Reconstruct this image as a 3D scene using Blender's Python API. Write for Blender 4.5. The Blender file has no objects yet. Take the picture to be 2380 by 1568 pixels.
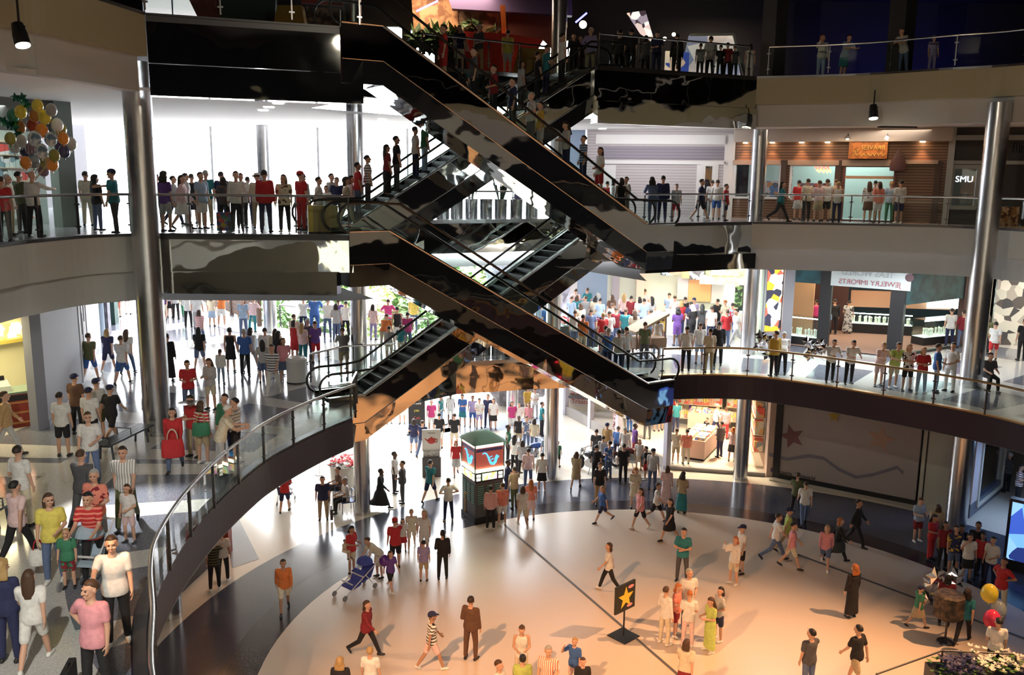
import bpy, bmesh, math, random
from mathutils import Vector, Matrix
from mathutils.geometry import tessellate_polygon
random.seed(7)
SC = bpy.context.scene
C = SC.collection
PI = math.pi
# ---------------- camera ----------------
FPX, TH, RO, EYE = 2062.0, math.radians(10.34), math.radians(0.637), 1.75
sT, cT, sR, cR = math.sin(TH), math.cos(TH), math.sin(RO), math.cos(RO)
right = Vector((1, 0, 0)); down = Vector((0, -sT, -cT)); fwd = Vector((0, cT, -sT))
rx = right*cR - down*sR; dn = right*sR + down*cR
cam = bpy.data.cameras.new('camera'); co = bpy.data.objects.new('camera', cam); C.objects.link(co)
M = Matrix.Identity(4)
for i in range(3):
    M[i][0], M[i][1], M[i][2] = rx[i], -dn[i], -fwd[i]
M[2][3] = EYE
co.matrix_world = M
cam.sensor_width = 36; cam.lens = FPX*36/2380; cam.clip_end = 400; cam.clip_start = 0.05
SC.camera = co
# ---------------- sky, colour management ----------------
W = bpy.data.worlds.new('sky'); SC.world = W; W.use_nodes = True
bg = W.node_tree.nodes['Background']
bg.inputs['Color'].default_value = (0.93, 0.96, 1.0, 1); bg.inputs['Strength'].default_value = 11.0
SC.view_settings.view_transform = 'Standard'; SC.view_settings.look = 'None'
SC.view_settings.gamma = 1; SC.view_settings.use_curve_mapping = False
SC.view_settings.exposure = 1.1
cy = SC.cycles
cy.max_bounces = 7; cy.diffuse_bounces = 3; cy.glossy_bounces = 4; cy.transmission_bounces = 4
cy.transparent_max_bounces = 14; cy.sample_clamp_indirect = 6; cy.caustics_reflective = False; cy.caustics_refractive = False
cy.use_denoising = True

def light(name, kind, loc, energy, color=(1, 1, 1), target=None, size=0.3, size_y=None, angle=60, blend=0.5):
    L = bpy.data.lights.new(name, kind); o = bpy.data.objects.new(name, L); C.objects.link(o)
    o.location = loc; L.energy = energy; L.color = color
    if kind == 'SPOT': L.spot_size = math.radians(angle); L.spot_blend = blend; L.shadow_soft_size = size
    if kind == 'AREA':
        L.size = size
        if size_y: L.shape = 'RECTANGLE'; L.size_y = size_y
    if kind == 'POINT': L.shadow_soft_size = size
    if kind == 'SUN': L.angle = math.radians(size)
    if target is not None:
        o.rotation_euler = (Vector(target)-Vector(loc)).to_track_quat('-Z', 'Y').to_euler()
    return o
WARM = (1.0, 0.50, 0.22); SHOPW = (1.0, 0.80, 0.55); COOL = (0.85, 0.93, 1.0)
light('sun', 'SUN', (0, 60, 40), 5.0, (1, 0.96, 0.88), target=(-8, 74, 0), size=1.0)
# atrium spots under the fourth level rim, and unseen fill for the rim bands
light('dance_spot', 'SPOT', (18.3, 21.0, 4.1), 10500, WARM, (7.2, 19.8, -11.2), 0.10, angle=50, blend=0.9)
light('dance_spot', 'SPOT', (-7.5, 8.0, 4.2), 9500, WARM, (1.0, 20.0, -11.2), 0.10, angle=42, blend=0.9)
light('dance_spot', 'SPOT', (6.0, 4.0, 9.0), 1500, WARM, (6.0, 17.0, -11.2), 0.12, angle=40, blend=0.9)
for x_ in (8.0, 10.6): light('candy_lamp', 'SPOT', (x_, 41.2, -6.5), 1150, SHOPW, (x_, 41.2, -11), .25, angle=112, blend=.35)
light('balcony_spot', 'SPOT', (-9.8, 19.2, -2.0), 900, (1, .98, .92), (-8.3, 18.5, -5.6), .1, angle=56, blend=.7)
light('rim_fill', 'SPOT', (9, 3, 8.6), 750, (1, .88, .68), (-10, 20, 3.5), .15, angle=70, blend=.9)  # added fill from above, brightens the left rim bands
light('rim_fill', 'SPOT', (-6, 6, 8.6), 1300, (1, .88, .68), (14, 33, 3), .15, angle=60, blend=.9)  # added fill from above, brightens the right rim bands
light('balcony_spot', 'SPOT', (-4, 3, 3.9), 2000, (1, .96, .86), (-9.5, 15, -5.6), .12, angle=60, blend=.8)
# daylight through the park side (the sky itself, sampled at the openings)
def portal(loc, sx, sy, tgt):
    o = light('daylight_opening', 'AREA', loc, 1.0, target=tgt, size=sx, size_y=sy); o.data.cycles.is_portal = True
portal((-9, 47, -4.6), 36, 10.5, (-9, 20, -4.6)); portal((-8, 43.2, 2.0), 26, 4.2, (-8, 20, 2.0))
# shop and ceiling lamps, and added fill on the near side
for nm, loc, e, col, tg, s, s2 in [
    ('kitchen_lamp', (10.3, 43.6, -2.4), 230, (1, .88, .66), (10.3, 42.6, -6), 6.0, 1.6),
    ('jewelry_lamp', (16.0, 41.0, -2.2), 90, SHOPW, (16, 41, -6), 5.0, 2.0),
    ('bookshop_lamp', (23.0, 37.2, -2.3), 120, (1, .9, .75), (23, 38, -6), 2.5, 2.5),
    ('pizza_lamp', (-15.2, 24.6, -2.0), 110, (1, .85, .5), (-15.2, 24.8, -6), 1.6, 2.0),
    ('under_shop_lamp', (-10.5, 27.0, -6.8), 60, (1, .5, .2), (-10.5, 27.0, -11), 2.4, .5),
    ('wood_store_lamp', (15.6, 40.4, 3.3), 130, (.8, 1, .9), (15.6, 40.6, 0), 5.0, 1.4),
    ('hat_store_lamp', (21.9, 37.4, 3.0), 120, (1, .55, .2), (21.9, 37.0, 0), 2.0, 2.0),
    ('level_three_lamp', (14.6, 37.0, 3.75), 35, (1, .85, .7), (14.6, 37.0, 0), 7.0, 0.8),
    ('level_two_lamp', (14.0, 34.5, -1.85), 330, (.92, .96, 1), (14.0, 34.5, -6), 8.0, 1.6),
    ('level_two_lamp', (6.0, 38.0, -1.85), 330, (.92, .96, 1), (6.0, 38.0, -6), 5.0, 2.0),
    ('level_four_lamp', (-3.0, 39.3, 9.3), 150, (1, .7, .4), (-3.0, 39.8, 6), 4.0, 1.0),
    ('level_four_lamp', (9.0, 40.5, 8.6), 40, (1, .75, .5), (9.0, 41, 6), 2.0, 1.0),
    ('level_three_lamp', (6.3, 38.6, 3.75), 85, (1, .97, .95), (6.6, 40.0, 1), 5.0, 1.2),
    ('blue_lamp', (17.5, 40.2, 6.4), 22, (.12, .12, 1), (17.5, 42, 7.4), 6.0, 0.4),
    ('video_lamp', (20.2, 32.2, -8.0), 60, (.4, .6, 1), (19.4, 30.5, -11), 1.4, 1.4),
    ('near_hall_fill', (4, -3.0, 3.7), 700, (1, .9, .72), (4, -3.2, 0), 14.0, 2.0),  # these three are added fill, lighting the unseen side the steel reflects
    ('near_hall_fill', (4, 1, -1.9), 700, (1, .92, .8), (4, 0, -6), 14.0, 3.0),
    ('near_hall_fill', (4, 1, -6.6), 130, (1, .9, .75), (4, 2, -11), 14.0, 3.0),
    ]:
    light(nm, 'AREA', loc, e, col, tg, s, s2)

# ---------------- pixel to place (photograph's own frame, 2380 x 1568) ----------------
def ray(u, v):
    a = (u-1190)/FPX; b = (v-784)/FPX
    a, b = a*cR+b*sR, -a*sR+b*cR
    return a, cT-sT*b, -(sT+cT*b)
def P(u, v, z):                       # the point of the level z seen there
    a, y, w = ray(u, v); t = (z-EYE)/w
    return Vector((t*a, t*y, z))
def D(u, v, d):                       # the point at depth d seen there
    a, y, w = ray(u, v); t = d/y
    return Vector((t*a, d, EYE+t*w))
def VP(u, v, p, q):                   # the point of the upright plane through plan points p, q
    a, y, w = ray(u, v); nx, ny = -(q[1]-p[1]), q[0]-p[0]
    t = (p[0]*nx+p[1]*ny)/(a*nx+y*ny)
    return Vector((t*a, t*y, EYE+t*w))
F = 5.6
Z = {1: -2*F, 2: -F, 3: 0.0, 4: F}

# ---------------- materials ----------------
MATS = {}
def mat(name, col, rough=0.6, metal=0.0, emit=None, es=1.0, noise=0.0, nscale=30.0, bump=0.0, bscale=1.0, col2=None, spec=None, alpha=None):
    if name in MATS: return MATS[name]
    m = bpy.data.materials.new(name); m.use_nodes = True; MATS[name] = m
    nt = m.node_tree; b = nt.nodes['Principled BSDF']
    b.inputs['Base Color'].default_value = (*col, 1); b.inputs['Roughness'].default_value = rough; b.inputs['Metallic'].default_value = metal
    if spec is not None: b.inputs['Specular IOR Level'].default_value = spec
    if emit is not None:
        b.inputs['Emission Color'].default_value = (*emit, 1); b.inputs['Emission Strength'].default_value = es
    if noise or bump:
        tc = nt.nodes.new('ShaderNodeTexCoord')
    if noise:
        n = nt.nodes.new('ShaderNodeTexNoise'); n.inputs['Scale'].default_value = nscale; n.inputs['Detail'].default_value = 3
        nt.links.new(tc.outputs['Object'], n.inputs['Vector'])
        mx = nt.nodes.new('ShaderNodeMix'); mx.data_type = 'RGBA'
        c2 = col2 or tuple(max(0, c*(1-noise)) for c in col)
        mx.inputs[6].default_value = (*col, 1); mx.inputs[7].default_value = (*c2, 1)
        rmp = nt.nodes.new('ShaderNodeMapRange'); rmp.inputs[1].default_value = 0.42; rmp.inputs[2].default_value = 0.58
        nt.links.new(n.outputs['Fac'], rmp.inputs[0]); nt.links.new(rmp.outputs[0], mx.inputs[0])
        nt.links.new(mx.outputs[2], b.inputs['Base Color'])
    if bump:
        n2 = nt.nodes.new('ShaderNodeTexNoise'); n2.inputs['Scale'].default_value = bscale; n2.inputs['Detail'].default_value = 1.5
        nt.links.new(tc.outputs['Object'], n2.inputs['Vector'])
        bp = nt.nodes.new('ShaderNodeBump'); bp.inputs['Strength'].default_value = bump; bp.inputs['Distance'].default_value = 0.3
        nt.links.new(n2.outputs['Fac'], bp.inputs['Height']); nt.links.new(bp.outputs['Normal'], b.inputs['Normal'])
    return m
def glass(name, tint=(0.9, 0.97, 0.94), refl=0.09):
    if name in MATS: return MATS[name]
    m = bpy.data.materials.new(name); m.use_nodes = True; MATS[name] = m
    nt = m.node_tree; nt.nodes.remove(nt.nodes['Principled BSDF']); out = nt.nodes['Material Output']
    t = nt.nodes.new('ShaderNodeBsdfTransparent'); t.inputs['Color'].default_value = (*tint, 1)
    g = nt.nodes.new('ShaderNodeBsdfGlossy'); g.inputs['Roughness'].default_value = 0.02
    lw = nt.nodes.new('ShaderNodeLayerWeight'); lw.inputs['Blend'].default_value = .5
    pw = nt.nodes.new('ShaderNodeMath'); pw.operation = 'POWER'; pw.inputs[1].default_value = 5.0; nt.links.new(lw.outputs['Facing'], pw.inputs[0])
    fr = nt.nodes.new('ShaderNodeMapRange'); fr.inputs[3].default_value = refl*.5; fr.inputs[4].default_value = .85; nt.links.new(pw.outputs[0], fr.inputs[0])
    mx = nt.nodes.new('ShaderNodeMixShader')
    nt.links.new(fr.outputs[0], mx.inputs[0]); nt.links.new(t.outputs[0], mx.inputs[1]); nt.links.new(g.outputs[0], mx.inputs[2])
    nt.links.new(mx.outputs[0], out.inputs['Surface'])
    return m
CREAM = mat('cream_terrazzo', (0.72, 0.66, 0.56), 0.16, noise=0.12, nscale=45)
CREAM2 = mat('cream_dance_floor', (0.70, 0.58, 0.47), 0.30, noise=0.07, nscale=60)
GREYT = mat('blue_grey_terrazzo', (0.085, 0.092, 0.125), 0.17, noise=0.35, nscale=40)
DARKT = mat('dark_terrazzo', (0.035, 0.03, 0.042), 0.2, noise=0.35, nscale=40)
MIRROR = mat('polished_steel', (0.62, 0.63, 0.61), 0.03, 1.0, bump=0.085, bscale=.8)
MIRRORB = mat('polished_bronze_steel', (0.66, 0.60, 0.50), 0.03, 1.0, bump=0.09, bscale=.8)
CHROME = mat('brushed_steel', (0.52, 0.53, 0.54), 0.24, 1.0)
COLM = mat('column_steel', (0.60, 0.61, 0.63), 0.26, 1.0, bump=0.03, bscale=2.0)
FASC = mat('grey_fascia', (0.50, 0.51, 0.48), 0.7)
FASB = mat('beige_fascia', (0.40, 0.37, 0.245), 0.7)
FASW = mat('pale_soffit', (0.50, 0.51, 0.50), 0.8)
PURP = mat('purple_fascia', (0.012, 0.009, 0.030), 0.5)
CEILW = mat('white_ceiling', (0.86, 0.84, 0.83), 0.9)
BLACK = mat('black_paint', (0.012, 0.012, 0.014), 0.45)
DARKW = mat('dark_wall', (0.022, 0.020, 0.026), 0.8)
RUBBER = mat('black_rubber', (0.01, 0.01, 0.011), 0.35)
WHITEW = mat('white_wall', (0.70, 0.70, 0.72), 0.7)
GREYW = mat('grey_wall', (0.34, 0.34, 0.37), 0.7)
GLASS = glass('clear_glass')
GLASSW = glass('window_glass', (0.97, 0.98, 1.0))
RAILM = mat('satin_rail', (0.42, 0.42, 0.42), 0.25, 1.0)
POSTM = mat('dark_post', (0.10, 0.10, 0.105), 0.35, 0.8)
BRASS = mat('brass_edge', (0.45, 0.33, 0.18), 0.35, 1.0)
def emi(name, col, s): return mat(name, (0.02, 0.02, 0.02), 0.5, emit=col, es=s)

# ---------------- mesh helpers ----------------
class MB:
    def __init__(s): s.v = []; s.f = []; s.mi = []; s.m = 0
    def add(s, vs, fs):
        n = len(s.v); s.v += [tuple(v) for v in vs]; s.f += [tuple(i+n for i in f) for f in fs]; s.mi += [s.m]*len(fs); return s
    def box(s, x0, x1, y0, y1, z0, z1):
        return s.add([(x0,y0,z0),(x1,y0,z0),(x1,y1,z0),(x0,y1,z0),(x0,y0,z1),(x1,y0,z1),(x1,y1,z1),(x0,y1,z1)],
              [(3,2,1,0),(4,5,6,7),(0,1,5,4),(1,2,6,5),(2,3,7,6),(3,0,4,7)])
    def obox(s, c, ax, hx, hy, z0, z1):           # oriented box: centre, plan direction angle, half sizes
        e = Vector((math.cos(ax), math.sin(ax))); n = Vector((-e.y, e.x)); c = Vector(c[:2])
        q = [c-e*hx-n*hy, c+e*hx-n*hy, c+e*hx+n*hy, c-e*hx+n*hy]
        return s.add([(p.x,p.y,z0) for p in q]+[(p.x,p.y,z1) for p in q], [(3,2,1,0),(4,5,6,7),(0,1,5,4),(1,2,6,5),(2,3,7,6),(3,0,4,7)])
    def bar(s, a, b, w, h=None):                   # box along a-b
        a, b = Vector(a), Vector(b); h = h or w; d = (b-a).normalized()
        up = Vector((0,0,1)) if abs(d.z) < .95 else Vector((0,1,0))
        x = d.cross(up).normalized()*w/2; y = d.cross(x).normalized()*h/2
        return s.add([a-x-y,a+x-y,a+x+y,a-x+y,b-x-y,b+x-y,b+x+y,b-x+y], [(3,2,1,0),(4,5,6,7),(0,1,5,4),(1,2,6,5),(2,3,7,6),(3,0,4,7)])
    def tube(s, pts, r, n=8, cap=True):
        pts = [Vector(p) for p in pts]; k = len(pts); rs = r if isinstance(r, (list, tuple)) else [r]*k
        vs = []; ref = None
        for i, p in enumerate(pts):
            d = (pts[min(i+1,k-1)]-pts[max(i-1,0)])
            d = d.normalized() if d.length > 1e-9 else Vector((0,0,1))
            if ref is None: ref = Vector((0,0,1)) if abs(d.z) < .9 else Vector((0,1,0))
            x = d.cross(ref)
            x = x.normalized() if x.length > 1e-6 else Vector((1,0,0))
            y = x.cross(d).normalized(); ref = y
            for j in range(n):
                t = 2*PI*j/n; vs.append(p+(x*math.cos(t)+y*math.sin(t))*rs[i])
        fs = [(i*n+j, i*n+(j+1)%n, (i+1)*n+(j+1)%n, (i+1)*n+j) for i in range(k-1) for j in range(n)]
        if cap: fs += [tuple(reversed(range(n))), tuple((k-1)*n+j for j in range(n))]
        return s.add(vs, fs)
    def lathe(s, prof, c=(0,0,0), n=20):           # prof: (r, z)
        vs = []; c = Vector(c)
        for r, z in prof:
            for j in range(n):
                t = 2*PI*j/n; vs.append((c.x+r*math.cos(t), c.y+r*math.sin(t), c.z+z))
        k = len(prof)
        fs = [(i*n+j, i*n+(j+1)%n, (i+1)*n+(j+1)%n, (i+1)*n+j) for i in range(k-1) for j in range(n)]
        fs += [tuple(reversed(range(n))), tuple((k-1)*n+j for j in range(n))]
        return s.add(vs, fs)
    def ball(s, c, rx, ry=None, rz=None, n=12, m=8):
        ry = ry or rx; rz = rz or rx; c = Vector(c)
        vs = [(c.x, c.y, c.z-rz)]
        for i in range(1, m):
            p = -PI/2+PI*i/m
            for j in range(n):
                t = 2*PI*j/n; vs.append((c.x+rx*math.cos(p)*math.cos(t), c.y+ry*math.cos(p)*math.sin(t), c.z+rz*math.sin(p)))
        vs.append((c.x, c.y, c.z+rz)); L = len(vs)-1
        fs = [(0, 1+(j+1)%n, 1+j) for j in range(n)]
        for i in range(m-2):
            fs += [(1+i*n+j, 1+i*n+(j+1)%n, 1+(i+1)*n+(j+1)%n, 1+(i+1)*n+j) for j in range(n)]
        fs += [(L, 1+(m-2)*n+j, 1+(m-2)*n+(j+1)%n) for j in range(n)]
        return s.add(vs, fs)
    def poly(s, pts, z=None, holes=()):            # flat polygon, may have holes
        loops = [[Vector((p[0], p[1], p[2] if z is None else z)) for p in pts]]+[[Vector((p[0], p[1], z)) for p in h] for h in holes]
        flat = [v for l in loops for v in l]
        fs = tessellate_polygon(loops)
        out = []
        for f in fs:
            a, b, c = (flat[i] for i in f)
            out.append(tuple(f) if (b-a).cross(c-a).z >= 0 else tuple(reversed(f)))
        return s.add(flat, out)
    def quad(s, a, b, c, d): return s.add([a,b,c,d], [(0,1,2,3)])
    def prism(s, poly, z0, z1):                    # upright prism over a plan polygon
        n = len(poly)
        tri = tessellate_polygon([[Vector((p[0], p[1], 0)) for p in poly]])
        vs = [(p[0],p[1],z0) for p in poly]+[(p[0],p[1],z1) for p in poly]
        fs = [tuple(reversed(t)) for t in tri]+[tuple(i+n for i in t) for t in tri]+[(i,(i+1)%n,n+(i+1)%n,n+i) for i in range(n)]
        return s.add(vs, fs)
    def slab(s, outline, off):                     # closed outline in space thickened by a vector
        n = len(outline); off = Vector(off); o = [Vector(p) for p in outline]
        nrm = Vector((0,0,0))
        for i in range(n): nrm += o[i].cross(o[(i+1)%n])
        ax = max(range(3), key=lambda k: abs(nrm[k])); keep = [k for k in range(3) if k != ax]
        tri = tessellate_polygon([[Vector((p[keep[0]], p[keep[1]], 0)) for p in o]])
        fs = [tuple(t) for t in tri]+[tuple(i+n for i in reversed(t)) for t in tri]+[(i,(i+1)%n,n+(i+1)%n,n+i) for i in range(n)]
        return s.add(o+[p+off for p in o], fs)
    def build(s, name, m, parent=None, smooth=False, fix=True):
        me = bpy.data.meshes.new(name); me.from_pydata(s.v, [], s.f)
        ms = m if isinstance(m, (list, tuple)) else [m]
        for x in ms: me.materials.append(x)
        if len(ms) > 1: me.polygons.foreach_set('material_index', s.mi)
        if fix:
            b = bmesh.new(); b.from_mesh(me); bmesh.ops.recalc_face_normals(b, faces=b.faces); b.to_mesh(me); b.free()
        if smooth:
            me.polygons.foreach_set('use_smooth', [True]*len(me.polygons))
            try: me.set_sharp_from_angle(angle=math.radians(40))
            except Exception: pass
        o = bpy.data.objects.new(name, me); C.objects.link(o)
        if parent is not None: o.parent = parent
        return o
def struct(o, label=None):
    o['kind'] = 'structure'
    if label: o['label'] = label
    return o
def tag(o, label, cat, group=None, kind=None):
    o['label'] = label; o['category'] = cat
    if group: o['group'] = group
    if kind: o['kind'] = kind
    return o
def thing(name, label, cat, loc=(0,0,0), rz=0.0, group=None):
    o = bpy.data.objects.new(name, None); C.objects.link(o); o.location = loc; o.rotation_euler = (0,0,rz)
    o.empty_display_size = .2
    return tag(o, label, cat, group)
def kids(o): return [c for c in bpy.data.objects if c.parent == o]
def lbl(o, s): o['label'] = s; return o
def rect(p, q, z0, z1, t, mb):          # wall panel over plan segment p-q, thickness t to the far side
    p, q = Vector(p[:2]), Vector(q[:2]); e = (q-p).normalized(); n = Vector((-e.y, e.x))*t
    mb.prism([p, q, q+n, p+n], z0, z1); return mb
def text(s, size, m, depth=0.02, name='lettering', parent=None, mtx=None, align='CENTER'):
    cu = bpy.data.curves.new(name, 'FONT'); cu.body = s; cu.size = size; cu.extrude = depth; cu.align_x = align; cu.align_y = 'CENTER'
    o = bpy.data.objects.new(name+'_tmp', cu); C.objects.link(o)
    dg = bpy.context.evaluated_depsgraph_get(); me = bpy.data.meshes.new_from_object(o.evaluated_get(dg))
    bpy.data.objects.remove(o); bpy.data.curves.remove(cu)
    if mtx is not None: me.transform(mtx)
    me.materials.clear(); me.materials.append(m)
    o = bpy.data.objects.new(name, me); C.objects.link(o)
    if parent is not None: o.parent = parent
    return o
def face(p, q, z, along, out=0.03, mirror=False):  # frame on a wall p->q seen from the atrium: x along, y up
    p, q = Vector(p[:2]), Vector(q[:2]); e = (q-p).normalized(); n = Vector((e.y, -e.x))
    if along <= 1.0: o = p+(q-p)*along
    else: o = p+e*along
    o = o+n*out; m = Matrix.Identity(4)
    sx = -1 if mirror else 1
    m[0][0], m[1][0] = e.x*sx, e.y*sx; m[2][1] = 1; m[1][1] = 0
    m[0][2], m[1][2], m[2][2] = n.x, n.y, 0
    m[0][3], m[1][3], m[2][3] = o.x, o.y, z
    return m
# ======================= the setting =======================
def smooth_line(pts, per=6):                       # Catmull-Rom through plan points
    out = []; n = len(pts)
    for i in range(n-1):
        p0, p1, p2, p3 = (Vector(pts[max(0, min(n-1, k))]) for k in (i-1, i, i+1, i+2))
        for j in range(per):
            t = j/per
            out.append(0.5*((2*p1)+(p2-p0)*t+(2*p0-5*p1+4*p2-p3)*t*t+(3*p1-p0-3*p2+p3)*t**3))
    out.append(Vector(pts[-1])); return out
A31 = math.radians(31); E31 = Vector((math.cos(A31), math.sin(A31))); N31 = Vector((-E31.y, E31.x)); O31 = Vector((-4.5, 25.0))
def esc(s, n): return O31+E31*s+N31*n
DC, DR = (4.83, 21.92), 11.42
RC, RR = (6.0, 21.34), 15.8
# plan lines of the openings, running from behind the camera round the left side to the back, then the right side
L2_left = smooth_line([(2, 6.2), (-2, 7.0), (-4.2, 9.5), (-5.3, 12), (-5.86, 13.32), (-6.22, 14.5), (-6.5, 16.5), (-6.57, 18.7), (-6.44, 20.7), (-6.18, 22.3), (-5.49, 24.4), (-4.79, 25.95)])
L2_right = smooth_line([(5.55, 32.2), (7.3, 32.5), (9.02, 32.34), (11.01, 31.08), (12.16, 30.06), (14.22, 28.09), (15.6, 26.06), (16.9, 22), (16.6, 15), (12, 9), (7, 6.6), (2, 6.2)])
L2_mid = [esc(1.2, 3.2), esc(1.2, 5.4), Vector((-2.2, 34.4)), Vector((0.9, 35.4)), Vector((3.4, 35.9)), esc(11.0, 1.5), esc(11.0, 0.0)]
L2_hole = L2_left+L2_mid+L2_right[:-1]
L3_left = smooth_line([(6, 1.0), (0, 0.9), (-6, 2.2), (-10, 7), (-11.7, 14), (-11.95, 20.6), (-11.8, 22.3), (-11.4, 23.8), (-10.5, 24.75)])
L3_chord_l = [Vector((-10.4, 24.8)), esc(0, 0)]
L3_mid = [esc(.9, 0), esc(.9, 5.6), Vector((-3.4, 34.0)), Vector((1.6, 36.4)), esc(10.7, 4.7), esc(10.7, 0)]
L3_right = smooth_line([(9.44, 35.28), (11.94, 35.1), (15.07, 34.5), (17.23, 33.4), (18.4, 31.4), (20, 26), (20, 18), (18, 9), (13, 3), (6, 1.0)])
L3_chord_r = [Vector((4.75, 32.9)), Vector((9.44, 35.28))]
L3_hole = L3_left+L3_chord_l[1:]+L3_mid+L3_chord_r[:1]+L3_right[:-1]
L4_left = smooth_line([(6, -1.5), (-3, -0.5), (-8, 5), (-10.2, 12), (-10.25, 18.45), (-9.9, 19.6), (-9.6, 20.9), (-9.25, 23.2)])
L4_chord_l = [Vector((-9.25, 23.25)), esc(.4, 0)]
L4_mid = [esc(.8, 0), esc(.8, 5.0), Vector((-3.4, 33.4)), Vector((1.3, 36.4)), esc(10.5, 5.2), esc(10.5, 3.0)]
L4_right = smooth_line([(9.45, 35.9), (12.8, 34.6), (15.04, 32.7), (17.1, 30.9), (19.4, 26), (19.6, 18), (17, 8), (12, 1), (6, -1.5)])
L4_chord_r = [esc(10.5, 3.0), Vector((9.45, 35.9))]
L4_hole = L4_left+L4_chord_l[1:]+L4_mid+L4_right[:-1]
OUT2 = [(-26, -6), (27, -6), (27, 49), (6.2, 49), (2.6, 47.5), (2.8, 38.4), (-3.6, 38.5), (-12.2, 42.6), (-19.4, 53), (-26, 55)]
OUT3 = [(-26, -6), (27, -6), (27, 49), (3.2, 49), (3.2, 42.6), (-26, 42.6)]
OUT4 = OUT3
# ---- floors ----
struct(MB().poly([(-40, -8), (40, -8), (40, 140), (-60, 140)], Z[1]-0.004).build('floor', CREAM, fix=False), 'cream terrazzo floor of the lowest level')
def annulus(c, r0, r1, z, n=96, a0=0, a1=2*PI):
    mb = MB()
    for i in range(n):
        t0, t1 = a0+(a1-a0)*i/n, a0+(a1-a0)*(i+1)/n
        q = [(c[0]+r*math.cos(t), c[1]+r*math.sin(t), z) for r, t in ((r0,t0),(r1,t0),(r1,t1),(r0,t1))]
        mb.quad(*q)
    return mb
n_ = 120
ring = MB()
ring.poly([(RC[0]+RR*math.cos(2*PI*i/n_), RC[1]+RR*math.sin(2*PI*i/n_)) for i in range(n_)], Z[1], [[(DC[0]+(DR+1.0)*math.cos(2*PI*i/n_), DC[1]+(DR+1.0)*math.sin(2*PI*i/n_)) for i in range(n_)]])
struct(ring.build('floor', GREYT, fix=False), 'blue grey terrazzo ring round the dance floor')
struct(annulus(DC, DR, DR+1.0, Z[1], 120).build('floor', DARKT, fix=False), 'narrow dark ring round the dance floor')
struct(MB().poly([(DC[0]+DR*math.cos(2*PI*i/n_), DC[1]+DR*math.sin(2*PI*i/n_)) for i in range(n_)], Z[1]).build('floor', CREAM2, fix=False), 'round cream dance floor')
wedge = MB()
for px in ([(532,1195),(545,1185),(602,1298),(540,1320),(536,1300)], [(830,1022),(1060,985),(1060,1000),(830,1045)], [(1000,1000),(1300,960),(1300,985),(1000,1018)], [(1130,1020),(1290,1000),(1290,1022),(1150,1040)]):
    wedge.poly([P(u, v, Z[1]) for u, v in px], Z[1]+0.004)
struct(wedge.build('floor', mat('pale_blue_terrazzo', (0.30, 0.33, 0.40), 0.15), fix=False), 'pale blue terrazzo bands in the lowest floor')
a, b = P(1173, 1219, Z[1]), P(1590, 1580, Z[1])
struct(MB().bar(a+Vector((0,0,.012)), b+Vector((0,0,.012)), .07, .012).build('trim_1', mat('grey_strip', (.10,.10,.11), .5)), 'thin dark strip laid across the dance floor')
struct(MB().bar(P(1850,1287,Z[1])+Vector((0,0,.008)), P(2390,1487,Z[1])+Vector((0,0,.008)), .10, .012).build('trim_2', mat('grey_strip', (.10,.10,.11), .5)), 'grey joint in the dance floor at the right')
# second level floor: pattern of pale bands and blue grey fields
def patterned(name):
    m = bpy.data.materials.new(name); m.use_nodes = True; nt = m.node_tree; b = nt.nodes['Principled BSDF']
    N = nt.nodes.new; L = nt.links.new
    tc = N('ShaderNodeTexCoord'); sx = N('ShaderNodeSeparateXYZ'); L(tc.outputs['Object'], sx.inputs[0])
    def mth(op, a, b_=None):
        n = N('ShaderNodeMath'); n.operation = op
        for k, x in enumerate((a, b_)):
            if x is None: continue
            if isinstance(x, (int, float)): n.inputs[k].default_value = x
            else: L(x, n.inputs[k])
        return n.outputs[0]
    X = mth('SUBTRACT', sx.outputs[0], 5.2); Y = mth('SUBTRACT', sx.outputs[1], 21.9)
    r = mth('SQRT', mth('ADD', mth('MULTIPLY', X, X), mth('MULTIPLY', Y, Y))); a = mth('ARCTAN2', Y, X)
    fa = mth('FRACT', mth('MULTIPLY', mth('ADD', a, 0.07), 5.0)); fr = mth('FRACT', mth('DIVIDE', mth('SUBTRACT', r, 12.1), 4.6))
    field = mth('MULTIPLY', mth('LESS_THAN', fa, 0.70), mth('LESS_THAN', fr, 0.62))
    inner = mth('GREATER_THAN', r, 12.1); field = mth('MULTIPLY', field, inner)
    no = N('ShaderNodeTexNoise'); no.inputs['Scale'].default_value = 38; no.inputs['Detail'].default_value = 3; L(tc.outputs['Object'], no.inputs['Vector'])
    mr = N('ShaderNodeMapRange'); mr.inputs[1].default_value = .4; mr.inputs[2].default_value = .6; L(no.outputs['Fac'], mr.inputs[0])
    def mix(f, c1, c2):
        n = N('ShaderNodeMix'); n.data_type = 'RGBA'
        L(f, n.inputs[0])
        for k, c in ((6, c1), (7, c2)):
            if isinstance(c, tuple): n.inputs[k].default_value = (*c, 1)
            else: L(c, n.inputs[k])
        return n.outputs[2]
    pale = mix(mr.outputs[0], (.66, .65, .62), (.50, .49, .48)); dark = mix(mr.outputs[0], (.20, .215, .26), (.115, .12, .155))
    L(mix(field, pale, dark), b.inputs['Base Color']); b.inputs['Roughness'].default_value = .13
    return m
F2 = patterned('patterned_terrazzo')
CARPET = mat('grey_carpet_tile', (0.30, 0.30, 0.34), 0.45, noise=.2, nscale=30)
struct(MB().poly(OUT2, Z[2], [L2_hole]).build('floor', F2, fix=False), 'patterned terrazzo floor of the second level')
struct(MB().poly(OUT3, Z[3], [L3_hole]).build('floor', mat('grey_terrazzo', (.36,.36,.38), .2, noise=.2, nscale=30), fix=False), 'grey floor of the third level')
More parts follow.
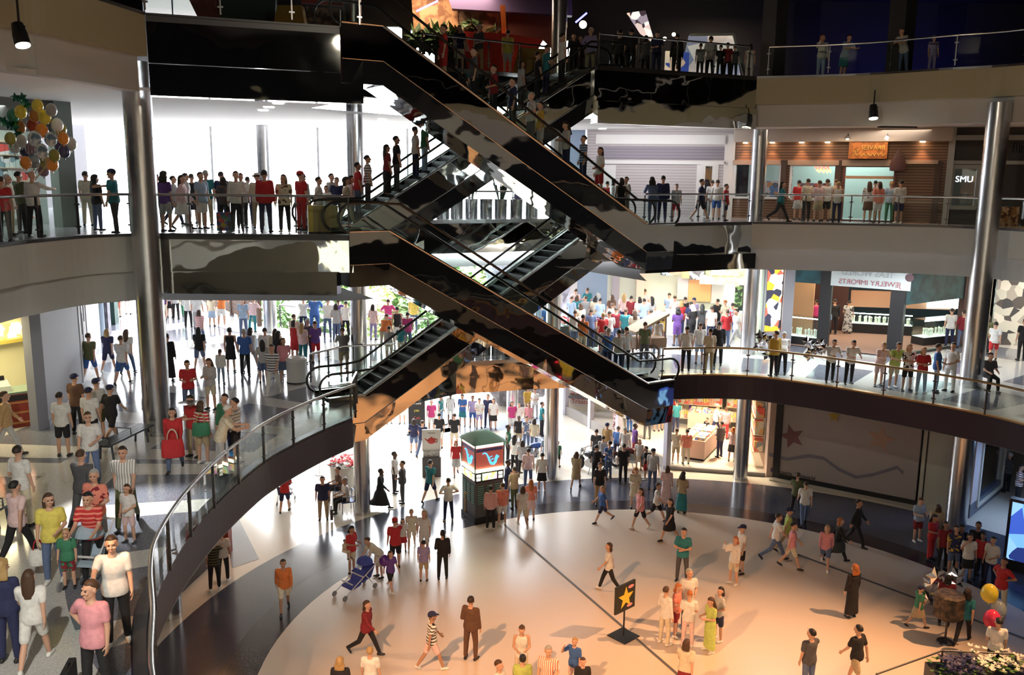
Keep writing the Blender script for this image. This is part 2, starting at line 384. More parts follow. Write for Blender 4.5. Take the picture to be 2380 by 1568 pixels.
struct(MB().poly(OUT4, Z[4], [L4_hole]).build('floor', DARKW, fix=False), 'dark floor of the fourth level')
# ---- ceilings ----
def inset(line, d):                                 # shift a plan line to its left
    out = []; n = len(line)
    for i in range(n):
        t = (Vector(line[min(i+1,n-1)])-Vector(line[max(0,i-1)])); t = t.normalized() if t.length > 1e-6 else Vector((1,0))
        out.append(Vector(line[i])+Vector((-t.y, t.x))*d)
    return out
def hole_out(hole, d):                              # grow a hole outward from the middle of the hall
    c = Vector((4.5, 22)); return [Vector(p)+(Vector(p)-c).normalized()*d for p in hole]
ZC2, ZC3, ZC1 = -1.82, 3.85, -6.44
struct(MB().poly(OUT2, ZC1, [L2_hole]).build('ceiling', CEILW, fix=False), 'ceiling over the lowest level')
struct(MB().poly(OUT3, ZC2, [hole_out(L3_hole, .3)]).build('ceiling', CEILW, fix=False), 'white ceiling over the second level')
struct(MB().poly(OUT3, ZC3, [hole_out(L4_hole, .3)]).build('ceiling', CEILW, fix=False), 'white ceiling over the third level')
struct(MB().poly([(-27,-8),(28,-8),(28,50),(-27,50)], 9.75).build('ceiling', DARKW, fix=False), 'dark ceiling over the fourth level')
# ---- rim bands of each level ----
def band(line, z0, z1, name, m, thick=.25, label=None, close=False):
    mb = MB(); line = [Vector(p) for p in line]; inn = inset(line, -thick) if not close else line
    n = len(line)
    for i in range(n-1):
        a, b = line[i], line[i+1]; c, d = inn[i+1], inn[i]
        mb.add([(a.x,a.y,z0),(b.x,b.y,z0),(b.x,b.y,z1),(a.x,a.y,z1),(d.x,d.y,z0),(c.x,c.y,z0),(c.x,c.y,z1),(d.x,d.y,z1)],
               [(0,1,2,3),(7,6,5,4),(0,4,5,1),(3,2,6,7)])
    a, d = line[0], inn[0]; mb.add([(a.x,a.y,z0),(a.x,a.y,z1),(d.x,d.y,z1),(d.x,d.y,z0)], [(0,1,2,3)])
    a, d = line[-1], inn[-1]; mb.add([(a.x,a.y,z0),(a.x,a.y,z1),(d.x,d.y,z1),(d.x,d.y,z0)], [(0,1,2,3)])
    return struct(mb.build(name, m, smooth=True), label)
band(L2_left, -6.42, -5.56, 'trim_3', PURP, -.25, 'dark purple rim band of the second level, left')
band(L2_right, -6.42, -5.56, 'trim_4', PURP, -.25, 'dark purple rim band of the second level, right')
band(inset(L2_left, .02), -5.56, -5.5, 'trim_5', POSTM, -.2, 'dark kerb on the left rim of the second level')
band(inset(L2_right, .02), -5.56, -5.5, 'trim_6', BRASS, -.2, 'kerb on the right rim of the second level')
def rim(line, zt, m1, m2, k):
    band(line, zt-1.0, zt-.02, 'trim_%d' % k, m1, -.3, 'rim band')
    band(inset(line, -.02), zt-.02, zt+.06, 'trim_%d' % (k+1), POSTM, -.2, 'dark kerb on the rim')
    band(inset(line, .28), zt-1.85, zt-.96, 'trim_%d' % (k+2), m2, -.3, 'lower set back band under the rim')
rim(L3_left, 0, FASC, FASW, 10); rim(L3_right, 0, FASC, FASW, 14)
rim(L4_left, F, FASB, FASW, 18); rim(L4_right, F, FASB, FASW, 22)
# mirror clad straight lengths
band(L3_chord_l, -1.0, -.1, 'trim_30', MIRROR, -.3, 'polished steel band under the third level rim, left')
band([L3_chord_l[0], esc(-.5, 0)], -1.62, -1.0, 'trim_31', MIRROR, -.6, 'lower polished steel band under the third level, left')
band(inset(L3_chord_l, .02), -.1, .06, 'trim_32', POSTM, -.2, 'dark kerb of the third level, left')
band(L3_chord_r, -1.15, -.06, 'trim_33', MIRROR, -.3, 'polished steel band under the third level rim, right')
band(inset(L3_chord_r, -.3), -1.75, -1.15, 'trim_34', MIRRORB, -.3, 'lower polished band under the third level, right')
band(inset(L3_chord_r, .02), -.06, .06, 'trim_35', POSTM, -.2, 'dark kerb of the third level, right')
band(L4_chord_l, F-1.15, F-.15, 'trim_36', MIRROR, -.3, 'upper polished steel band under the fourth level rim, left')
band(L4_chord_l, F-1.95, F-1.17, 'trim_37', MIRROR, -.5, 'lower polished steel band under the fourth level, left')
band(inset(L4_chord_l, .02), F-.15, F+.06, 'trim_38', POSTM, -.2, 'dark kerb of the fourth level, left')
band(L4_chord_r, F-1.15, F-.1, 'trim_39', MIRROR, -.3, 'upper polished steel band under the fourth level rim, right')
band(inset(L4_chord_r, -.1), F-1.95, F-1.17, 'trim_40', MIRROR, -.5, 'lower polished steel band under the fourth level, right')
band(inset(L4_chord_r, .02), F-.1, F+.06, 'trim_41', POSTM, -.2, 'dark kerb of the fourth level, right')
for k, (line, zt) in enumerate(((L2_mid[1:5], -F), (L3_mid[1:5], 0), (L4_mid[1:5], F))):
    band(line, zt-1.25, zt-.1, 'trim_%d' % (50+k*2), MIRRORB if k == 0 else MIRROR, -.3, 'polished band under the rim behind the escalators')
    band(line, zt-.1, zt+.05, 'trim_%d' % (51+k*2), CHROME, -.2, 'steel kerb behind the escalators')
# ---- columns ----
for (x, y, r, zt) in [(-10.07, 24.41, .37, F-1.0), (-5.73, 32.68, .31, 9.7), (1.74, 36.95, .31, 9.7), (10.07, 37.19, .31, F-1.9), (16.7, 31.5, .38, F-1.2), (-11.35, 41.06, .31, ZC3), (.05, 45.44, .3, -5.6)]:
    mb = MB(); mb.lathe([(r, Z[1]), (r, zt)], (x, y, 0), 28)
    for zz in (-5.5, -.9, 2.6):
        if zz < zt: mb.lathe([(r+.012, zz), (r+.012, zz+.05)], (x, y, 0), 28)
    struct(mb.build('column', COLM, smooth=True), 'round polished steel column')
for (x, y) in [(10.3, 36.9), (14.6, 35.1), (19.4, 31.4)]:
    struct(MB().obox((x, y), .6, .34, .34, F, 9.75).build('column', mat('dark_pier', (.03,.03,.035), .6)), 'dark square pier on the fourth level')
# ---- enclosing walls out of the lamps' reach ----
struct(MB().box(-26.4, -26, -7, 55, Z[1], 10).build('wall_left', DARKW)); struct(MB().box(27, 27.4, -7, 50, Z[1], 10).build('wall_right', DARKW))
struct(MB().box(-26.4, 27.4, -7.4, -7, Z[1], 4.6).build('wall_near', mat('near_wall', (.42,.36,.27), .7))); struct(MB().box(-26.4, 27.4, -7.4, -7, 4.6, 10).build('wall_near', DARKW)); NEARGLOW = []; struct(MB().box(4.5, 27, 49, 49.3, Z[1], 10).build('wall_back', DARKW))
for k, (x0, x1, z0, z1, cols) in enumerate(((-9,-4,-10.6,-7.6,[(1,.45,.12),(.25,.06,.02),(1,.7,.35),(.1,.03,.02)]),(-2,5,-10.8,-7.4,[(.9,.4,.12),(.12,.04,.02),(1,.75,.4),(.5,.15,.05)]),(7,14,-10.6,-7.6,[(1,.6,.3),(.2,.08,.04),(.8,.3,.1),(.05,.03,.03)]),(-10,-3,-5.0,-2.6,[(.9,.85,.6),(.1,.1,.1),(.6,.65,.5),(.05,.05,.06)]),(0,8,-4.9,-2.6,[(.85,.85,.65),(.08,.08,.1),(.5,.5,.4),(.9,.9,.8)]),(-4,3,.3,2.8,[(.8,.8,.7),(.1,.08,.07),(.6,.5,.35),(.05,.05,.05)]),(6,12,.3,2.8,[(.9,.5,.2),(.06,.05,.05),(.7,.7,.6),(.2,.1,.05)]),(-9,-5.5,6.2,8.6,[(1,.05,.02),(.5,.01,.01),(.02,.01,.01),(1,.08,.03)]))):
    NEARGLOW.append((x0, x1, z0, z1, cols))
# ======================= escalators =======================
def rail_arc(s0, z0, s1, z1, n, h, ext=1.1):       # handrail centre line over a flight from (s0,z0) to (s1,z1)
    def pt(s, z): p = esc(s, n); return Vector((p.x, p.y, z))
    sg = 1 if s1 > s0 else -1; pts = []
    R = h*.46
    for k in range(7):                              # rounded newel
        t = PI*1.35-PI*0.85*k/6
        pts.append(pt(s0-sg*ext+sg*R*math.cos(t)*1.0, z0+h-R+R*math.sin(t)))
    pts += [pt(s0-sg*.3, z0+h), pt(s0+sg*.4, z0+h-.05 if z1 < z0 else z0+h+.05)]
    pts += [pt(s1-sg*.4, z1+h+(.05 if z1 < z0 else -.05)), pt(s1+sg*.3, z1+h)]
    for k in range(7):
        t = PI*.5-PI*0.85*k/6
        pts.append(pt(s1+sg*ext+sg*R*math.cos(t), z1+h-R+R*math.sin(t)))
    return pts
def escalator(label, s0, z0, s1, z1, n0, w, mside, mlow, e0=1.2, e1=1.2, rider=True):
    """flight from (s0,z0) to (s1,z1); n0..n0+w across; e0/e1 flat lengths at the ends"""
    mid = esc((s0+s1)/2, n0+w/2)
    t = thing('escalator', label, 'escalator', (mid.x, mid.y, (z0+z1)/2), 0)
    inv = Matrix.Translation((-mid.x, -mid.y, -(z0+z1)/2))
    def fin(mb, name, m, smooth=False, lab=None):
        o = mb.build(name, m, t, smooth); o.data.transform(inv)
        if lab: o['label'] = lab
        return o
    sg = 1 if s1 > s0 else -1
    prof = [(s0-sg*e0, z0), (s0, z0), (s1, z1), (s1+sg*e1, z1)]
    def pt(s, n, z): p = esc(s, n); return Vector((p.x, p.y, z))
    top, seam, low = .16, -.78, -1.42
    for n, dn_ in ((n0, .06), (n0+w, -.06)):
        o3 = [pt(s, n, z+top) for s, z in prof]+[pt(s, n, z+seam) for s, z in reversed(prof)]
        fin(MB().slab(o3, (N31*(.04 if dn_ > 0 else -.04)).to_3d()), 'side_panel', mside)
        mb = MB()
        for i in range(3):
            (a, za), (b, zb) = prof[i], prof[i+1]
            mb.quad(pt(a, n, za+seam), pt(b, n, zb+seam), pt(b, n+dn_, zb+low), pt(a, n+dn_, za+low))
        fin(mb, 'lower_panel', mlow)
        mb = MB(); mb.tube([pt(s, n-.01*(1 if dn_ > 0 else -1), z+top) for s, z in prof], .035, 6)
        mb.tube([pt(s, n-.01*(1 if dn_ > 0 else -1), z+seam) for s, z in prof], .014, 6)
        fin(mb, 'edge_trim', RAILM)
    mb = MB()
    for i in range(3):
        (a, za), (b, zb) = prof[i], prof[i+1]
        mb.quad(pt(a, n0+.06, za+low), pt(b, n0+.06, zb+low), pt(b, n0+w-.06, zb+low), pt(a, n0+w-.06, za+low))
    fin(mb, 'underside', mlow)
    for s, z in (prof[0], prof[3]):                  # closed ends
        mb = MB(); mb.add([pt(s, n0, z+.0), pt(s, n0, z+seam), pt(s, n0+.06, z+low), pt(s, n0+w-.06, z+low), pt(s, n0+w, z+seam), pt(s, n0+w, z)], [(0,1,2,3,4,5)])
        fin(mb, 'end_plate', BLACK)
    mb = MB(); ns = int(round(abs(z1-z0)/.2)); 
    for k in range(ns):
        a = s0+(s1-s0)*k/ns; b = s0+(s1-s0)*(k+1)/ns; z = z0+(z1-z0)*(k+1)/ns if z1 < z0 else z0+(z1-z0)*k/ns
        za = z0+(z1-z0)*k/ns; zb = z0+(z1-z0)*(k+1)/ns
        zt = max(za, zb)-(.0 if z1 < z0 else .0)
        zt = za if z1 < z0 else zb
        mb.quad(pt(a, n0+.2, zt), pt(b, n0+.2, zt), pt(b, n0+w-.2, zt), pt(a, n0+w-.2, zt))
        zr = (za, zb) if z1 < z0 else (za, zb)
        e = b if z1 < z0 else a
        mb.quad(pt(e, n0+.2, zr[0]), pt(e, n0+w-.2, zr[0]), pt(e, n0+w-.2, zr[1]), pt(e, n0+.2, zr[1]))
    for s, s_, z in ((prof[0][0], s0, z0), (s1, prof[3][0], z1)):
        mb.quad(pt(s, n0+.2, z), pt(s_, n0+.2, z), pt(s_, n0+w-.2, z), pt(s, n0+w-.2, z))
    fin(mb, 'step_band', mat('step_metal', (.05, .05, .055), .45, .6))
    for n in (n0+.1, n0+w-.1):
        h = .95; arc = rail_arc(s0, z0, s1, z1, n, h, max(.25, e0-.15))
        mb = MB(); mb.tube(arc, .042, 8); fin(mb, 'handrail', RUBBER, True)
        q = [pt(s, n, z+.06) for s, z in prof]; r_ = [pt(s, n, z+h-.03) for s, z in prof]
        mb = MB()
        for i in range(3): mb.quad(q[i], q[i+1], r_[i+1], r_[i])
        fin(mb, 'balustrade_glass', GLASS)
        mb = MB(); sk = [pt(s, n, z+.17) for s, z in prof]
        nn = N31.to_3d()*.1
        for i in range(3): mb.quad(sk[i]-nn, sk[i]+nn, sk[i+1]+nn, sk[i+1]-nn)
        fin(mb, 'skirt_deck', RAILM)
    return t
ESC_A = escalator('upper front escalator clad in polished steel, descending from the fourth level to the third', 1.0, F, 10.6, 0, 0, 1.5, MIRROR, MIRROR)
ESC_B = escalator('lower front escalator clad in bronze toned steel, descending from the third level to the second', 1.1, 0, 10.9, -F, 0, 1.5, MIRRORB, MIRRORB)
ESC_C = escalator('lower back escalator rising from the second level by the trash bin, crossing behind another', 1.5, -F, 11.2, 0, 3.2, 1.5, MIRRORB, MIRRORB)
ESC_D = escalator('upper back escalator rising from the third level to the fourth behind another', 1.2, 0, 10.8, F, 3.2, 1.5, MIRROR, MIRROR)
# ======================= railings =======================
def railing(line, z, label, name='glass_railing', every=1.6, hr=None, h=1.07, post_m=POSTM, start=True, glassm=GLASS, off=.1):
    line = [Vector(p[:2]) for p in line]; line = inset(line, off)
    c = line[len(line)//2]; t = thing(name, label, 'railing', (c.x, c.y, z), 0)
    loc = [Vector((p.x-c.x, p.y-c.y, 0)) for p in line]
    up = Vector((0, 0, h))
    mb = MB(); mb.tube([p+up for p in loc], .038, 10); mb.build('handrail', hr or RAILM, t, True)
    L = [0]
    for i in range(1, len(loc)): L.append(L[-1]+(loc[i]-loc[i-1]).length)
    n = max(1, round(L[-1]/every))
    def at(d):
        for i in range(1, len(L)):
            if d <= L[i]+1e-6:
                f = (d-L[i-1])/max(1e-6, L[i]-L[i-1]); return loc[i-1].lerp(loc[i], f), (loc[i]-loc[i-1]).normalized()
        return loc[-1], (loc[-1]-loc[-2]).normalized()
    for k in range(n+1):
        p, d = at(L[-1]*k/n); a = math.atan2(d.y, d.x)
        m = MB(); m.obox(p, a, .018, .03, 0.05, h-.03)
        for zz in (.22, .80): m.obox(p, a, .07, .02, zz, zz+.045)
        m.build('post', post_m, t)
    for k in range(n):
        a_, b_ = L[-1]*k/n+.05, L[-1]*(k+1)/n-.05
        ds = [a_]+[x for x in L if a_ < x < b_]+[b_]
        mb = MB(); pp = [at(x)[0] for x in ds]
        for i in range(len(pp)-1):
            a, b = pp[i], pp[i+1]; mb.quad(a+Vector((0,0,.1)), b+Vector((0,0,.1)), b+Vector((0,0,h-.08)), a+Vector((0,0,h-.08)))
        mb.build('glass_panel', glassm, t, fix=False)
    return t
railing(L2_left[12:], -F+.06, 'curved glass railing with dark posts sweeping along the left rim of the second level', every=1.55, off=-.1)
railing(L2_right[:44], -F+.06, 'curved glass railing on the right rim of the second level, people leaning on it', every=1.7, off=-.1, hr=BRASS)
railing([Vector((-4.85, 26.0)), Vector((-4.95, 27.6))], -F+.06, 'short glass railing closing the second level corner by the escalator', every=1.0, off=0)
railing(L3_left[30:-1], .06, 'curved glass railing on the left rim of the third level by the balloons', every=1.5, off=-.1)
railing([L3_chord_l[0], esc(-.1, 0)], .06, 'straight glass railing of the third level in front of the bright windows', every=1.45, off=-.1)
railing([L3_chord_r[0], L3_chord_r[0].lerp(L3_chord_r[1], .94)], .06, 'straight glass railing on the right of the third level above polished steel', every=1.3, off=-.1)
railing(L3_right[1:36], .06, 'curved glass railing of the third level in front of the wooden store', every=1.75, off=-.1, hr=CHROME)
railing(L3_mid[2:4], .06, 'glass railing of the third level seen through the crossing escalators', every=1.6, off=-.1)
railing([L4_chord_l[0], esc(.3, 0)], F+.06, 'dark railing with bright posts on the left of the fourth level', every=1.75, off=-.1, post_m=CHROME)
railing(L4_mid[2:4], F+.06, 'railing of the fourth level in front of the red and yellow blocks', every=1.35, off=-.1, post_m=CHROME)
railing([L4_chord_r[0], L4_chord_r[0].lerp(L4_chord_r[1], .93)], F+.06, 'dark glass railing on the fourth level right of the escalators', every=1.5, off=-.1)
railing(L4_right[1:36], F+.06, 'curved railing with bright handrail on the dark right side of the fourth level', every=2.2, off=-.1, hr=CHROME)
railing([Vector((-11.2, 42.3)), Vector((-8.2, 40.6)), Vector((-3.7, 38.5))], -F+.02, 'railing of the second level overlooking the park, people leaning on it', every=1.4, off=0)
railing([Vector((-7.1, 30.6)), Vector((-6.2, 32.1)), Vector((-4.4, 32.7))], -F+.02, 'small bright railing beside the foot of the lower back escalator', every=1.0, off=0)
railing(L2_mid[2:4], -F+.05, 'steel railing of the second level seen under the escalators', every=1.2, off=-.1)
# ======================= shop fronts =======================
class Wall:
    """upright plan segment p-q; a runs along it, z up, out toward the hall"""
    def __init__(s, p, q):
        s.p, s.q = Vector(p[:2]), Vector(q[:2]); s.e = (s.q-s.p).normalized(); s.n = Vector((s.e.y, -s.e.x)); s.L = (s.q-s.p).length; s.ang = math.atan2(s.e.y, s.e.x)
    def at(s, a, z, out=0.0): v = s.p+s.e*a+s.n*out; return Vector((v.x, v.y, z))
    def px(s, u, v): w = VP(u, v, s.p, s.q); return (Vector(w[:2])-s.p).dot(s.e), w.z
    def box(s, mb, a0, a1, z0, z1, o0, o1):
        q = [s.at(a0,0,o0), s.at(a1,0,o0), s.at(a1,0,o1), s.at(a0,0,o1)]
        return mb.add([(p.x,p.y,z0) for p in q]+[(p.x,p.y,z1) for p in q], [(3,2,1,0),(4,5,6,7),(0,1,5,4),(1,2,6,5),(2,3,7,6),(3,0,4,7)])
    def wall(s, z0, z1, m, name, holes=(), t=.2, label=None, a0=0, a1=None):
        a1 = s.L if a1 is None else a1
        xs = sorted({a0, a1, *[max(a0, min(a1, h[k])) for h in holes for k in (0, 1)]}); zs = sorted({z0, z1, *[max(z0, min(z1, h[k])) for h in holes for k in (2, 3)]})
        mb = MB()
        for i in range(len(xs)-1):
            for j in range(len(zs)-1):
                cx, cz = (xs[i]+xs[i+1])/2, (zs[j]+zs[j+1])/2
                if xs[i+1]-xs[i] < 1e-4 or zs[j+1]-zs[j] < 1e-4 or any(h[0] < cx < h[1] and h[2] < cz < h[3] for h in holes): continue
                s.box(mb, xs[i], xs[i+1], zs[j], zs[j+1], -t, 0)
        return struct(mb.build(name, m), label)
    def panel(s, name, label, cat, a0, a1, z0, z1, m, o0=0.0, o1=.04, group=None):
        c = s.at((a0+a1)/2, z0); mb = MB(); s.box(mb, a0, a1, z0, z1, o0, o1)
        o = mb.build(name, m); o.data.transform(Matrix.Translation(-c)); o.location = c
        return tag(o, label, cat, group)
    def rectpx(s, u0, v0, u1, v1):
        a0, z1 = s.px(u0, v0); a1, z0 = s.px(u1, v1); return a0, a1, z0, z1
    def mtx(s, a, z, out=.05, mirror=False):
        m = Matrix.Identity(4); sx = -1 if mirror else 1; o = s.at(a, z, out)
        m[0][0], m[1][0] = s.e.x*sx, s.e.y*sx; m[1][1] = 0; m[2][1] = 1; m[0][2], m[1][2], m[2][2] = s.n.x, s.n.y, 0
        m[0][3], m[1][3], m[2][3] = o; return m
    def window(s, k, holes, fm, gm=None, w=.09, bars=0, name='window'):
        a0, a1, z0, z1 = holes; mb = MB()
        s.box(mb, a0-w, a0, z0-w, z1+w, -.12, .06); s.box(mb, a1, a1+w, z0-w, z1+w, -.12, .06); s.box(mb, a0, a1, z1, z1+w, -.12, .06); s.box(mb, a0, a1, z0-w, z0, -.12, .06)
        for i in range(bars): x = a0+(a1-a0)*(i+1)/(bars+1); s.box(mb, x-.03, x+.03, z0, z1, -.1, .03)
        o = struct(mb.build('%s_%d' % (name, k), fm))
        g = MB(); g.quad(s.at(a0, z0, -.05), s.at(a1, z0, -.05), s.at(a1, z1, -.05), s.at(a0, z1, -.05)); g.build('pane', gm or GLASSW, o, fix=False)
        return o
def stripes(name, c1, c2, per, axis=2, duty=.82, rough=.6):
    if name in MATS: return MATS[name]
    m = mat(name, c1, rough); nt = m.node_tree; N = nt.nodes.new; L = nt.links.new
    tc = N('ShaderNodeTexCoord'); sp = N('ShaderNodeSeparateXYZ'); L(tc.outputs['Object'], sp.inputs[0])
    a = N('ShaderNodeMath'); a.operation = 'DIVIDE'; a.inputs[1].default_value = per; L(sp.outputs[axis], a.inputs[0])
    f = N('ShaderNodeMath'); f.operation = 'FRACT'; L(a.outputs[0], f.inputs[0])
    g = N('ShaderNodeMath'); g.operation = 'GREATER_THAN'; g.inputs[1].default_value = duty; L(f.outputs[0], g.inputs[0])
    x = N('ShaderNodeMix'); x.data_type = 'RGBA'; x.inputs[6].default_value = (*c1, 1); x.inputs[7].default_value = (*c2, 1); L(g.outputs[0], x.inputs[0])
    L(x.outputs[2], nt.nodes['Principled BSDF'].inputs['Base Color']); return m
def patch(name, cols, scale=6.0, rough=.6, es=0.0):     # irregular coloured cells (goods on shelves, pictures)
    if name in MATS: return MATS[name]
    m = mat(name, cols[0], rough); nt = m.node_tree; N = nt.nodes.new; L = nt.links.new
    tc = N('ShaderNodeTexCoord'); vo = N('ShaderNodeTexVoronoi'); vo.inputs['Scale'].default_value = scale; L(tc.outputs['Object'], vo.inputs['Vector'])
    sp = N('ShaderNodeSeparateColor'); L(vo.outputs['Color'], sp.inputs[0])
    r = N('ShaderNodeValToRGB'); r.color_ramp.interpolation = 'CONSTANT'
    for i, c in enumerate(cols):
        e = r.color_ramp.elements[i] if i < 2 else r.color_ramp.elements.new(i/len(cols))
        e.position = i/len(cols); e.color = (*c, 1)
    L(sp.outputs[0], r.inputs[0]); b = nt.nodes['Principled BSDF']; L(r.outputs[0], b.inputs['Base Color'])
    if es: L(r.outputs[0], b.inputs['Emission Color']); b.inputs['Emission Strength'].default_value = es
    return m
for k, (x0, x1, z0, z1, cols) in enumerate(NEARGLOW):     # glowing panels added on the near wall only to show in the polished steel
    struct(MB().box(x0, x1, -7.0, -6.95, z0, z1).build('window_%d' % (60+k), patch('near_glow%d' % k, cols, 1.1, es=1.1)), 'added glowing panel on the near wall, seen only reflected')
W4 = Wall((-26, 42.8), (27, 42.8)); H4 = [W4.rectpx(*r) for r in ((330,-40,470,46),(850,62,935,142),(955,70,1010,150),(1238,94,1332,132))]
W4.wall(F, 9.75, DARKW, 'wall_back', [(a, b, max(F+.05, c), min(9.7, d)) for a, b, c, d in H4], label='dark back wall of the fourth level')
TRIMW = mat('white_trim', (.74, .73, .74), .5)
# ---- third level, right: pale clapboard wall ----
w = Wall((3.3, 41.2), (9.75, 40.35)); dr = w.rectpx(1634, 386, 1656, 498)
w.wall(0, 3.85, stripes('pale_clapboard', (.52,.48,.50), (.30,.27,.29), .13), 'wall_right', [(dr[0], dr[1], 0, dr[3])], label='pale clapboard store wall')
mb = MB()
for (u0, v0, u1, v1) in ((1385,312,1692,336),(1385,372,1692,383),(1686,312,1700,505),(1385,383,1428,505),(1620,383,1634,505),(1656,383,1664,505)):
    a0, z1 = w.px(u0, v0); a1, z0 = w.px(u1, v1); w.box(mb, a0, a1, max(0, z0), min(3.84, z1), 0, .05)
struct(mb.build('trim_60', TRIMW), 'white trim boards on the clapboard wall')
a0, z1 = w.px(1390, 340); a1, z0 = w.px(1686, 371)
mb = MB(); w.box(mb, a0, a1, z0, z1, 0, .03); struct(mb.build('trim_61', stripes('mauve_clapboard', (.27,.245,.30), (.17,.15,.19), .13)), 'mauve clapboard band')
w.window(1, (dr[0], dr[1], .02, dr[3]), TRIMW)
# blue and white framed booth at the far left end
w0 = Wall((1.9, 42.5), (3.25, 42.0)); w0.wall(0, 3.85, mat('pale_blue_wall', (.35,.45,.60), .6), 'wall_back', t=.15)
a0, a1, z0, z1 = w0.rectpx(1352, 345, 1376, 378); w0.window(2, (a0, a1, z0, z1), TRIMW)
# ---- third level, right: wooden store ----
WOOD = stripes('brown_siding', (.20,.10,.055), (.045,.022,.014), .115, duty=.72, rough=.5)
w = Wall((9.85, 40.35), (17.64, 36.58)); W3 = w
h1 = w.rectpx(1712, 383, 1808, 458); h2 = w.rectpx(1842, 386, 1938, 462); dd = w.rectpx(1966, 388, 2068, 515)
holes = [h1, h2, (dd[0], dd[1], 0, dd[3])]
w.wall(0, 3.3, WOOD, 'wall_right', holes, label='brown wooden siding of the store')
w.window(3, h1, TRIMW); w.window(4, h2, TRIMW)
FR = mat('red_brown_frame', (.16, .05, .04), .5)
d = w.window(1, (dd[0], dd[1], .06, dd[3]), FR, name='door'); d['label'] = 'glazed store door under the orange sign'
mb = MB(); za = w.px(2010, 412)[1]; w.box(mb, dd[0], dd[1], za-.06, za+.06, -.04, .08); lbl(mb.build('transom_bar', mat('tan_wood', (.55,.33,.2), .5), d), 'tan bar across the door')
mb = MB(); w.box(mb, 0, w.L, 3.3, 3.84, -.2, .35); struct(mb.build('trim_62', mat('warm_cornice', (.50,.42,.36), .6)), 'cornice over the wooden store')
mb = MB()
for (u0, v0, u1, v1) in ((1705,372,1815,383),(1832,372,1950,384),(1958,372,2080,386),(2080,372,2180,381)):
    a0, z1 = w.px(u0, v0); a1, z0 = w.px(u1, v1); w.box(mb, a0, a1, z0, z1, 0, .12)
struct(mb.build('trim_63', mat('tan_board', (.42,.30,.23), .6)), 'tan boards over windows and door')
mb = MB()
for u in (1822, 1948, 2180): a, _ = w.px(u, 400); w.box(mb, a-.12, a+.12, 0, 2.5, 0, .09)
struct(mb.build('trim_64', mat('dark_pilaster', (.07,.04,.03), .6)), 'dark pilasters of the wooden store')
a, z0 = w.px(2188, 318); mb = MB(); w.box(mb, w.L-.12, w.L+.12, 0, 3.84, -.2, .16); struct(mb.build('trim_65', mat('grey_post', (.42,.42,.40), .6)), 'pale corner post')
room = Wall(w.at(0, 0, -3.2), w.at(w.L, 0, -3.2)); room.wall(0, 3.5, mat('store_green_grey', (.34,.42,.40), .8), 'wall_back', label='pale green back wall inside the store')
for nm, lb, (u0, v0, u1, v1), cols in (('goods_display', 'dark goods hung in the second store window', (1850,425,1925,460), [(.02,.02,.03),(.3,.32,.3),(.05,.04,.05),(.25,.2,.3),(.5,.1,.1)]), ('goods_display', 'blue and white goods in the first store window', (1772,420,1806,458), [(.1,.2,.4),(.5,.5,.5),(.5,.25,.1),(.1,.12,.14)])):
    r = w.rectpx(u0, v0, u1, v1); o = w.panel(nm, lb, 'merchandise', r[0], r[1], r[2], r[3], patch(lb[:12], cols, 5), -.7, -.45)
s = thing('neon_sign', 'red and yellow neon sign in the second store window', 'sign', w.at(*w.px(1909, 392), -.2))
inv = Matrix.Translation(-s.location)
for k, (u, col) in enumerate(((1909, (1,.04,.02)), (1913, (1,.6,.05)))):
    mb = MB(); a, z = w.px(u, 390+7*k); mb.tube([w.at(a-.3+.05*i, z+.09*math.sin(i*1.9), -.2) for i in range(13)], .028, 6)
    o = mb.build('neon_tube', emi('neon%d' % k, col, 5), s, True); o.data.transform(inv)
# sign over the door
r = w.rectpx(1976, 329, 2062, 369)
sg = thing('store_sign', 'orange wooden store sign with gold lettering over the door', 'sign', w.at((r[0]+r[1])/2, r[2], .25))
inv = Matrix.Translation(-sg.location)
mb = MB(); w.box(mb, r[0], r[1], r[2], r[3], .2, .3); o = mb.build('board', mat('orange_board', (.62,.20,.04), .5, noise=.45, nscale=5), sg); o.data.transform(inv)
GOLD = mat('gold_letters', (.85,.55,.12), .4)
o = text('BRAVES!', .25, GOLD, .02, 'lettering', sg, inv @ w.mtx((r[0]+r[1])/2+.2, r[3]-.26, .31, True))
o = text('To', .18, GOLD, .02, 'lettering', sg, inv @ w.mtx(r[0]+.3, r[3]-.40, .31, True))
mb = MB()
for k in range(9): a = r[0]+.25+.14*k; mb.tube([w.at(a+.07*math.cos(t), r[2]+.17+.06*math.sin(t*1.3+k), .31) for t in (0,1,2,3,4)], .015, 5)
o = mb.build('carved_scroll', GOLD, sg); o.data.transform(inv)
for k, u in enumerate((1974, 2064)):
    a, z = w.px(u, 321); t = thing('sign_lamp', ('left' if k == 0 else 'right')+' gooseneck lamp over the orange store sign', 'lamp', w.at(a, z, .1), group=None)
    inv2 = Matrix.Translation(-t.location)
    mb = MB(); mb.tube([w.at(a, z+.1, .35), w.at(a, z+.16, .55), w.at(a, z+.08, .7)], .02, 6); mb.build('arm', POSTM, t).data.transform(inv2)
    mb = MB(); mb.lathe([(.03,.12),(.13,0)], w.at(a, z-.05, .72), 12); mb.build('shade', CHROME, t).data.transform(inv2)
    mb = MB(); mb.ball(w.at(a, z-.04, .72), .06); mb.build('bulb', emi('warm_bulb', (1,.7,.35), 25), t).data.transform(inv2)
    light('sign_lamp_light', 'SPOT', w.at(a, z-.05, .75), 55, (1,.6,.28), w.at(a+(.5 if k == 0 else -.5), z-1.2, .2), .04, angle=100)
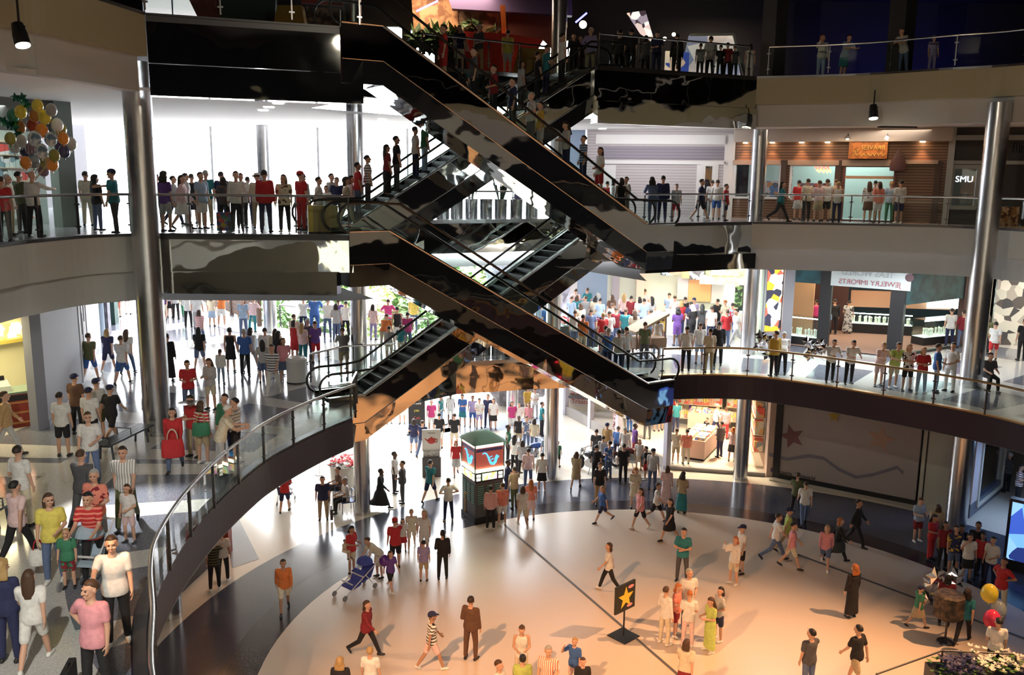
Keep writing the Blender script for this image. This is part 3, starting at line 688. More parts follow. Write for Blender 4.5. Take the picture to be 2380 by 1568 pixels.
# hanging badge and recessed downlights
a, z = w.px(2088, 375); mb = MB(); mb.lathe([(.02,-.42),(.30,-.38),(.32,-.15),(.2,.2),(.06,.42),(.01,.5)], (0,0,0), 10)
o = mb.build('hanging_badge', mat('dark_badge', (.09,.035,.03), .5), smooth=True); o.scale = (1,.25,1); o.location = w.at(a, z, .18); o.rotation_euler[2] = w.ang; tag(o, 'dark bell shaped plaque on the siding right of the door', 'plaque')
for k, u in enumerate((1735, 1797, 1865, 1925, 2145)):
    a, _ = w.px(u, 330); mb = MB(); mb.lathe([(.10,0),(.10,.03)], (0,0,0), 14)
    o = mb.build('recessed_downlight', emi('downlight_lens', (1,.72,.4), 14)); o.location = w.at(a, 3.26, .22)
    tag(o, 'recessed downlight %s over the brown siding' % ('left of the first column', 'just right of the column', 'over the second window', 'left of the orange sign', 'right of the orange sign')[k], 'lamp')
    light('siding_downlight', 'SPOT', w.at(a, 3.24, .22), 42, (1,.55,.28), w.at(a, 0, .06), .05, angle=75, blend=.8)
# ---- window bay with lettering ----
w = Wall((17.7, 36.6), (20.6, 35.6)); hh = w.rectpx(2219, 392, 2262, 478)
w.wall(0, 3.84, mat('dark_siding', (.05,.045,.045), .6), 'wall_right', [hh], label='dark grey store bay')
mb = MB(); a0, z1 = w.px(2200, 374); w.box(mb, 0, w.L, z1-.12, z1+.02, 0, .08); a, zz = w.px(2230, 320); w.box(mb, 0, w.L, zz-.1, zz+.1, 0, .08); struct(mb.build('trim_66', mat('grey_post', (.42,.42,.40), .6)))
w.window(5, hh, mat('grey_post', (.42,.42,.40), .6), w=.16)
room = Wall(w.at(0, 0, -1.6), w.at(w.L, 0, -1.6)); room.wall(0, 3.5, mat('bay_inside', (.10,.13,.13), .8), 'wall_back')
g = tag(text('SMU', .34, emi('white_letters', (.8,.95,1), 2.0), .02, 'window_lettering', None, None), 'white SMU lettering inside the store bay window', 'lettering'); g.matrix_world = w.mtx((hh[0]+hh[1])/2, hh[3]-.42, -.12)
# ---- orange lit shop at the right edge ----
w = Wall((20.7, 35.5), (24.5, 36.6)); w.wall(2.2, 3.84, mat('orange_header', (.55,.22,.05), .6), 'wall_right', label='orange shop header')
room = Wall(w.at(0, 0, -3), w.at(w.L, 0, -3)); room.wall(0, 3.8, mat('orange_inside', (.60,.30,.12), .8), 'wall_back')
g = tag(text('fllr', .6, BLACK, .02, 'shop_lettering', None, None), 'black lettering on the orange shop header at the right edge', 'lettering'); g.matrix_world = w.mtx(w.px(2362, 372)[0], 3.0, .04)
def cone_tree(label, loc, h, r, cols):
    t = thing('small_fir_tree', label, 'tree', loc); mb = MB(); rnd = random.Random(int(h*1000))
    for k in range(260):
        f = rnd.random()**.7; z = h*(.12+.86*f); rr = r*(1-f)*(.6+.4*rnd.random()); a = rnd.random()*2*PI
        c = Vector((rr*math.cos(a), rr*math.sin(a), z)); d = Vector((math.cos(a), math.sin(a), -.5))*.16*(1.2-f)
        s_ = Vector((-math.sin(a), math.cos(a), 0))*.04
        mb.add([c-s_, c+s_, c+d*1.4], [(0,1,2)])
    mb.build('foliage', cols, t, fix=False); m2 = MB(); m2.tube([(0,0,0),(0,0,h*.9)], .04, 6); m2.build('trunk', mat('trunk_bark', (.12,.07,.04), .8), t)
    m3 = MB()
    for k in range(16): a = k*2.4; f = k/17; m3.ball((r*(1-f)*math.cos(a), r*(1-f)*math.sin(a), h*(.15+.8*f)), .035, n=6, m=4)
    m3.build('ornaments', mat('gold_balls', (.8,.5,.15), .3, .8), t)
    return t
FIR = mat('fir_green', (.035,.06,.02), .7)
cone_tree('small decorated fir tree beside the tall column, third level right', w.at(w.px(2338, 520)[0], 0, -1.3), 2.2, .55, FIR)
cone_tree('small dark fir tree cut by the right picture edge, third level', w.at(w.px(2376, 520)[0]+.5, 0, -1.3), 1.9, .6, FIR)
w.panel('display_table', 'low table of gold trinkets in the orange shop', 'table', w.px(2335, 500)[0], w.px(2379, 500)[0], 0, .75, patch('trinkets', [(.5,.25,.1),(.7,.45,.25),(.15,.06,.03),(.8,.6,.4)], 9), -.62, -.22)
# ---- second level, right: jewelry shop ----
TEAL = mat('teal_header', (.02,.09,.11), .4, noise=.5, nscale=2)
w = Wall((12.5, 39.1), (16.23, 36.64)); J = w
w.wall(-2.75, -1.85, TEAL, 'wall_right', label='teal header of the jewelry shop')
for k, (u0, u1) in enumerate(((1806, 1830), (1905, 1932))):
    a0, _ = w.px(u0, 700); a1, _ = w.px(u1, 700); mb = MB(); w.box(mb, a0, a1, -5.6, -1.85, -.15, .08); struct(mb.build('column', BLACK), 'black square pier of the jewelry shop')
mb = MB(); w.box(mb, w.L-.45, w.L+.1, -5.6, -1.85, -.4, .12); struct(mb.build('column', BLACK), 'black corner pier of the jewelry shop')
wj = Wall((16.3, 36.7), (20.6, 39.6)); wj.wall(-3.4, -1.85, TEAL, 'wall_right', label='teal header, right side of the jewelry shop')
mb = MB(); wj.box(mb, wj.L-.6, wj.L, -5.6, -1.85, -.2, .05); struct(mb.build('column', mat('dark_wine_pier', (.05,.02,.02), .5)), 'dark pier at the right end of the jewelry shop')
mb = MB(); mb.poly([w.at(0,-5.6,.05), w.at(w.L,-5.6,.05), wj.at(wj.L,-5.6,.05), (21.5, 45, -5.6), (11.5, 45, -5.6)], -5.57); struct(mb.build('floor', mat('rose_carpet', (.28,.17,.13), .9), fix=False), 'rose carpet of the jewelry shop')
mb = MB(); wj.box(mb, 0, wj.L, -5.6, -5.48, -.1, .06); struct(mb.build('baseboard_right', BLACK))
struct(rect((11.5, 44.6), (23.5, 44.6), -5.6, -1.85, .2, MB()).build('wall_back', mat('shop_blue', (.03,.05,.07), .7)))
struct(rect((12.2, 42.2), (14.1, 41.2), -5.6, -1.85, .2, MB()).build('wall_back', mat('peach_wall', (.62,.36,.20), .7)), 'peach wall inside the jewelry shop')
struct(rect((14.6, 43.4), (16.4, 43.0), -5.6, -1.85, .2, MB()).build('door_2', mat('dark_wine_door', (.05,.015,.012), .5)), 'dark doorway inside the jewelry shop')
struct(rect((16.6, 43.2), (21.4, 42.4), -4.4, -3.6, .2, MB()).build('wall_back', mat('terracotta_wall', (.40,.20,.12), .7)))
r = w.rectpx(1936, 622, 2087, 673); ja = (w.px(1934, 650)[0], w.L+.05)
sg = thing('shop_sign', 'white hanging shop sign with reversed lettering JEWELRY IMPORTS', 'sign', w.at(sum(ja)/2, -3.3, .2)); inv = Matrix.Translation(-sg.location)
a0, z1 = w.px(1936, 618); a1, z0 = w.px(2087, 676)
mb = MB(); w.box(mb, ja[0], ja[1]+.25, z0+.05, -1.86, .14, .2); mb.build('board', mat('sign_white', (.50,.56,.56), .5), sg).data.transform(inv)
mid = sum(ja)/2+.1
text('JEWELRY IMPORTS', .30, mat('red_letters', (.33,.10,.12), .5), .01, 'lettering', sg, inv @ w.mtx(mid, w.px(2010, 656)[1], .215, True))
text('TLAS WORLD', .34, mat('grey_letters', (.38,.42,.43), .5), .01, 'lettering', sg, inv @ w.mtx(mid-.1, w.px(2010, 635)[1], .215, True))
mb = MB(); mb.add([w.at(mid+1.55+.17*math.cos(t*PI/8), w.px(2010, 637)[1]+.17*math.sin(t*PI/8), .215) for t in range(16)], [tuple(range(16))]); mb.build('logo_disc', mat('logo_dark', (.10,.05,.06), .5), sg).data.transform(inv)
def display_case(label, c, ang, L, dpt, h=1.05, base=.42, z=-5.57, glow=(.85,1,.9), gs=2.2):
    t = thing('display_case', label, 'display case', (c[0], c[1], z), ang)
    mb = MB(); mb.box(-L/2, L/2, -dpt/2, dpt/2, 0, base); mb.build('base', BLACK, t)
    mb = MB(); mb.box(-L/2, L/2, -dpt/2, dpt/2, base, h); mb.build('glass_box', GLASS, t, fix=False)
    mb = MB(); mb.box(-L/2+.05, L/2-.05, -dpt/2+.06, -dpt/2+.10, h-.07, h-.03); mb.build('light_tube', emi('case_tube', glow, 9), t)
    mb = MB(); mb.box(-L/2+.03, L/2-.03, -dpt/2+.03, dpt/2-.03, base, base+.02); mb.build('lit_tray', mat('case_tray', (.7,.78,.72), .5, emit=glow, es=.55), t)
    m3 = MB(); rnd = random.Random(int(L*100))
    for i in range(int(L*9)):
        x = -L/2+.12+rnd.random()*(L-.24); y = -dpt/2+.1+rnd.random()*(dpt-.2); m3.lathe([(.05,0),(.035,.1+rnd.random()*.2),(.06,.3),(.01,.34)], (x,y,base+.02), 6)
    m3.build('jewelry_busts', mat('bust_white', (.65,.68,.62), .5), t)
    return t
p = P(1856, 800, -5.6); display_case('glass jewelry case by the left black pier under the teal header', (p.x+.1, p.y+.1), w.ang, 2.0, .6, 1.25, .35)
p = P(2040, 775, -5.6); display_case('long glass jewelry case behind the corner pier', (p.x, p.y), -.30, 3.0, .6, 1.0, .45)
p = P(2185, 798, -5.6); display_case('glass jewelry case at the open right side of the shop', (p.x-.1, p.y+.1), .45, 2.6, .7, 1.15, .35)
p = P(2130, 755, -5.6); t = display_case('far glass jewelry case along the terracotta wall', (p.x, p.y+1.2), -.2, 3.6, .5, 1.0, .4)
r = D(2205, 690, 42.2); mb = MB(); mb.box(-1.0, 1.0, -.04, .04, -.55, .55); o = mb.build('light_panel', emi('cool_panel', (.75, 1, .95), 2.4)); o.location = r; tag(o, 'bright white lit panel at the back of the jewelry shop', 'light panel')
for k, u in enumerate((2082, 2120, 2147)):
    q = D(u, 684, 41.0); mb = MB(); mb.ball((0,0,0), .07, n=10, m=6); o = mb.build('spot_bulb', emi('shop_bulb', (1,.95,.8), 14)); o.location = q; tag(o, ('first', 'second', 'third')[k]+' small round spot bulb left of the bright panel in the jewelry shop', 'lamp')
# narrow bright shelf bay left of the jewelry shop
w = Wall((11.1, 39.0), (12.5, 39.1)); w.wall(-5.6, -1.85, mat('grey_bay', (.30,.30,.33), .6), 'wall_right', [(.15, .95, -5.0, -2.0)], t=.15)
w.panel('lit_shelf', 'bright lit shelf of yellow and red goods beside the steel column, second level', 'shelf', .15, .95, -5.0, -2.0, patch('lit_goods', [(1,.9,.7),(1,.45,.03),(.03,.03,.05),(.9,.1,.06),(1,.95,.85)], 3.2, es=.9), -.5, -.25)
# book and print shop at the right edge
struct(rect((21.9, 39.9), (24.6, 39.4), -5.6, -1.85, .2, MB()).build('wall_back', patch('prints_wall', [(.05,.05,.06),(.55,.55,.5),(.08,.07,.07),(.35,.33,.3),(.7,.68,.62)], 2.6)), 'wall of framed prints')
struct(MB().box(24.6, 24.9, 36.5, 39.5, -5.6, -1.85).build('trim_70', mat('cream_post', (.7,.64,.5), .6)))
struct(MB().box(20.9, 25, 37.6, 37.9, -2.4, -1.85).build('wall_right', BLACK))
# ---- second level: food counter in the middle right ----
CR = mat('cream_tile', (.72,.74,.62), .5)
struct(rect((4.9, 45.6), (12.6, 44.6), -5.6, -1.85, .2, MB()).build('wall_back', CR), 'cream tiled back wall of the food counter')
struct(rect((12.4, 44.6), (11.2, 39.0), -5.6, -1.85, -.2, MB()).build('wall_right', mat('pale_green_wall', (.55,.66,.52), .6)))
wf = Wall((5.6, 45.2), (12.3, 44.3))
def pan(name, lb, cat, px, m, o0=.0, o1=.15, wl=None):
    wl = wl or wf; r = wl.rectpx(*px); return wl.panel(name, lb, cat, r[0], r[1], r[2], r[3], m, o0, o1)
pan('copper_hood', 'copper coloured panel behind the food counter', 'panel', (1600, 648, 1652, 700), mat('copper_panel', (.75,.38,.18), .35, .4))
pan('steel_cabinet', 'grey steel panel left of the copper panel', 'panel', (1575, 644, 1599, 695), mat('steel_panel_m', (.55,.53,.56), .4, .5))
pan('steel_cabinet', 'grey steel panel right of the copper panel', 'panel', (1653, 650, 1682, 705), mat('steel_panel_m', (.55,.53,.56), .4, .5))
pan('lit_refrigerator', 'bright white cooler beside the green shelf, food counter', 'refrigerator', (1684, 662, 1704, 712), emi('cooler_white', (.9,1,.85), 1.1), 0, .4)
pan('bottle_shelf', 'dark green bottle shelf right of the white cooler', 'shelf', (1706, 665, 1722, 712), patch('bottles', [(.02,.06,.03),(.1,.2,.08),(.02,.02,.02),(.2,.3,.15)], 7), 0, .3)
pan('menu_board', 'dark menu board with lit pictures over the counter', 'sign', (1535, 622, 1572, 638), patch('menu_a', [(.05,.05,.06),(1,.6,.2),(.3,.7,.8),(.04,.04,.05)], 5, es=.7), .3, .4)
pan('menu_board', 'long menu board with small lit pictures right of the orange strip', 'sign', (1602, 625, 1645, 648), patch('menu_b', [(.06,.06,.08),(.5,.7,.9),(.9,.9,.8),(.04,.04,.05)], 5, es=.7), .3, .4)
pan('orange_strip', 'orange vertical strip between the menu boards', 'panel', (1586, 618, 1601, 645), mat('orange_strip_m', (.8,.38,.15), .5), .3, .36)
pan('lit_sign', 'bright yellow lit garland sign at the top of the food counter', 'sign', (1640, 611, 1726, 636), patch('yellow_sign', [(.9,1,.12),(1,1,.5),(.75,.9,.1),(1,1,.85)], 5, es=1.3), .5, .6)
pan('stone_cladding', 'mottled pale stone panel under the yellow sign', 'panel', (1625, 636, 1728, 660), mat('mottled_stone', (.62,.57,.5), .7, noise=.35, nscale=4), .4, .48)
r = wf.px(1567, 622); o = MB(); o.add([wf.at(r[0]+.32*math.cos(-PI*t/12), r[1]+.32*math.sin(-PI*t/12), .6) for t in range(13)]+[wf.at(r[0]+.32*math.cos(-PI*t/12), r[1]+.32*math.sin(-PI*t/12), .5) for t in range(13)], [tuple(range(13)), tuple(range(25,12,-1))]+[(t,13+t,14+t,t+1) for t in range(12)])
o = o.build('melon_sign', mat('melon_red', (.8,.2,.16), .5)); tag(o, 'red half round melon slice sign above the food counter', 'sign')
c = P(1610, 760, -5.6); mb = MB(); mb.box(-2.2, 1.5, -.4, .4, 0, 1.05); o = mb.build('counter', mat('counter_white', (.78,.77,.74), .4)); o.location = (9.6, 42.2, -5.6); o.rotation_euler[2] = -.14
tag(o, 'long white serving counter behind the crowd, second level', 'counter')
# pale booth and rockwork left of it
struct(MB().obox((4.35, 46.0), -.2, .95, .25, -5.6, -1.85).build('wall_back', mat('pale_blue_wall', (.35,.45,.60), .6)), 'pale blue wall by the park')
struct(MB().obox((3.25, 46.2), -.2, .18, .3, -5.6, -1.85).build('column', WHITEW)); struct(MB().obox((5.35, 45.6), -.2, .18, .3, -5.6, -1.85).build('column', mat('mauve_post', (.45,.40,.45), .6)))
struct(MB().obox((6.55, 45.3), -.1, .2, .3, -5.6, -1.85).build('column', mat('peach_post', (.85,.62,.5), .6)))
def rock(label, c, s, seed, m):
    b = bmesh.new(); bmesh.ops.create_icosphere(b, subdivisions=3, radius=1); rnd = random.Random(seed); ph = [rnd.random()*9 for _ in range(6)]
    for v in b.verts:
        k = 1+.16*math.sin(v.co.x*4+ph[0])*math.sin(v.co.y*5+ph[1])+.13*math.sin(v.co.z*7+ph[2])+.07*math.sin(v.co.x*11+ph[3]+v.co.z*9)
        v.co = Vector((v.co.x*k*s[0], v.co.y*k*s[1], v.co.z*k*s[2]))
    me = bpy.data.meshes.new('rock'); b.to_mesh(me); b.free(); me.materials.append(m); o = bpy.data.objects.new('rock', me); C.objects.link(o); o.location = c
    return tag(o, label, 'rock')
ROCK = mat('grey_rock', (.30,.29,.34), .9, noise=.4, nscale=3)
rock('grey rock mound in the park left of the pale blue wall', (1.2, 51.5, -6.4), (2.6, 1.6, 4.0), 3, ROCK); rock('lower grey rock in front of the tall park rock', (.2, 49.4, -8.4), (2.4, 1.2, 3.0), 4, ROCK)
# ---- lowest level, right: candy shop ----
PEACH = mat('peach_shop', (.72,.58,.44), .6)
cs = Wall((7.0, 38.35), (11.25, 37.5)); gd = Wall((2.9, 47.7), (7.0, 38.35))
mb = MB(); cs.box(mb, 0, cs.L, -7.4, -6.44, -.25, 0); struct(mb.build('wall_back', PEACH), 'peach header of the candy shop')
mb = MB(); cs.box(mb, -.1, cs.L, Z[1], Z[1]+.16, -.12, .05); struct(mb.build('trim_71', mat('grey_sill', (.33,.31,.30), .4)), 'low sill of the candy shop')
mb = MB(); gd.box(mb, 0, gd.L, Z[1], Z[1]+.5, -.12, .05); struct(mb.build('trim_72', mat('grey_sill', (.33,.31,.30), .4)), 'low sill of the slanted shop front')
mb = MB()
for f in (0.02, .30, .58, 1.0): gd.box(mb, gd.L*f-.14, gd.L*f+.14, Z[1], -6.44, -.15, .08)
struct(mb.build('trim_73', mat('lilac_post', (.55,.55,.66), .5)), 'pale lilac posts of the slanted shop front')
for k, (f0, f1) in enumerate(((.03, .29), (.31, .57))):
    a0, a1 = gd.L*f0+.12, gd.L*f1-.12; g = MB(); g.quad(gd.at(a0,-10.7,-.03), gd.at(a1,-10.7,-.03), gd.at(a1,-6.9,-.03), gd.at(a0,-6.9,-.03)); struct(g.build('window_%d' % (10+k), GLASSW, fix=False), 'shop front pane')
struct(rect((3.2, 48.8), (16, 45.2), Z[1], -6.44, .2, MB()).build('wall_back', mat('cream_shop_back', (.80,.72,.55), .6)), 'cream back wall of the candy shop')
struct(rect((11.3, 37.5), (12.4, 43.5), Z[1], -6.44, -.25, MB()).build('wall_right', mat('peach_side', (.62,.46,.36), .6)))
gp = Wall((4.6, 47.8), (7.9, 47.0)); r = gp.rectpx(1325, 905, 1372, 945); 
t = thing('wall_poster', 'white poster with red writing behind the slanted shop window', 'poster', gp.at((r[0]+r[1])/2, r[2], .1)); inv = Matrix.Translation(-t.location)
mb = MB(); gp.box(mb, r[0], r[1], r[2], r[3], .05, .1); mb.build('sheet', mat('poster_white', (.8,.75,.7), .6), t).data.transform(inv)
RED = mat('poster_red', (.6,.07,.05), .6)
text('TCBY', .46, RED, .01, 'lettering', t, inv @ gp.mtx((r[0]+r[1])/2, r[3]-.35, .12)); text('Treats', .36, RED, .01, 'lettering', t, inv @ gp.mtx((r[0]+r[1])/2, r[2]+.28, .12))
gp.panel('serving_counter', 'dark edged counter under the red and white poster', 'counter', r[0]-.2, r[1]+1.4, Z[1]+.95, Z[1]+1.06, POSTM, .2, .7)
CANDY = [(.9,.85,.7),(.85,.2,.15),(.95,.75,.2),(.6,.8,.55),(.95,.93,.85),(.9,.5,.35)]
gk = Wall((8.6, 46.0), (14.0, 44.6))
def shelf(label, wl, a0, a1, z0, z1, d=.4, n=4, cols=CANDY, sc=4.5, key='candy'):
    t = thing('goods_shelf', label, 'shelf', wl.at((a0+a1)/2, z0, 0), wl.ang)
    L = a1-a0; h = z1-z0; mb = MB(); mb.box(-L/2, L/2, -.03, 0, 0, h); mb.build('back_board', mat('shelf_back', (.75,.7,.6), .6), t)
    for k in range(n+1): m2 = MB(); m2.box(-L/2, L/2, -d, -.03, h*k/n*.96, h*k/n*.96+.03); m2.build('shelf_board', mat('shelf_board_m', (.7,.6,.45), .5), t)
    m3 = MB(); rnd = random.Random(int(a0*31)+7)
    for k in range(n):
        x = -L/2+.06
        while x < L/2-.1: q = .08+rnd.random()*.12; m3.box(x, x+q, -d+.05, -.06, h*k/n*.96+.03, h*k/n*.96+.03+h/n*(.45+.4*rnd.random())); x += q+.015
    m3.build('goods', patch(key, cols, sc), t)['kind'] = 'stuff'
    return t
shelf('bright wall shelf of sweets at the back of the candy shop', gk, .2, 2.6, Z[1]+.4, -7.6); shelf('wall shelf of sweets behind the steel column in the candy shop', gk, 2.8, 5.0, Z[1]+.4, -7.6)
side = Wall((12.3, 43.0), (11.4, 38.2)); shelf('slanted red and yellow goods along the right side wall of the candy shop', side, 1.2, 4.4, Z[1]+.7, -7.2, .5, 4, [(.85,.12,.08),(.95,.6,.25),(.9,.8,.6),(.95,.3,.2),(.3,.3,.32)], 3.5, 'candy_red')
def candy_island(label, c, ang, L, wd):
    t = thing('candy_island', label, 'display stand', (c[0], c[1], Z[1]), ang)
    mb = MB(); mb.box(-L/2, L/2, -wd/2, wd/2, .1, .95); mb.build('cabinet', mat('pink_cabinet', (.70,.50,.42), .5), t); mb = MB(); mb.box(-L/2+.04, L/2-.04, -wd/2+.04, wd/2-.04, 0, .1); mb.build('plinth', BLACK, t)
    rnd = random.Random(5); m2 = MB()
    for i in range(int(L/.3)):
        for j in range(2):
            x = -L/2+.1+i*.3; y = -wd/2+.06+j*wd/2; m2.box(x, x+.26, y, y+wd/2-.1, .95, 1.05+.08*rnd.random())
    m2.build('candy_bins', patch('bin_candy', CANDY+[(.2,.3,.7)], 7), t); return t
q = P(1618, 1060, Z[1]); candy_island('pink candy island with open bins in the middle of the candy shop', (q.x+.3, q.y+.6), 1.1, 2.6, 1.1)
q = P(1600, 985, Z[1]); candy_island('second candy stand with pale bins near the back of the candy shop', (q.x+.8, q.y-1.0), -.3, 2.0, .8)
# ---- lowest level, right: grey hoarding with stars ----
hw = Wall((11.55, 37.35), (16.35, 34.1)); HW = hw
hw.wall(Z[1]+.15, -6.44, mat('hoarding_grey', (.40,.35,.335), .7), 'wall_right', t=.15, label='grey hoarding with painted stars')
mb = MB(); hw.box(mb, 0, .28, Z[1], -6.44, 0, .1); hw.box(mb, .28, hw.L, Z[1]+.02, Z[1]+.24, 0, .08); struct(mb.build('trim_74', BLACK), 'black edge of the hoarding')
mb = MB(); hw.box(mb, 0, hw.L+.1, Z[1], Z[1]+.06, .1, .5); struct(mb.build('baseboard_right', mat('pale_kerb', (.50,.45,.36), .5)))
def star_pts(cx, cz, r, rot, k=.45): return [(cx+(r if i % 2 == 0 else r*k)*math.cos(PI/2+rot+i*PI/5), cz+(r if i % 2 == 0 else r*k)*math.sin(PI/2+rot+i*PI/5)) for i in range(10)]
for nm, (u, v), r, col, rot in (('red', (1841,1014), .56, (.22,.10,.11), .35), ('small yellow', (1939,967), .27, (.42,.30,.05), .1), ('peach', (2047,1020), .58, (.46,.30,.22), -.15)):
    a, z = hw.px(u, v); o = MB().slab([hw.at(x, y, .012) for x, y in star_pts(a, z, r, rot)], hw.n.to_3d()*.012).build('painted_star', mat('star_'+nm, col, .7)); tag(o, nm+' star painted on the grey hoarding', 'painted star')
mb = MB(); pts = [hw.px(u, v) for u, v in ((1788,1055),(1830,1066),(1880,1058),(1915,1064),(1950,1090),(1990,1108),(2030,1102),(2085,1085),(2100,1098))]
for i in range(len(pts)-1):
    (a, z), (b, y) = pts[i], pts[i+1]; mb.quad(hw.at(a, z-.08, .015), hw.at(b, y-.09, .015), hw.at(b, y+.07, .015), hw.at(a, z+.06, .015))
tag(mb.build('painted_ribbon', mat('ribbon_blue', (.20,.19,.23), .7)), 'wavy blue ribbon painted across the grey hoarding', 'painted ribbon')
a, z = hw.px(1835, 1100)
t = thing('hoarding_logo', 'small dark logo lettering low on the grey hoarding', 'lettering', hw.at(a, z, .02)); inv = Matrix.Translation(-t.location)
text('Lycaeris  Toyworld', .22, mat('logo_ink', (.04,.03,.05), .6), .01, 'lettering', t, inv @ hw.mtx(a+.25, z, .02)); mb = MB(); hw.box(mb, a-.82, a-.70, z-.08, z+.1, .01, .03); mb.build('logo_mark', mat('logo_violet', (.08,.03,.12), .6), t).data.transform(inv)
# pale door panel and white corner wall right of the hoarding
w = Wall((16.4, 34.0), (17.3, 33.3)); w.wall(Z[1], -6.44, mat('pale_panel', (.56,.55,.46), .5), 'wall_right', t=.15)
mb = MB(); w.box(mb, .15, .2, Z[1]+.4, -7.2, 0, .03); struct(mb.build('trim_75', BLACK))
w = Wall((17.9, 32.8), (21.3, 36.4)); hh = w.rectpx(2288, 1022, 2326, 1125)
w.wall(Z[1]+.55, -6.44, mat('pinkish_white_wall', (.58,.53,.55), .6), 'wall_right', [hh], t=.2, label='pale wall with a lit window in the passage'); w.wall(Z[1], Z[1]+.55, mat('blue_granite', (.09,.11,.17), .3), 'baseboard_right', t=.22)
w.window(12, hh, mat('cream_frame', (.7,.68,.58), .5), w=.14)
rm = Wall(w.at(0, 0, -1.5), w.at(w.L, 0, -1.5)); rm.wall(Z[1], -6.44, mat('yellow_inside', (.55,.5,.3), .7), 'wall_back')
# video glow screen on the floor side at the right edge
q = D(2372, 1235, 29.0); 
t = thing('video_screen', 'bright blue lit screen at the right picture edge behind the red shirted man', 'screen', P(2445, 1352, Z[1]), -.75)
mb = MB(); mb.box(-1.5, 1.5, 0, .3, 0, 2.5); mb.build('cabinet', BLACK, t); mb = MB(); mb.box(-1.4, 1.4, -.03, 0, .4, 2.4); mb.build('screen_face', patch('blue_video', [(.05,.12,.6),(.2,.5,1),(.02,.04,.2),(.3,.6,1),(.02,.03,.15)], 1.6, es=.5), t)
# ---- second level, left: pizza counter and grey wall ----
struct(MB().obox((-13.62, 24.75), 1.3, .2, .14, -5.6, -1.85).build('column', mat('grey_blue_post', (.26,.27,.32), .5)), 'grey post of the pizza counter')
gw = Wall((-13.5, 25.0), (-14.85, 29.9)); gw.wall(-5.6, -1.85, mat('lilac_grey_wall', (.40,.40,.44), .7), 'wall_left', t=.3, label='plain grey wall left of the bright doors')
mb = MB(); gw.box(mb, 0, gw.L, -5.6, -5.45, 0, .03); struct(mb.build('baseboard_left', mat('grey_base', (.22,.22,.25), .5)))
gd2 = Wall((-14.9, 30.1), (-18.2, 38.6)); gd2.wall(-5.6, -1.85, WHITEW, 'wall_left', t=.25, label='white wall by the park doors')
mb = MB()
for a, z0, z1 in ((.6,-3.9,-2.2),(.9,-4.6,-3.2),(1.6,-3.6,-2.4),(2.4,-4.4,-3.0)): gd2.box(mb, a, a+.07, z0, z1, 0, .03)
struct(mb.build('trim_76', GREYW)); struct(MB().obox((-18.3, 38.8), 1.9, .14, .2, -5.6, -1.85).build('trim_77', mat('blue_frame', (.4,.5,.62), .5)))
WT = mat('yellow_white_tile', (.68,.66,.42), .5)
pb = Wall((-18.9, 22.0), (-14.85, 28.5)); pb.wall(-5.6, -1.85, WT, 'wall_left', t=.2, label='tiled back wall of the pizza counter')
mb = MB(); a0, z1 = pb.px(-40, 795); _, zt = pb.px(34, 798); _, zb = pb.px(34, 826)
n = 24; sz = (zt-zb)/3; 
for i in range(n):
    for j in range(3):
        if (i+j) % 2 == 0: pb.box(mb, i*sz, (i+1)*sz, zb+j*sz, zb+(j+1)*sz, 0, .012)
struct(mb.build('trim_78', mat('red_tile', (.40,.03,.03), .4)), 'red checker tiles on the pizza counter wall')
_, zq = pb.px(34, 788); mb = MB(); pb.box(mb, 0, pb.L, zq-.06, zq+.05, 0, .25); struct(mb.build('trim_79', mat('yellow_strip', (.6,.5,.1), .5)))
_, ya = pb.px(34, 784); _, yb = pb.px(34, 752)
for k in range(5):
    pb.panel('menu_light_box', ('far left','second','third from the left','fourth from the left','rightmost')[k]+' lit menu picture over the red checker tiles', 'sign', pb.px(-38+21*k, 770)[0], pb.px(-20+21*k, 770)[0], ya+.02, yb+.05, patch('menu_lit%d' % (k % 2), [(1,.9,.6),(.9,.2,.08),(1,.6,.3),(1,1,.9),(.8,.1,.05)][k % 2:], 5, es=1.5), .05, .12)
pq = Wall(P(-70, 1012, -5.6), P(83, 988, -5.6)); pc = pq.at(pq.L-1.5, -5.6, -.4); t = thing('pizza_counter', 'red fronted pizza counter with green top at the left edge', 'counter', pc, pq.ang)
mb = MB(); mb.box(-3, 1.5, -.35, .45, 0, 1.0); mb.build('body', mat('brick_red', (.28,.035,.02), .5), t); mb = MB(); mb.box(-3.02, 1.52, -.40, .5, 1.0, 1.06); lbl(mb.build('worktop', mat('green_top', (.18,.26,.20), .3), t), 'green worktop')
for zz in (.12, .42, .72): mb = MB(); mb.box(-3, 1.5, -.38, -.35, zz, zz+.05); mb.build('wood_strip', mat('oak_strip', (.45,.2,.07), .5), t)
mb = MB(); mb.box(.1, 1.45, -.36, -.33, .8, .96); mb.build('recess', BLACK, t)
t = thing('cash_register', 'white cash register on the green pizza counter', 'cash register', pq.at(pq.L-.75, -4.54, -.4), pq.ang)
mb = MB(); mb.box(-.25, .25, -.2, .2, 0, .16); mb.build('body', mat('register_white', (.75,.73,.65), .4), t); mb = MB(); mb.add([(-.23,-.2,.16),(.23,-.2,.16),(.23,.15,.30),(-.23,.15,.30),(-.23,.15,.16),(.23,.15,.16)],[(0,1,2,3),(3,2,5,4),(0,3,4),(1,5,2)]); mb.build('keyboard', mat('register_keys', (.3,.3,.3), .5), t)
mb = MB(); mb.box(-.15, .15, .12, .2, .3, .42); mb.build('display', BLACK, t)
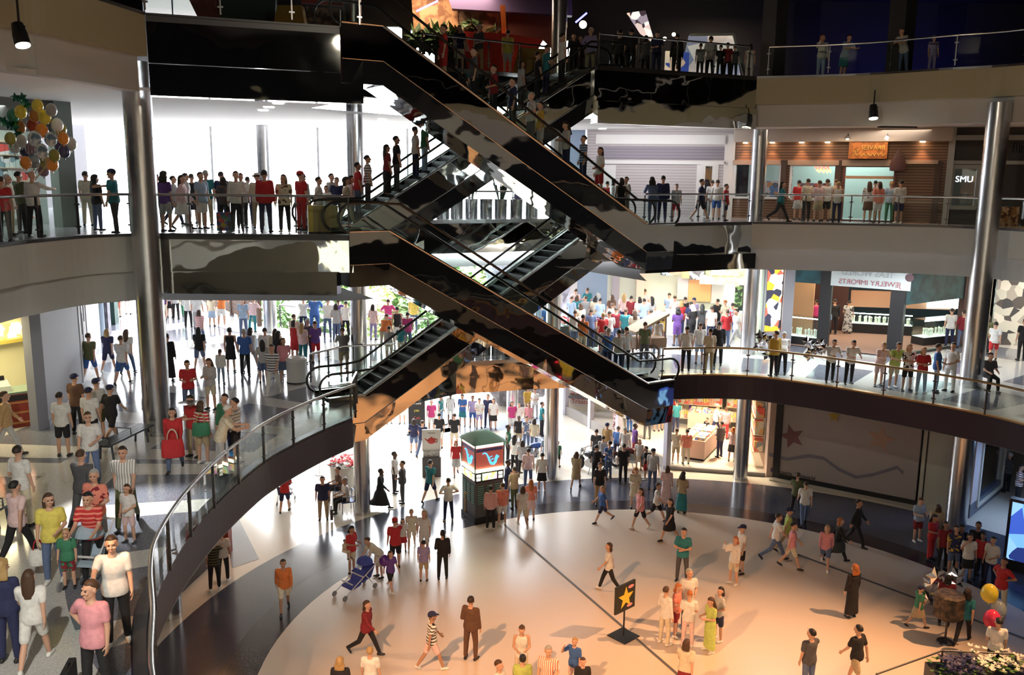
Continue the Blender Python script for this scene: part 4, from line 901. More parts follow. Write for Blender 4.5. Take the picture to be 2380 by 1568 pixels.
# ---- shop under the left second level ----
us = Wall((-10.35, 24.95), (-9.85, 29.0)); us.wall(Z[1], -6.44, mat('dark_shop_front', (.03,.012,.01), .5), 'wall_left', [(.6, 3.7, -10.1, -7.3)], t=.2, label='dark shop front under the second level')
ub = Wall(us.at(.0, 0, -.8), us.at(4.05, 0, -.8)); shelf('warm lit window shelf of trinkets under the left balcony', ub, .3, 3.9, -10.2, -7.0, .5, 3, [(.9,.4,.08),(1,.65,.25),(.3,.08,.03),(.95,.75,.45),(.5,.15,.05)], 5, 'trinket_warm')
mb = MB(); us.box(mb, .5, 3.8, -10.25, -10.1, 0, .15); struct(mb.build('trim_80', mat('orange_edge', (.6,.14,.04), .5)))
mb = MB(); us.box(mb, 3.85, 4.15, Z[1], -6.44, -.3, .2); struct(mb.build('trim_81', mat('red_post', (.25,.03,.02), .5)), 'dark red post of the shop under the balcony')
# ---- third level, left: gift shop behind the balloons ----
gs = Wall((-16.6, 23.2), (-14.3, 28.0)); gs.wall(2.9, 3.85, mat('grey_soffit', (.2,.2,.19), .6), 'wall_left'); gb = Wall((-18.4, 24.4), (-15.6, 30.0)); gb.wall(0, 3.85, mat('pale_green_shop', (.55,.66,.6), .6), 'wall_left')
shelf('lit shelf of white and red gift boxes behind the balloons', gb, 1.4, 5.6, .2, 2.7, .4, 6, [(.75,.85,.8),(.6,.75,.7),(.8,.12,.1),(.85,.9,.88),(.25,.4,.45)], 3.2, 'gift_boxes')
struct(MB().obox((-14.15, 28.3), 1.1, .3, .2, 0, 3.85).build('column', mat('green_grey_post', (.20,.24,.22), .5)), 'grey green post right of the balloons')
light('gift_lamp', 'AREA', (-16.4, 26.6, 3.6), 60, (.9,1,.95), (-16.4, 26.6, 0), 3, 1)
# glass wall towards the park, third level
mb = MB(); 
for x in (-25.8, -21.5, -14.2, -9.2, -5.0, -.6, 3.0): mb.box(x-.05, x+.05, 42.5, 42.62, 0, ZC3)
struct(mb.build('trim_82', mat('pale_mullion', (.6,.6,.62), .5)), 'slim mullions of the park windows')
for k, (a, b) in enumerate(((-25.7,-21.6),(-21.4,-14.3),(-14.1,-9.3),(-9.1,-5.1),(-4.9,-.7),(-.5,2.9))):
    g = MB(); g.quad((a,42.56,.1),(b,42.56,.1),(b,42.56,ZC3-.05),(a,42.56,ZC3-.05)); struct(g.build('window_%d' % (15+k), GLASSW, fix=False), 'tall park window pane')
struct(MB().obox((-15.2, 31.0), 1.25, .06, .1, 0, 3.85).build('trim_83', mat('blue_grey_frame', (.25,.27,.36), .5)))
# recessed lights in the third level ceiling, left
for k, (u, v) in enumerate(((666,229),(647,240),(625,249),(612,256),(888,277),(1492,289),(1400,299),(1660,303))):
    q = P(u, v, ZC3-.02); mb = MB(); mb.lathe([(.17,0),(.17,.03)], (0,0,0), 16); o = mb.build('ceiling_light', emi('ceiling_lens', (1,.95,.85), 4)); o.location = q-Vector((0,0,.02))
    tag(o, ('first','second','third','fourth')[k]+' round ceiling light of a short row, third level left' if k < 4 else ('round ceiling light right of the tall column, third level', 'nearest round ceiling light over the clapboard wall', 'left round ceiling light over the clapboard wall', 'right round ceiling light by the wooden store')[k-4], 'ceiling light')
o = MB(); o.box(-.75, .75, -.12, .12, 0, .05); o = o.build('air_vent', BLACK); o.location = D(2085, 302, 36.5); o.location.z = ZC3-.06; tag(o, 'long black ceiling vent over the wooden store', 'vent')
# ---- fourth level ----
def slabpx(name, label, cat, pxs, d, m, dep=.4, kind=None):
    o = MB().slab([D(u, v, d) for u, v in pxs], (0, dep, 0)).build(name, m); return tag(o, label, cat)
z4 = lambda u, d: None
slabpx('red_block', 'large red leaning display block on the fourth level', 'display block', [(1068,72),(1180,78),(1262,92),(1210,190),(1092,186)], 39.0, mat('red_block_m', (.45,.015,.01), .5), .8)
slabpx('white_edge', 'white lit edge of the red display block', 'panel', [(1068,72),(1078,72),(1092,120),(1082,118)], 38.9, mat('pink_white_edge', (.75,.62,.6), .5), .1)
slabpx('orange_strip', 'orange upright strip above the red block', 'panel', [(1162,12),(1174,12),(1178,78),(1166,76)], 39.2, mat('orange_paint', (.60,.14,.03), .5), .2)
slabpx('yellow_block', 'yellow trapezoid block right of the red block', 'display block', [(1206,110),(1272,114),(1290,186),(1188,182)], 38.4, mat('ochre_block', (.42,.25,.04), .5), .8)
slabpx('tan_block', 'tan leaning panel left of the red block', 'display block', [(1018,112),(1040,110),(1032,182),(1004,180)], 38.6, mat('brown_tan', (.30,.10,.04), .5), .5)
slabpx('mural', 'glowing peach mural behind dark foliage on the fourth level', 'mural', [(955,-20),(1060,-20),(1070,110),(965,108)], 40.6, mat('peach_mural', (.55,.30,.16), .7, noise=.7, nscale=2.5, col2=(.22,.10,.05)), .2)
slabpx('mural', 'brown mural panel behind the red block, fourth level', 'mural', [(1062,0),(1160,4),(1164,80),(1070,74)], 40.6, mat('brown_mural', (.10,.05,.03), .7, noise=.8, nscale=3, col2=(.4,.25,.16)), .2)
slabpx('purple_beam', 'deep purple beam above the coloured blocks', 'beam', [(1040,-10),(1330,0),(1330,36),(1050,20)], 39.8, mat('purple_beam_m', (.07,.05,.16), .6), .5)
slabpx('dark_red_wall', 'dark red wall right of the orange strip', 'panel', [(1178,12),(1300,20),(1300,130),(1262,92),(1180,80)], 40.4, mat('dark_red_wall_m', (.07,.008,.006), .7), .2)
LEAF = mat('dark_leaf', (.02,.05,.015), .6); LEAF2 = mat('bright_leaf', (.10,.22,.05), .6); 
def bush(name, label, cat, loc, s, n, seed, m, lw=.12, stem=True, droop=.2):
    t = thing(name, label, cat, loc); rnd = random.Random(seed); mb = MB()
    for k in range(n):
        th = rnd.random()*2*PI; ph = math.acos(1-2*rnd.random()); r = (.55+.45*rnd.random()**.5)
        lump = .8+.2*math.sin(3*th+seed)*math.sin(2*ph+seed*.7)
        c = Vector((s[0]*r*lump*math.sin(ph)*math.cos(th), s[1]*r*lump*math.sin(ph)*math.sin(th), s[2]*(1+r*lump*math.cos(ph))))
        d = Vector((rnd.gauss(0,1), rnd.gauss(0,1), rnd.gauss(-droop,.6))).normalized()*lw*(1.2+rnd.random()); x = d.cross(Vector((rnd.gauss(0,1),rnd.gauss(0,1),1))).normalized()*lw*.5
        mb.add([c-d*.5, c+x, c+d, c-x], [(0,1,2,3)])
    mb.build('foliage', m, t, fix=False)
    if stem:
        m2 = MB(); m2.tube([(0,0,0),(s[0]*.1,0,s[2]*.9)], [.05+.03*s[2], .03], 7)
        for k in range(5): a = k*1.26; m2.tube([(0,0,s[2]*.5),(s[0]*.5*math.cos(a), s[1]*.5*math.sin(a), s[2]*1.1)], [.04,.015], 5)
        m2.build('branches', mat('trunk_bark', (.12,.07,.04), .8), t)
    return t
for k, (u, v, sx) in enumerate(((985,78,.9),(1025,66,1.0),(1062,92,.8),(1110,58,1.0))):
    q = D(u, v+26, 40.0); bush('tropical_plant', ('leftmost dark plant in front of the peach mural', 'second dark plant in front of the peach mural', 'green plant left of the white edge', 'dark plant above the red block')[k], 'plant', (q.x, q.y, q.z-.4), (sx,.3,.55), 60, 11+k, LEAF, .32, True)
for k, (a, b, c, d) in enumerate(H4):
    W4.window(30+k, (a, b, max(F+.05, c), min(9.7, d)), BLACK, None, .06, 1)
slabpx('pink_panel', 'pink draped panels at the upper left of the fourth level', 'display block', [(430,-20),(500,-20),(507,58),(466,54)], 33.0, mat('pink_panel_m', (.40,.14,.11), .6, noise=.5, nscale=1.5), .3)
slabpx('teal_glass', 'teal tinted shop window on the fourth level', 'panel', [(510,-20),(640,-20),(640,55),(512,48)], 33.6, mat('teal_dull', (.05,.09,.09), .2), .2)
slabpx('red_counter', 'low red counter along the upper left of the fourth level', 'counter', [(507,42),(640,62),(640,74),(507,60)], 32.6, mat('red_counter_m', (.40,.02,.015), .5), .5)
slabpx('ochre_block', 'ochre block beside the fourth level escalator landing', 'display block', [(644,12),(700,12),(712,78),(632,76)], 32.4, mat('ochre_block', (.42,.25,.04), .5), .5)
slabpx('red_wall', 'red wall with pale posters above the escalator landing', 'panel', [(700,-20),(800,-20),(800,14),(700,6)], 34.0, mat('red_wall_m', (.35,.02,.015), .6), .2)
slabpx('poster_wall', 'pale patterned poster wall behind the escalator landing', 'mural', [(712,14),(790,22),(790,70),(716,60)], 34.2, mat('poster_wall_m', (.35,.24,.18), .7, noise=.8, nscale=4, col2=(.06,.04,.04)), .2)
slabpx('picture_strip', 'leaning lit strip of pictures on the dark fourth level', 'display', [(1458,30),(1500,24),(1522,100),(1490,78)], 40.5, patch('pictures_a', [(.7,.55,.5),(.06,.05,.05),(.8,.6,.45),(.3,.25,.3),(.9,.85,.8),(.05,.03,.04)], 3.4, es=.5), .2)
t = thing('picture_stand', 'white framed wall of pictures at the right of the fourth level', 'display', D(1640, 180, 40.2)); inv = Matrix.Translation(-t.location)
MB().slab([D(u, v, 40.2) for u, v in ((1602,82),(1704,80),(1722,180),(1580,178))], (0,.15,0)).build('picture_board', patch('pictures_b', [(.30,.32,.42),(.55,.47,.42),(.2,.22,.3),(.6,.55,.5),(.35,.25,.2)], 1.2, es=.28), t).data.transform(inv)
mb = MB(); q = [D(u, v, 40.1) for u, v in ((1604,81),(1705,80),(1733,188))]
for i in range(2): mb.bar(q[i], q[i+1], .10, .10)
mb.build('frame', mat('pale_frame', (.35,.40,.38), .5), t).data.transform(inv)
slabpx('lit_kiosk', 'blue and peach lit stall behind people, fourth level right', 'display', [(1548,118),(1602,122),(1600,182),(1545,180)], 40.0, patch('stall', [(.04,.07,.3),(.6,.42,.3),(.1,.07,.07),(.75,.6,.45)], 1.5, es=.3), .2)
for k, (u, v) in enumerate(((1355,57),(1566,80),(1545,90))):
    o = MB(); o.ball((0,0,0), (.16 if k == 0 else .08), n=12, m=8); o = o.build('globe_lamp', emi('globe', (1,.75,.38), 9)); o.location = D(u, v, 39.5); tag(o, ('large round glowing lamp beside the fourth level column', 'small glowing lamp left of the picture stand', 'smallest glowing lamp right of the leaning pictures')[k], 'lamp')
for k, (a, b, d, lb) in enumerate((((1338,52),(1364,30),39.6,'short blue neon bar above the round lamp'),((968,26),(1018,2),39.9,'blue neon bar across the peach mural'))):
    o = MB(); o.bar(D(*a, d), D(*b, d), .07); tag(o.build('neon_bar', emi('blue_neon', (.12,.12,1), 3)), lb, 'lamp')
# ======================= park outside, and things standing about =======================
def ring_mb(mb, c, R, r, axis='x', n=24, m=8):
    pts = []
    for i in range(n+1):
        t = 2*PI*i/n; a, b = R*math.cos(t), R*math.sin(t)
        pts.append(Vector(c)+(Vector((0,a,b)) if axis == 'x' else Vector((a,0,b)) if axis == 'y' else Vector((a,b,0))))
    return mb.tube(pts, r, m)
LEAFG = mat('sunlit_leaf', (.10,.20,.05), .6); LEAFY = mat('yellow_green_leaf', (.22,.28,.07), .6)
for k, (x, y, s, h, n, m) in enumerate(((-15.5,55,2.3,3.6,750,0),(-11.0,54,2.6,4.0,800,0),(-6.2,53,2.2,3.4,650,0),(-1.2,55,2.2,4.4,650,1),(-9.5,60,3.0,4.8,800,1),(-20,60,2.8,4.4,600,0),(-4.2,58,2.4,5.0,700,0))):
    o = bush('park_tree', ('leafy park shrub just behind the brown fence', 'broad green park shrub right of the fence end', 'green shrub seen between two columns', 'tall pale green tree right of the second level columns', 'taller yellow green tree behind the broad shrub', 'far left park tree behind the fence', 'leafy tree behind the middle shrubs')[k], 'tree', (x, y, -11.2), (s, s*.8, h), n, 40+k, (LEAFG, LEAFY)[m], .24)
struct(MB().box(-45, 12, 78, 79, Z[1], -6.2).build('trim_84', mat('park_building', (.55,.52,.48), .8)), 'low pale park building far behind the trees')
struct(MB().box(-30, -6, 70, 71, Z[1], .55).build('trim_85', mat('far_park_wall', (.75,.72,.68), .8)), 'far park wall')
# brown wooden fence
fa, fb = Vector((-12.3, 42.6)), Vector((-19.4, 52.4)); fw = Wall(fa, fb)
t = thing('wooden_fence', 'brown boarded fence of the park walkway on the second level', 'fence', (fa.x, fa.y, -5.6), fw.ang)
mb = MB(); mb.box(0, fw.L, -.04, .04, .15, 1.25); mb.build('board_panel', stripes('fence_boards', (.17,.10,.075), (.07,.04,.03), .22, 2, .9), t)
for i in range(7): x = fw.L*i/6; m2 = MB(); m2.box(x-.09, x+.09, -.09, .09, 0, 1.35); m2.build('post', mat('fence_post', (.12,.07,.05), .7), t)
mb = MB(); mb.box(0, fw.L, -.08, .08, 1.25, 1.32); mb.build('top_rail', mat('fence_post', (.12,.07,.05), .7), t)
# stone pier, green bin, white bin, bench
def bxo(name, label, cat, c, half, m, rz=0.0, bev=.02):
    b = bmesh.new(); bmesh.ops.create_cube(b, size=1); 
    for v in b.verts: v.co = Vector((v.co.x*2*half[0], v.co.y*2*half[1], (v.co.z+.5)*half[2]))
    bmesh.ops.bevel(b, geom=list(b.edges), offset=bev, segments=2, affect='EDGES')
    me = bpy.data.meshes.new(name); b.to_mesh(me); b.free(); me.materials.append(m); o = bpy.data.objects.new(name, me); C.objects.link(o); o.location = c; o.rotation_euler[2] = rz; return tag(o, label, cat)
bxo('stone_pier', 'dark grey stone pier beside the park doorway', 'pier', P(215,783,-5.6), (.75,.5,2.0), mat('grey_stone', (.17,.16,.20), .8, noise=.45, nscale=3), .3, .06)
t = thing('green_bin', 'dark green trash bin behind the stone pier', 'trash bin', P(250,752,-5.6), .2)
mb = MB(); mb.box(-.45, .45, -.4, .4, 0, 1.35); mb.build('body', mat('bin_green', (.015,.06,.05), .5), t); mb = MB(); mb.prism([(-.48,-.43),(.48,-.43),(.48,.43),(-.48,.43)], 1.35, 1.55); mb.build('lid', mat('bin_green2', (.02,.09,.075), .5), t)
t = thing('trash_bin', 'round white trash bin beside the foot of the escalator', 'trash bin', P(690,888,-5.6))
mb = MB(); mb.lathe([(.33,0),(.35,.06),(.35,.80)], n=28); mb.build('body', mat('bin_white', (.62,.62,.60), .5), t, True); mb = MB(); mb.lathe([(.37,.79),(.375,.87),(.30,.92),(.17,.89),(.15,.82)], n=28); mb.build('lid', mat('bin_lid', (.70,.70,.68), .45), t, True); mb = MB(); mb.lathe([(.36,0),(.36,.05)], n=28); mb.build('foot_ring', BLACK, t)
def bench(label, a, b, z):
    a, b = Vector(a), Vector(b); c = (a+b)/2; L = (b-a).length; t = thing('bench', label, 'bench', (c.x, c.y, z), math.atan2(b.y-a.y, b.x-a.x)); M_ = mat('bench_dark', (.06,.07,.09), .4)
    for i in range(4): mb = MB(); mb.box(-L/2, L/2, -.24+.125*i, -.13+.125*i, .40, .45); mb.build('slat', M_, t)
    for x in (-L/2+.25, L/2-.25):
        for y in (-.18, .20): mb = MB(); mb.tube([(x,y,0),(x,y*.8,.40)], .028, 8); mb.build('leg', M_, t)
    for x in (-L/2+.1, 0): mb = MB(); mb.tube([(x,-.2,.43),(x,-.2,.62),(x,.2,.62),(x,.2,.43)], .02, 6); mb.build('armrest', M_, t)
    return t
bench('long dark slatted bench beside the tall steel column, second level', P(236,1074,-5.6)[:2], P(342,1020,-5.6)[:2], -5.6)
bench('dark bench cut by the left picture edge', P(-40,1238,-5.6)[:2], P(22,1205,-5.6)[:2], -5.6)
# steel planters behind the rails in the middle
STEELP = mat('planter_steel', (.45,.46,.47), .25, 1.0)
def planter(label, p, r, h, leaves=0, m=STEELP):
    t = thing('steel_planter', label, 'planter', p); mb = MB(); mb.lathe([(r,0),(r,h-.05),(r+.02,h),(r-.04,h),(r-.05,h-.08)], n=20); mb.build('drum', m, t, True)
    if leaves:
        rnd = random.Random(int(p[0]*50)); mb = MB()
        for k in range(leaves):
            a = rnd.random()*2*PI; L = .5+.7*rnd.random(); q = [Vector((.1*math.cos(a), .1*math.sin(a), h-.08)), Vector((L*.4*math.cos(a), L*.4*math.sin(a), h+L*.7)), Vector((L*.9*math.cos(a), L*.9*math.sin(a), h+L*.55))]
            s = Vector((-math.sin(a), math.cos(a), 0))*.05
            mb.add([q[0]-s*.4, q[0]+s*.4, q[1]+s, q[1]-s, q[2]], [(0,1,2,3),(3,2,4)])
        mb.build('fronds', LEAF, t, fix=False)
    return t
for k, u in enumerate((1085, 1122, 1160, 1198)): planter('%s of the four steel planters standing behind the second level rail under the escalators' % ('leftmost', 'second', 'third', 'rightmost')[k], tuple(Vector(D(u, 830, 36.2)[:2]).to_3d()+Vector((0,0,-5.6))), .33, .75, 0)
for k, u in enumerate((1030, 1062, 1096, 1130, 1164, 1200, 1236)): planter('steel planter %s in the row seen between the crossing escalators' % ('at the left end', 'second from left', 'third from left', 'in the middle', 'third from right', 'second from right', 'at the right end')[k], tuple(Vector(D(u, 480, 36.6)[:2]).to_3d()), .26, .8, 14 if k % 2 == 0 else 0)
# yellow information boards on the landings
def board(label, p, rz, w, h, d=.25, m=None):
    t = thing('information_board', label, 'board', p, rz); mb = MB(); mb.box(-w/2, w/2, -d/2, d/2, .03, h); mb.build('panel', m or mat('mustard_panel', (.42,.32,.10), .5), t); mb = MB(); mb.box(-w/2-.02, w/2+.02, -d/2-.02, d/2+.02, 0, .06); mb.build('base', BLACK, t); mb = MB(); mb.box(-w/2-.02, -w/2+.12, -d/2-.012, d/2+.012, .06, h+.01); mb.build('edge_stripe', mat('bright_yellow', (.70,.50,.06), .5), t)
    return t
q = D(752, 536, 26.4); board('mustard yellow board on the third level landing beside the escalator', (q.x, q.y, 0), .3, .85, .82)
q = D(1188, 700, 36.8); board('tan board on the second level seen through the escalators', (q.x, q.y, -5.6), .2, 1.2, 1.6)
# hand cart with slanted tan roof, red flowers
t = thing('market_cart', 'market cart with slanted tan roof beside the right escalator foot', 'cart', P(1500,835,-5.6), .35)
mb = MB(); mb.slab([(-.75,-.5,1.15),(.75,-.5,1.85),(.75,.5,1.85),(-.75,.5,1.15)], (0,0,.10)); mb.build('roof', mat('cart_tan', (.33,.23,.12), .6), t)
mb = MB(); mb.box(-.7, .7, -.45, .45, .55, .95); mb.build('box', mat('cart_wood', (.22,.13,.07), .6), t)
for x in (-.65, .65):
    for y in (-.4, .4): mb = MB(); mb.bar((x,y,.5), (x,y,1.2+(.62 if x > 0 else 0)), .05); mb.build('post', mat('cart_wood', (.22,.13,.07), .6), t)
for y in (-.5, .5):
    mb = MB(); ring_mb(mb, (0,y,.36), .33, .025, 'y')
    for i in range(8): a = i*PI/4; mb.tube([(0,y,.36),(.33*math.cos(a),y,.36+.33*math.sin(a))], .012, 5)
    mb.build('wheel', mat('cart_wheel', (.08,.05,.04), .6), t)
for x in (-.6, .6): mb = MB(); mb.bar((x,0,0), (x,0,.56), .06); mb.build('leg', mat('cart_wood', (.22,.13,.07), .6), t)
REDF = mat('poinsettia_red', (.75,.03,.03), .55)
def flowerbed(name, label, p, sx, sy, h, n, m, tub, seed, rz=0.0, lv=True, psz=.16):
    t = thing(name, label, 'flowers', p, rz); tub(t); rnd = random.Random(seed); mb = MB()
    for k in range(n):
        c = Vector((rnd.uniform(-sx,sx), rnd.uniform(-sy,sy), h+.18*rnd.random()+.1*math.cos(rnd.random()*3)))
        for j in range(6):
            a = j*PI/3+rnd.random(); d = Vector((math.cos(a), math.sin(a), .25+.3*rnd.random()))*psz; s = Vector((-math.sin(a), math.cos(a), 0))*psz*.3
            mb.add([c, c+d*.5+s, c+d, c+d*.5-s], [(0,1,2,3)])
    o = mb.build('blossoms', m, t, fix=False); o['kind'] = 'stuff'
    if lv:
        m2 = MB()
        for k in range(n): 
            c = Vector((rnd.uniform(-sx,sx)*1.08, rnd.uniform(-sy,sy)*1.08, h-.12+.1*rnd.random())); a = rnd.random()*6.3; d = Vector((math.cos(a), math.sin(a), .2))*.2; s = Vector((-math.sin(a), math.cos(a), 0))*.06
            m2.add([c, c+d*.5+s, c+d, c+d*.5-s], [(0,1,2,3)])
        m2.build('leaves', LEAF2, t, fix=False)['kind'] = 'stuff'
    return t
def tub_box(sx, sy, h, m): 
    def f(t): mb = MB(); mb.box(-sx, sx, -sy, sy, 0, h); mb.build('planter_box', m, t)
    return f
def tub_round(r, h, m):
    def f(t): mb = MB(); mb.lathe([(r*.9,0),(r,h),(r-.06,h),(r-.08,h-.06)], n=22); mb.build('tub', m, t, True)
    return f
q = P(1335, 800, -5.6); flowerbed('red_flower_bed', 'bed of bright red flowers behind the lower right escalator', (q.x, q.y, -5.6), 1.0, .35, .95, 60, REDF, tub_box(1.05, .4, .85, mat('box_dark', (.05,.05,.05), .5)), 3, -.15)
q = P(802, 1128, Z[1]); flowerbed('red_flower_tub', 'round white tub of red flowers beside the steel column, lowest level', (q.x, q.y, Z[1]), .55, .5, 1.02, 46, REDF, tub_round(.62, .95, mat('tub_white', (.62,.6,.56), .5)), 5)
q = P(2310, 1600, Z[1]); flowerbed('white_flower_bed', 'white flowers behind the dark barrier at the lower right corner', (q.x, q.y, Z[1]), .6, .45, .78, 60, mat('white_petal', (.78,.74,.66), .6), tub_box(.7, .5, .62, BLACK), 9, 0, True, .09)
q = P(2215, 1610, Z[1]); flowerbed('blue_flower_bed', 'dark violet flowers behind the dark barrier left of the white ones', (q.x, q.y, Z[1]), .5, .45, .74, 60, mat('violet_petal', (.03,.028,.10), .6), tub_box(.55, .5, .58, BLACK), 10, 0, True, .12)
# barrier at the lower right
t = thing('barrier', 'dark metal barrier with two bars at the lower right corner', 'barrier', P(2182,1580,Z[1])); inv = Matrix.Translation(-t.location)
def up(p, z): return Vector((p.x, p.y, Z[1]+z))
B = [P(2030,1650,Z[1]), P(2182,1592,Z[1]), P(2352,1600,Z[1])]
for i in range(2):
    for z in (.98, .22): mb = MB(); mb.tube([up(B[i],z), up(B[i+1],z)], .022, 8); mb.build('bar', POSTM, t).data.transform(inv)
for b in B: mb = MB(); mb.tube([up(b,0), up(b,1.0)], .028, 8); mb.build('post', POSTM, t).data.transform(inv)
# ---- information kiosk with neon saxophone ----
q = P(1121, 1200, Z[1]); K = thing('directory_kiosk', 'square green roofed directory kiosk with blue saxophone signs', 'kiosk', (q.x, q.y, Z[1]), math.radians(28))
w = .58
mb = MB(); mb.box(-w, w, -w, w, .22, 1.62); mb.build('cabinet', mat('kiosk_grey', (.10,.10,.105), .5), K); mb = MB(); mb.box(-w-.04, w+.04, -w-.04, w+.04, 0, .22); mb.build('plinth', BLACK, K); mb = MB(); mb.box(-w-.02, w+.02, -w-.02, w+.02, 1.62, 2.03); mb.build('black_band', BLACK, K)
mb = MB(); mb.box(-w, w, -w, w, 2.13, 2.95); mb.build('sign_box', mat('kiosk_maroon', (.25,.05,.04), .5, emit=(.5,.10,.07), es=.28), K)
for x in (-w-.02, w+.02):
    for y in (-w-.02, w+.02): mb = MB(); mb.tube([(x,y,2.0),(x,y,3.12)], .028, 8); mb.build('corner_post', mat('kiosk_post', (.12,.15,.14), .4), K)
mb = MB(); n = 12
vs = []; 
for i in range(n+1):
    for j in range(n+1):
        x, y = -1+2*i/n, -1+2*j/n; vs.append((x*.70, y*.70, 3.12+.34*(1-max(abs(x), abs(y))**2)*.95))
mb.add(vs, [(i*(n+1)+j, (i+1)*(n+1)+j, (i+1)*(n+1)+j+1, i*(n+1)+j+1) for i in range(n) for j in range(n)]); mb.add([(-.7,-.7,3.10),(.7,-.7,3.10),(.7,.7,3.10),(-.7,.7,3.10)], [(3,2,1,0)])
mb.build('domed_roof', mat('verdigris', (.32,.56,.40), .5), K, True)
for a in range(4):
    R_ = Matrix.Rotation(a*PI/2, 4, 'Z'); nm = a
    def fin(mb, n_, m_): o = mb.build(n_, m_, K); o.data.transform(R_); return o
    mb = MB(); mb.box(-w, w, -w-.06, -w+.01, 2.03, 2.13); fin(mb, 'lit_strip', emi('kiosk_tube', (1,.93,.55), 7))
    mb = MB(); mb.box(-w*.98, w*.98, -w-.012, -w, 2.96, 3.09); fin(mb, 'lit_frieze', emi('kiosk_frieze', (1,.95,.7), 3))
    mb = MB(); mb.box(-w+.04, w-.04, -w-.01, -w, 2.80, 2.92); fin(mb, 'purple_strip', mat('kiosk_purple', (.16,.12,.34), .5))
    pts = [(-.30,2.72),(-.22,2.76),(-.14,2.72),(-.06,2.58),(0,2.42),(.06,2.32),(.16,2.30),(.24,2.37),(.27,2.50),(.34,2.60)]
    mb = MB(); mb.tube([(x,-w-.03,z) for x, z in pts], [.022,.025,.03,.035,.045,.055,.06,.055,.06,.07], 8); mb.tube([(.06,-w-.03,2.46),(.16,-w-.03,2.50)], .02, 6); mb.tube([(.0,-w-.03,2.56),(.10,-w-.03,2.60)], .016, 6)
    fin(mb, 'neon_saxophone', emi('sax_blue', (.10,.50,1), .8))
    mb = MB(); mb.box(-.30, .30, -w-.045, -w-.02, 1.70, 1.95); fin(mb, 'bright_sign', patch('kiosk_bright', [(1,.55,.1),(1,.9,.2),(.9,.3,.7),(.5,.9,.5),(1,.75,.3)], 8, es=1.4))
    for x in (-.46, .46):
        for z in (1.70, 1.84): mb = MB(); mb.box(x-.08, x+.08, -w-.04, -w-.02, z, z+.10); fin(mb, 'small_sign', emi('kiosk_small', (1,.98,.7), 1.6))
    for x in (-.36, 0, .36): mb = MB(); mb.box(x-.13, x+.13, -w-.02, -w, .75, 1.5); fin(mb, 'directory_panel', stripes('directory', (.18,.36,.30), (.03,.05,.05), .085, 2, .6))
# ---- sign stands ----
t = thing('chalkboard_sign', 'tall black menu board with coloured chalk writing, lowest level', 'sign', P(969,1008,Z[1]), .1)
mb = MB(); mb.box(-.42, .42, -.06, .06, .05, 2.0); mb.build('board', BLACK, t); mb = MB(); mb.box(-.5, .5, -.25, .25, 0, .05); mb.build('base', BLACK, t)
m_ = Matrix.Rotation(PI/2, 4, 'X')
for k, (s, z, sz, c) in enumerate((('Hot', 1.82, .18, (.7,.7,.6)), ('Treats', 1.62, .18, (.7,.7,.6)), ('yes', 1.25, .2, (.7,.6,.08)), ('Cafe', .85, .2, (.5,.1,.08)))): o = text(s, sz, mat('chalk%d' % k, c, .8), .004, 'chalk_lettering', t, Matrix.Translation((0,-.07,z)) @ m_)
t = thing('easel_sign', 'white poster stand with a red teapot picture beside the kiosk', 'sign', P(1003,1105,Z[1]), .15)
mb = MB(); mb.box(-.40, .40, -.04, .04, 1.15, 2.1); mb.build('poster', mat('poster_pale', (.66,.64,.60), .6), t); mb = MB(); mb.box(-.40, .40, -.2, .2, 0, .9); mb.build('stand', mat('stand_dark', (.06,.05,.05), .5), t)
mb = MB(); mb.box(-.36, .36, -.1, .1, .9, 1.15); mb.build('leaflet_tray', mat('leaflets', (.55,.53,.5), .6, noise=.4, nscale=12), t)
mb = MB(); mb.ball((0,-.05,1.6), .17, .02, .14, 16, 10); mb.tube([(-.15,-.05,1.6),(-.25,-.05,1.68),(-.28,-.05,1.72)], [.04,.025,.02], 6); mb.tube([(.14,-.05,1.68),(.25,-.05,1.66),(.24,-.05,1.54),(.14,-.05,1.52)], .018, 6); mb.lathe([(.05,0),(.02,.05)], (0,-.05,1.73), 8); mb.build('teapot_picture', mat('teapot_red', (.5,.05,.04), .5), t)
text('Teavana', .10, BLACK, .003, 'lettering', t, Matrix.Translation((0,-.045,1.95)) @ m_)
t = thing('stanchion', 'thin metal stanchion with round foot on the bright floor', 'stanchion', P(743,1102,Z[1])); mb = MB(); mb.lathe([(.22,0),(.20,.03),(.04,.05)], n=18); mb.build('foot', CHROME, t); mb = MB(); mb.tube([(0,0,.04),(0,0,1.3)], .022, 8); mb.build('pole', CHROME, t); mb = MB(); mb.lathe([(.16,0),(.17,.03)], (0,0,1.3), 16); mb.build('plate', CHROME, t)
t = thing('star_sign', 'black sign on a square foot with yellow star and two pink marks', 'sign', P(1449,1478,Z[1]), .75)
mb = MB(); mb.box(-.33, .33, -.33, .33, 0, .03); mb.build('foot', BLACK, t); mb = MB(); mb.tube([(0,0,.03),(0,0,.85)], .025, 8); mb.build('pole', BLACK, t); mb = MB(); mb.box(-.42, .42, -.03, .03, .8, 1.62); mb.build('board', mat('sign_black', (.02,.025,.02), .4), t)
mb = MB(); mb.slab([(x*1.0, -.035, z) for x, z in star_pts(0, 1.2, .33, .0, .42)], (0,-.012,0)); mb.build('yellow_star', mat('star_yellow', (.85,.58,.05), .5), t)
for k, (x, z) in enumerate(((.22,1.48),(.18,.93))): mb = MB(); mb.ball((x,-.036,z), .13, .012, .05, 12, 6); mb.build('pink_mark', mat('pink_mark_m', (.85,.30,.32), .5), t)
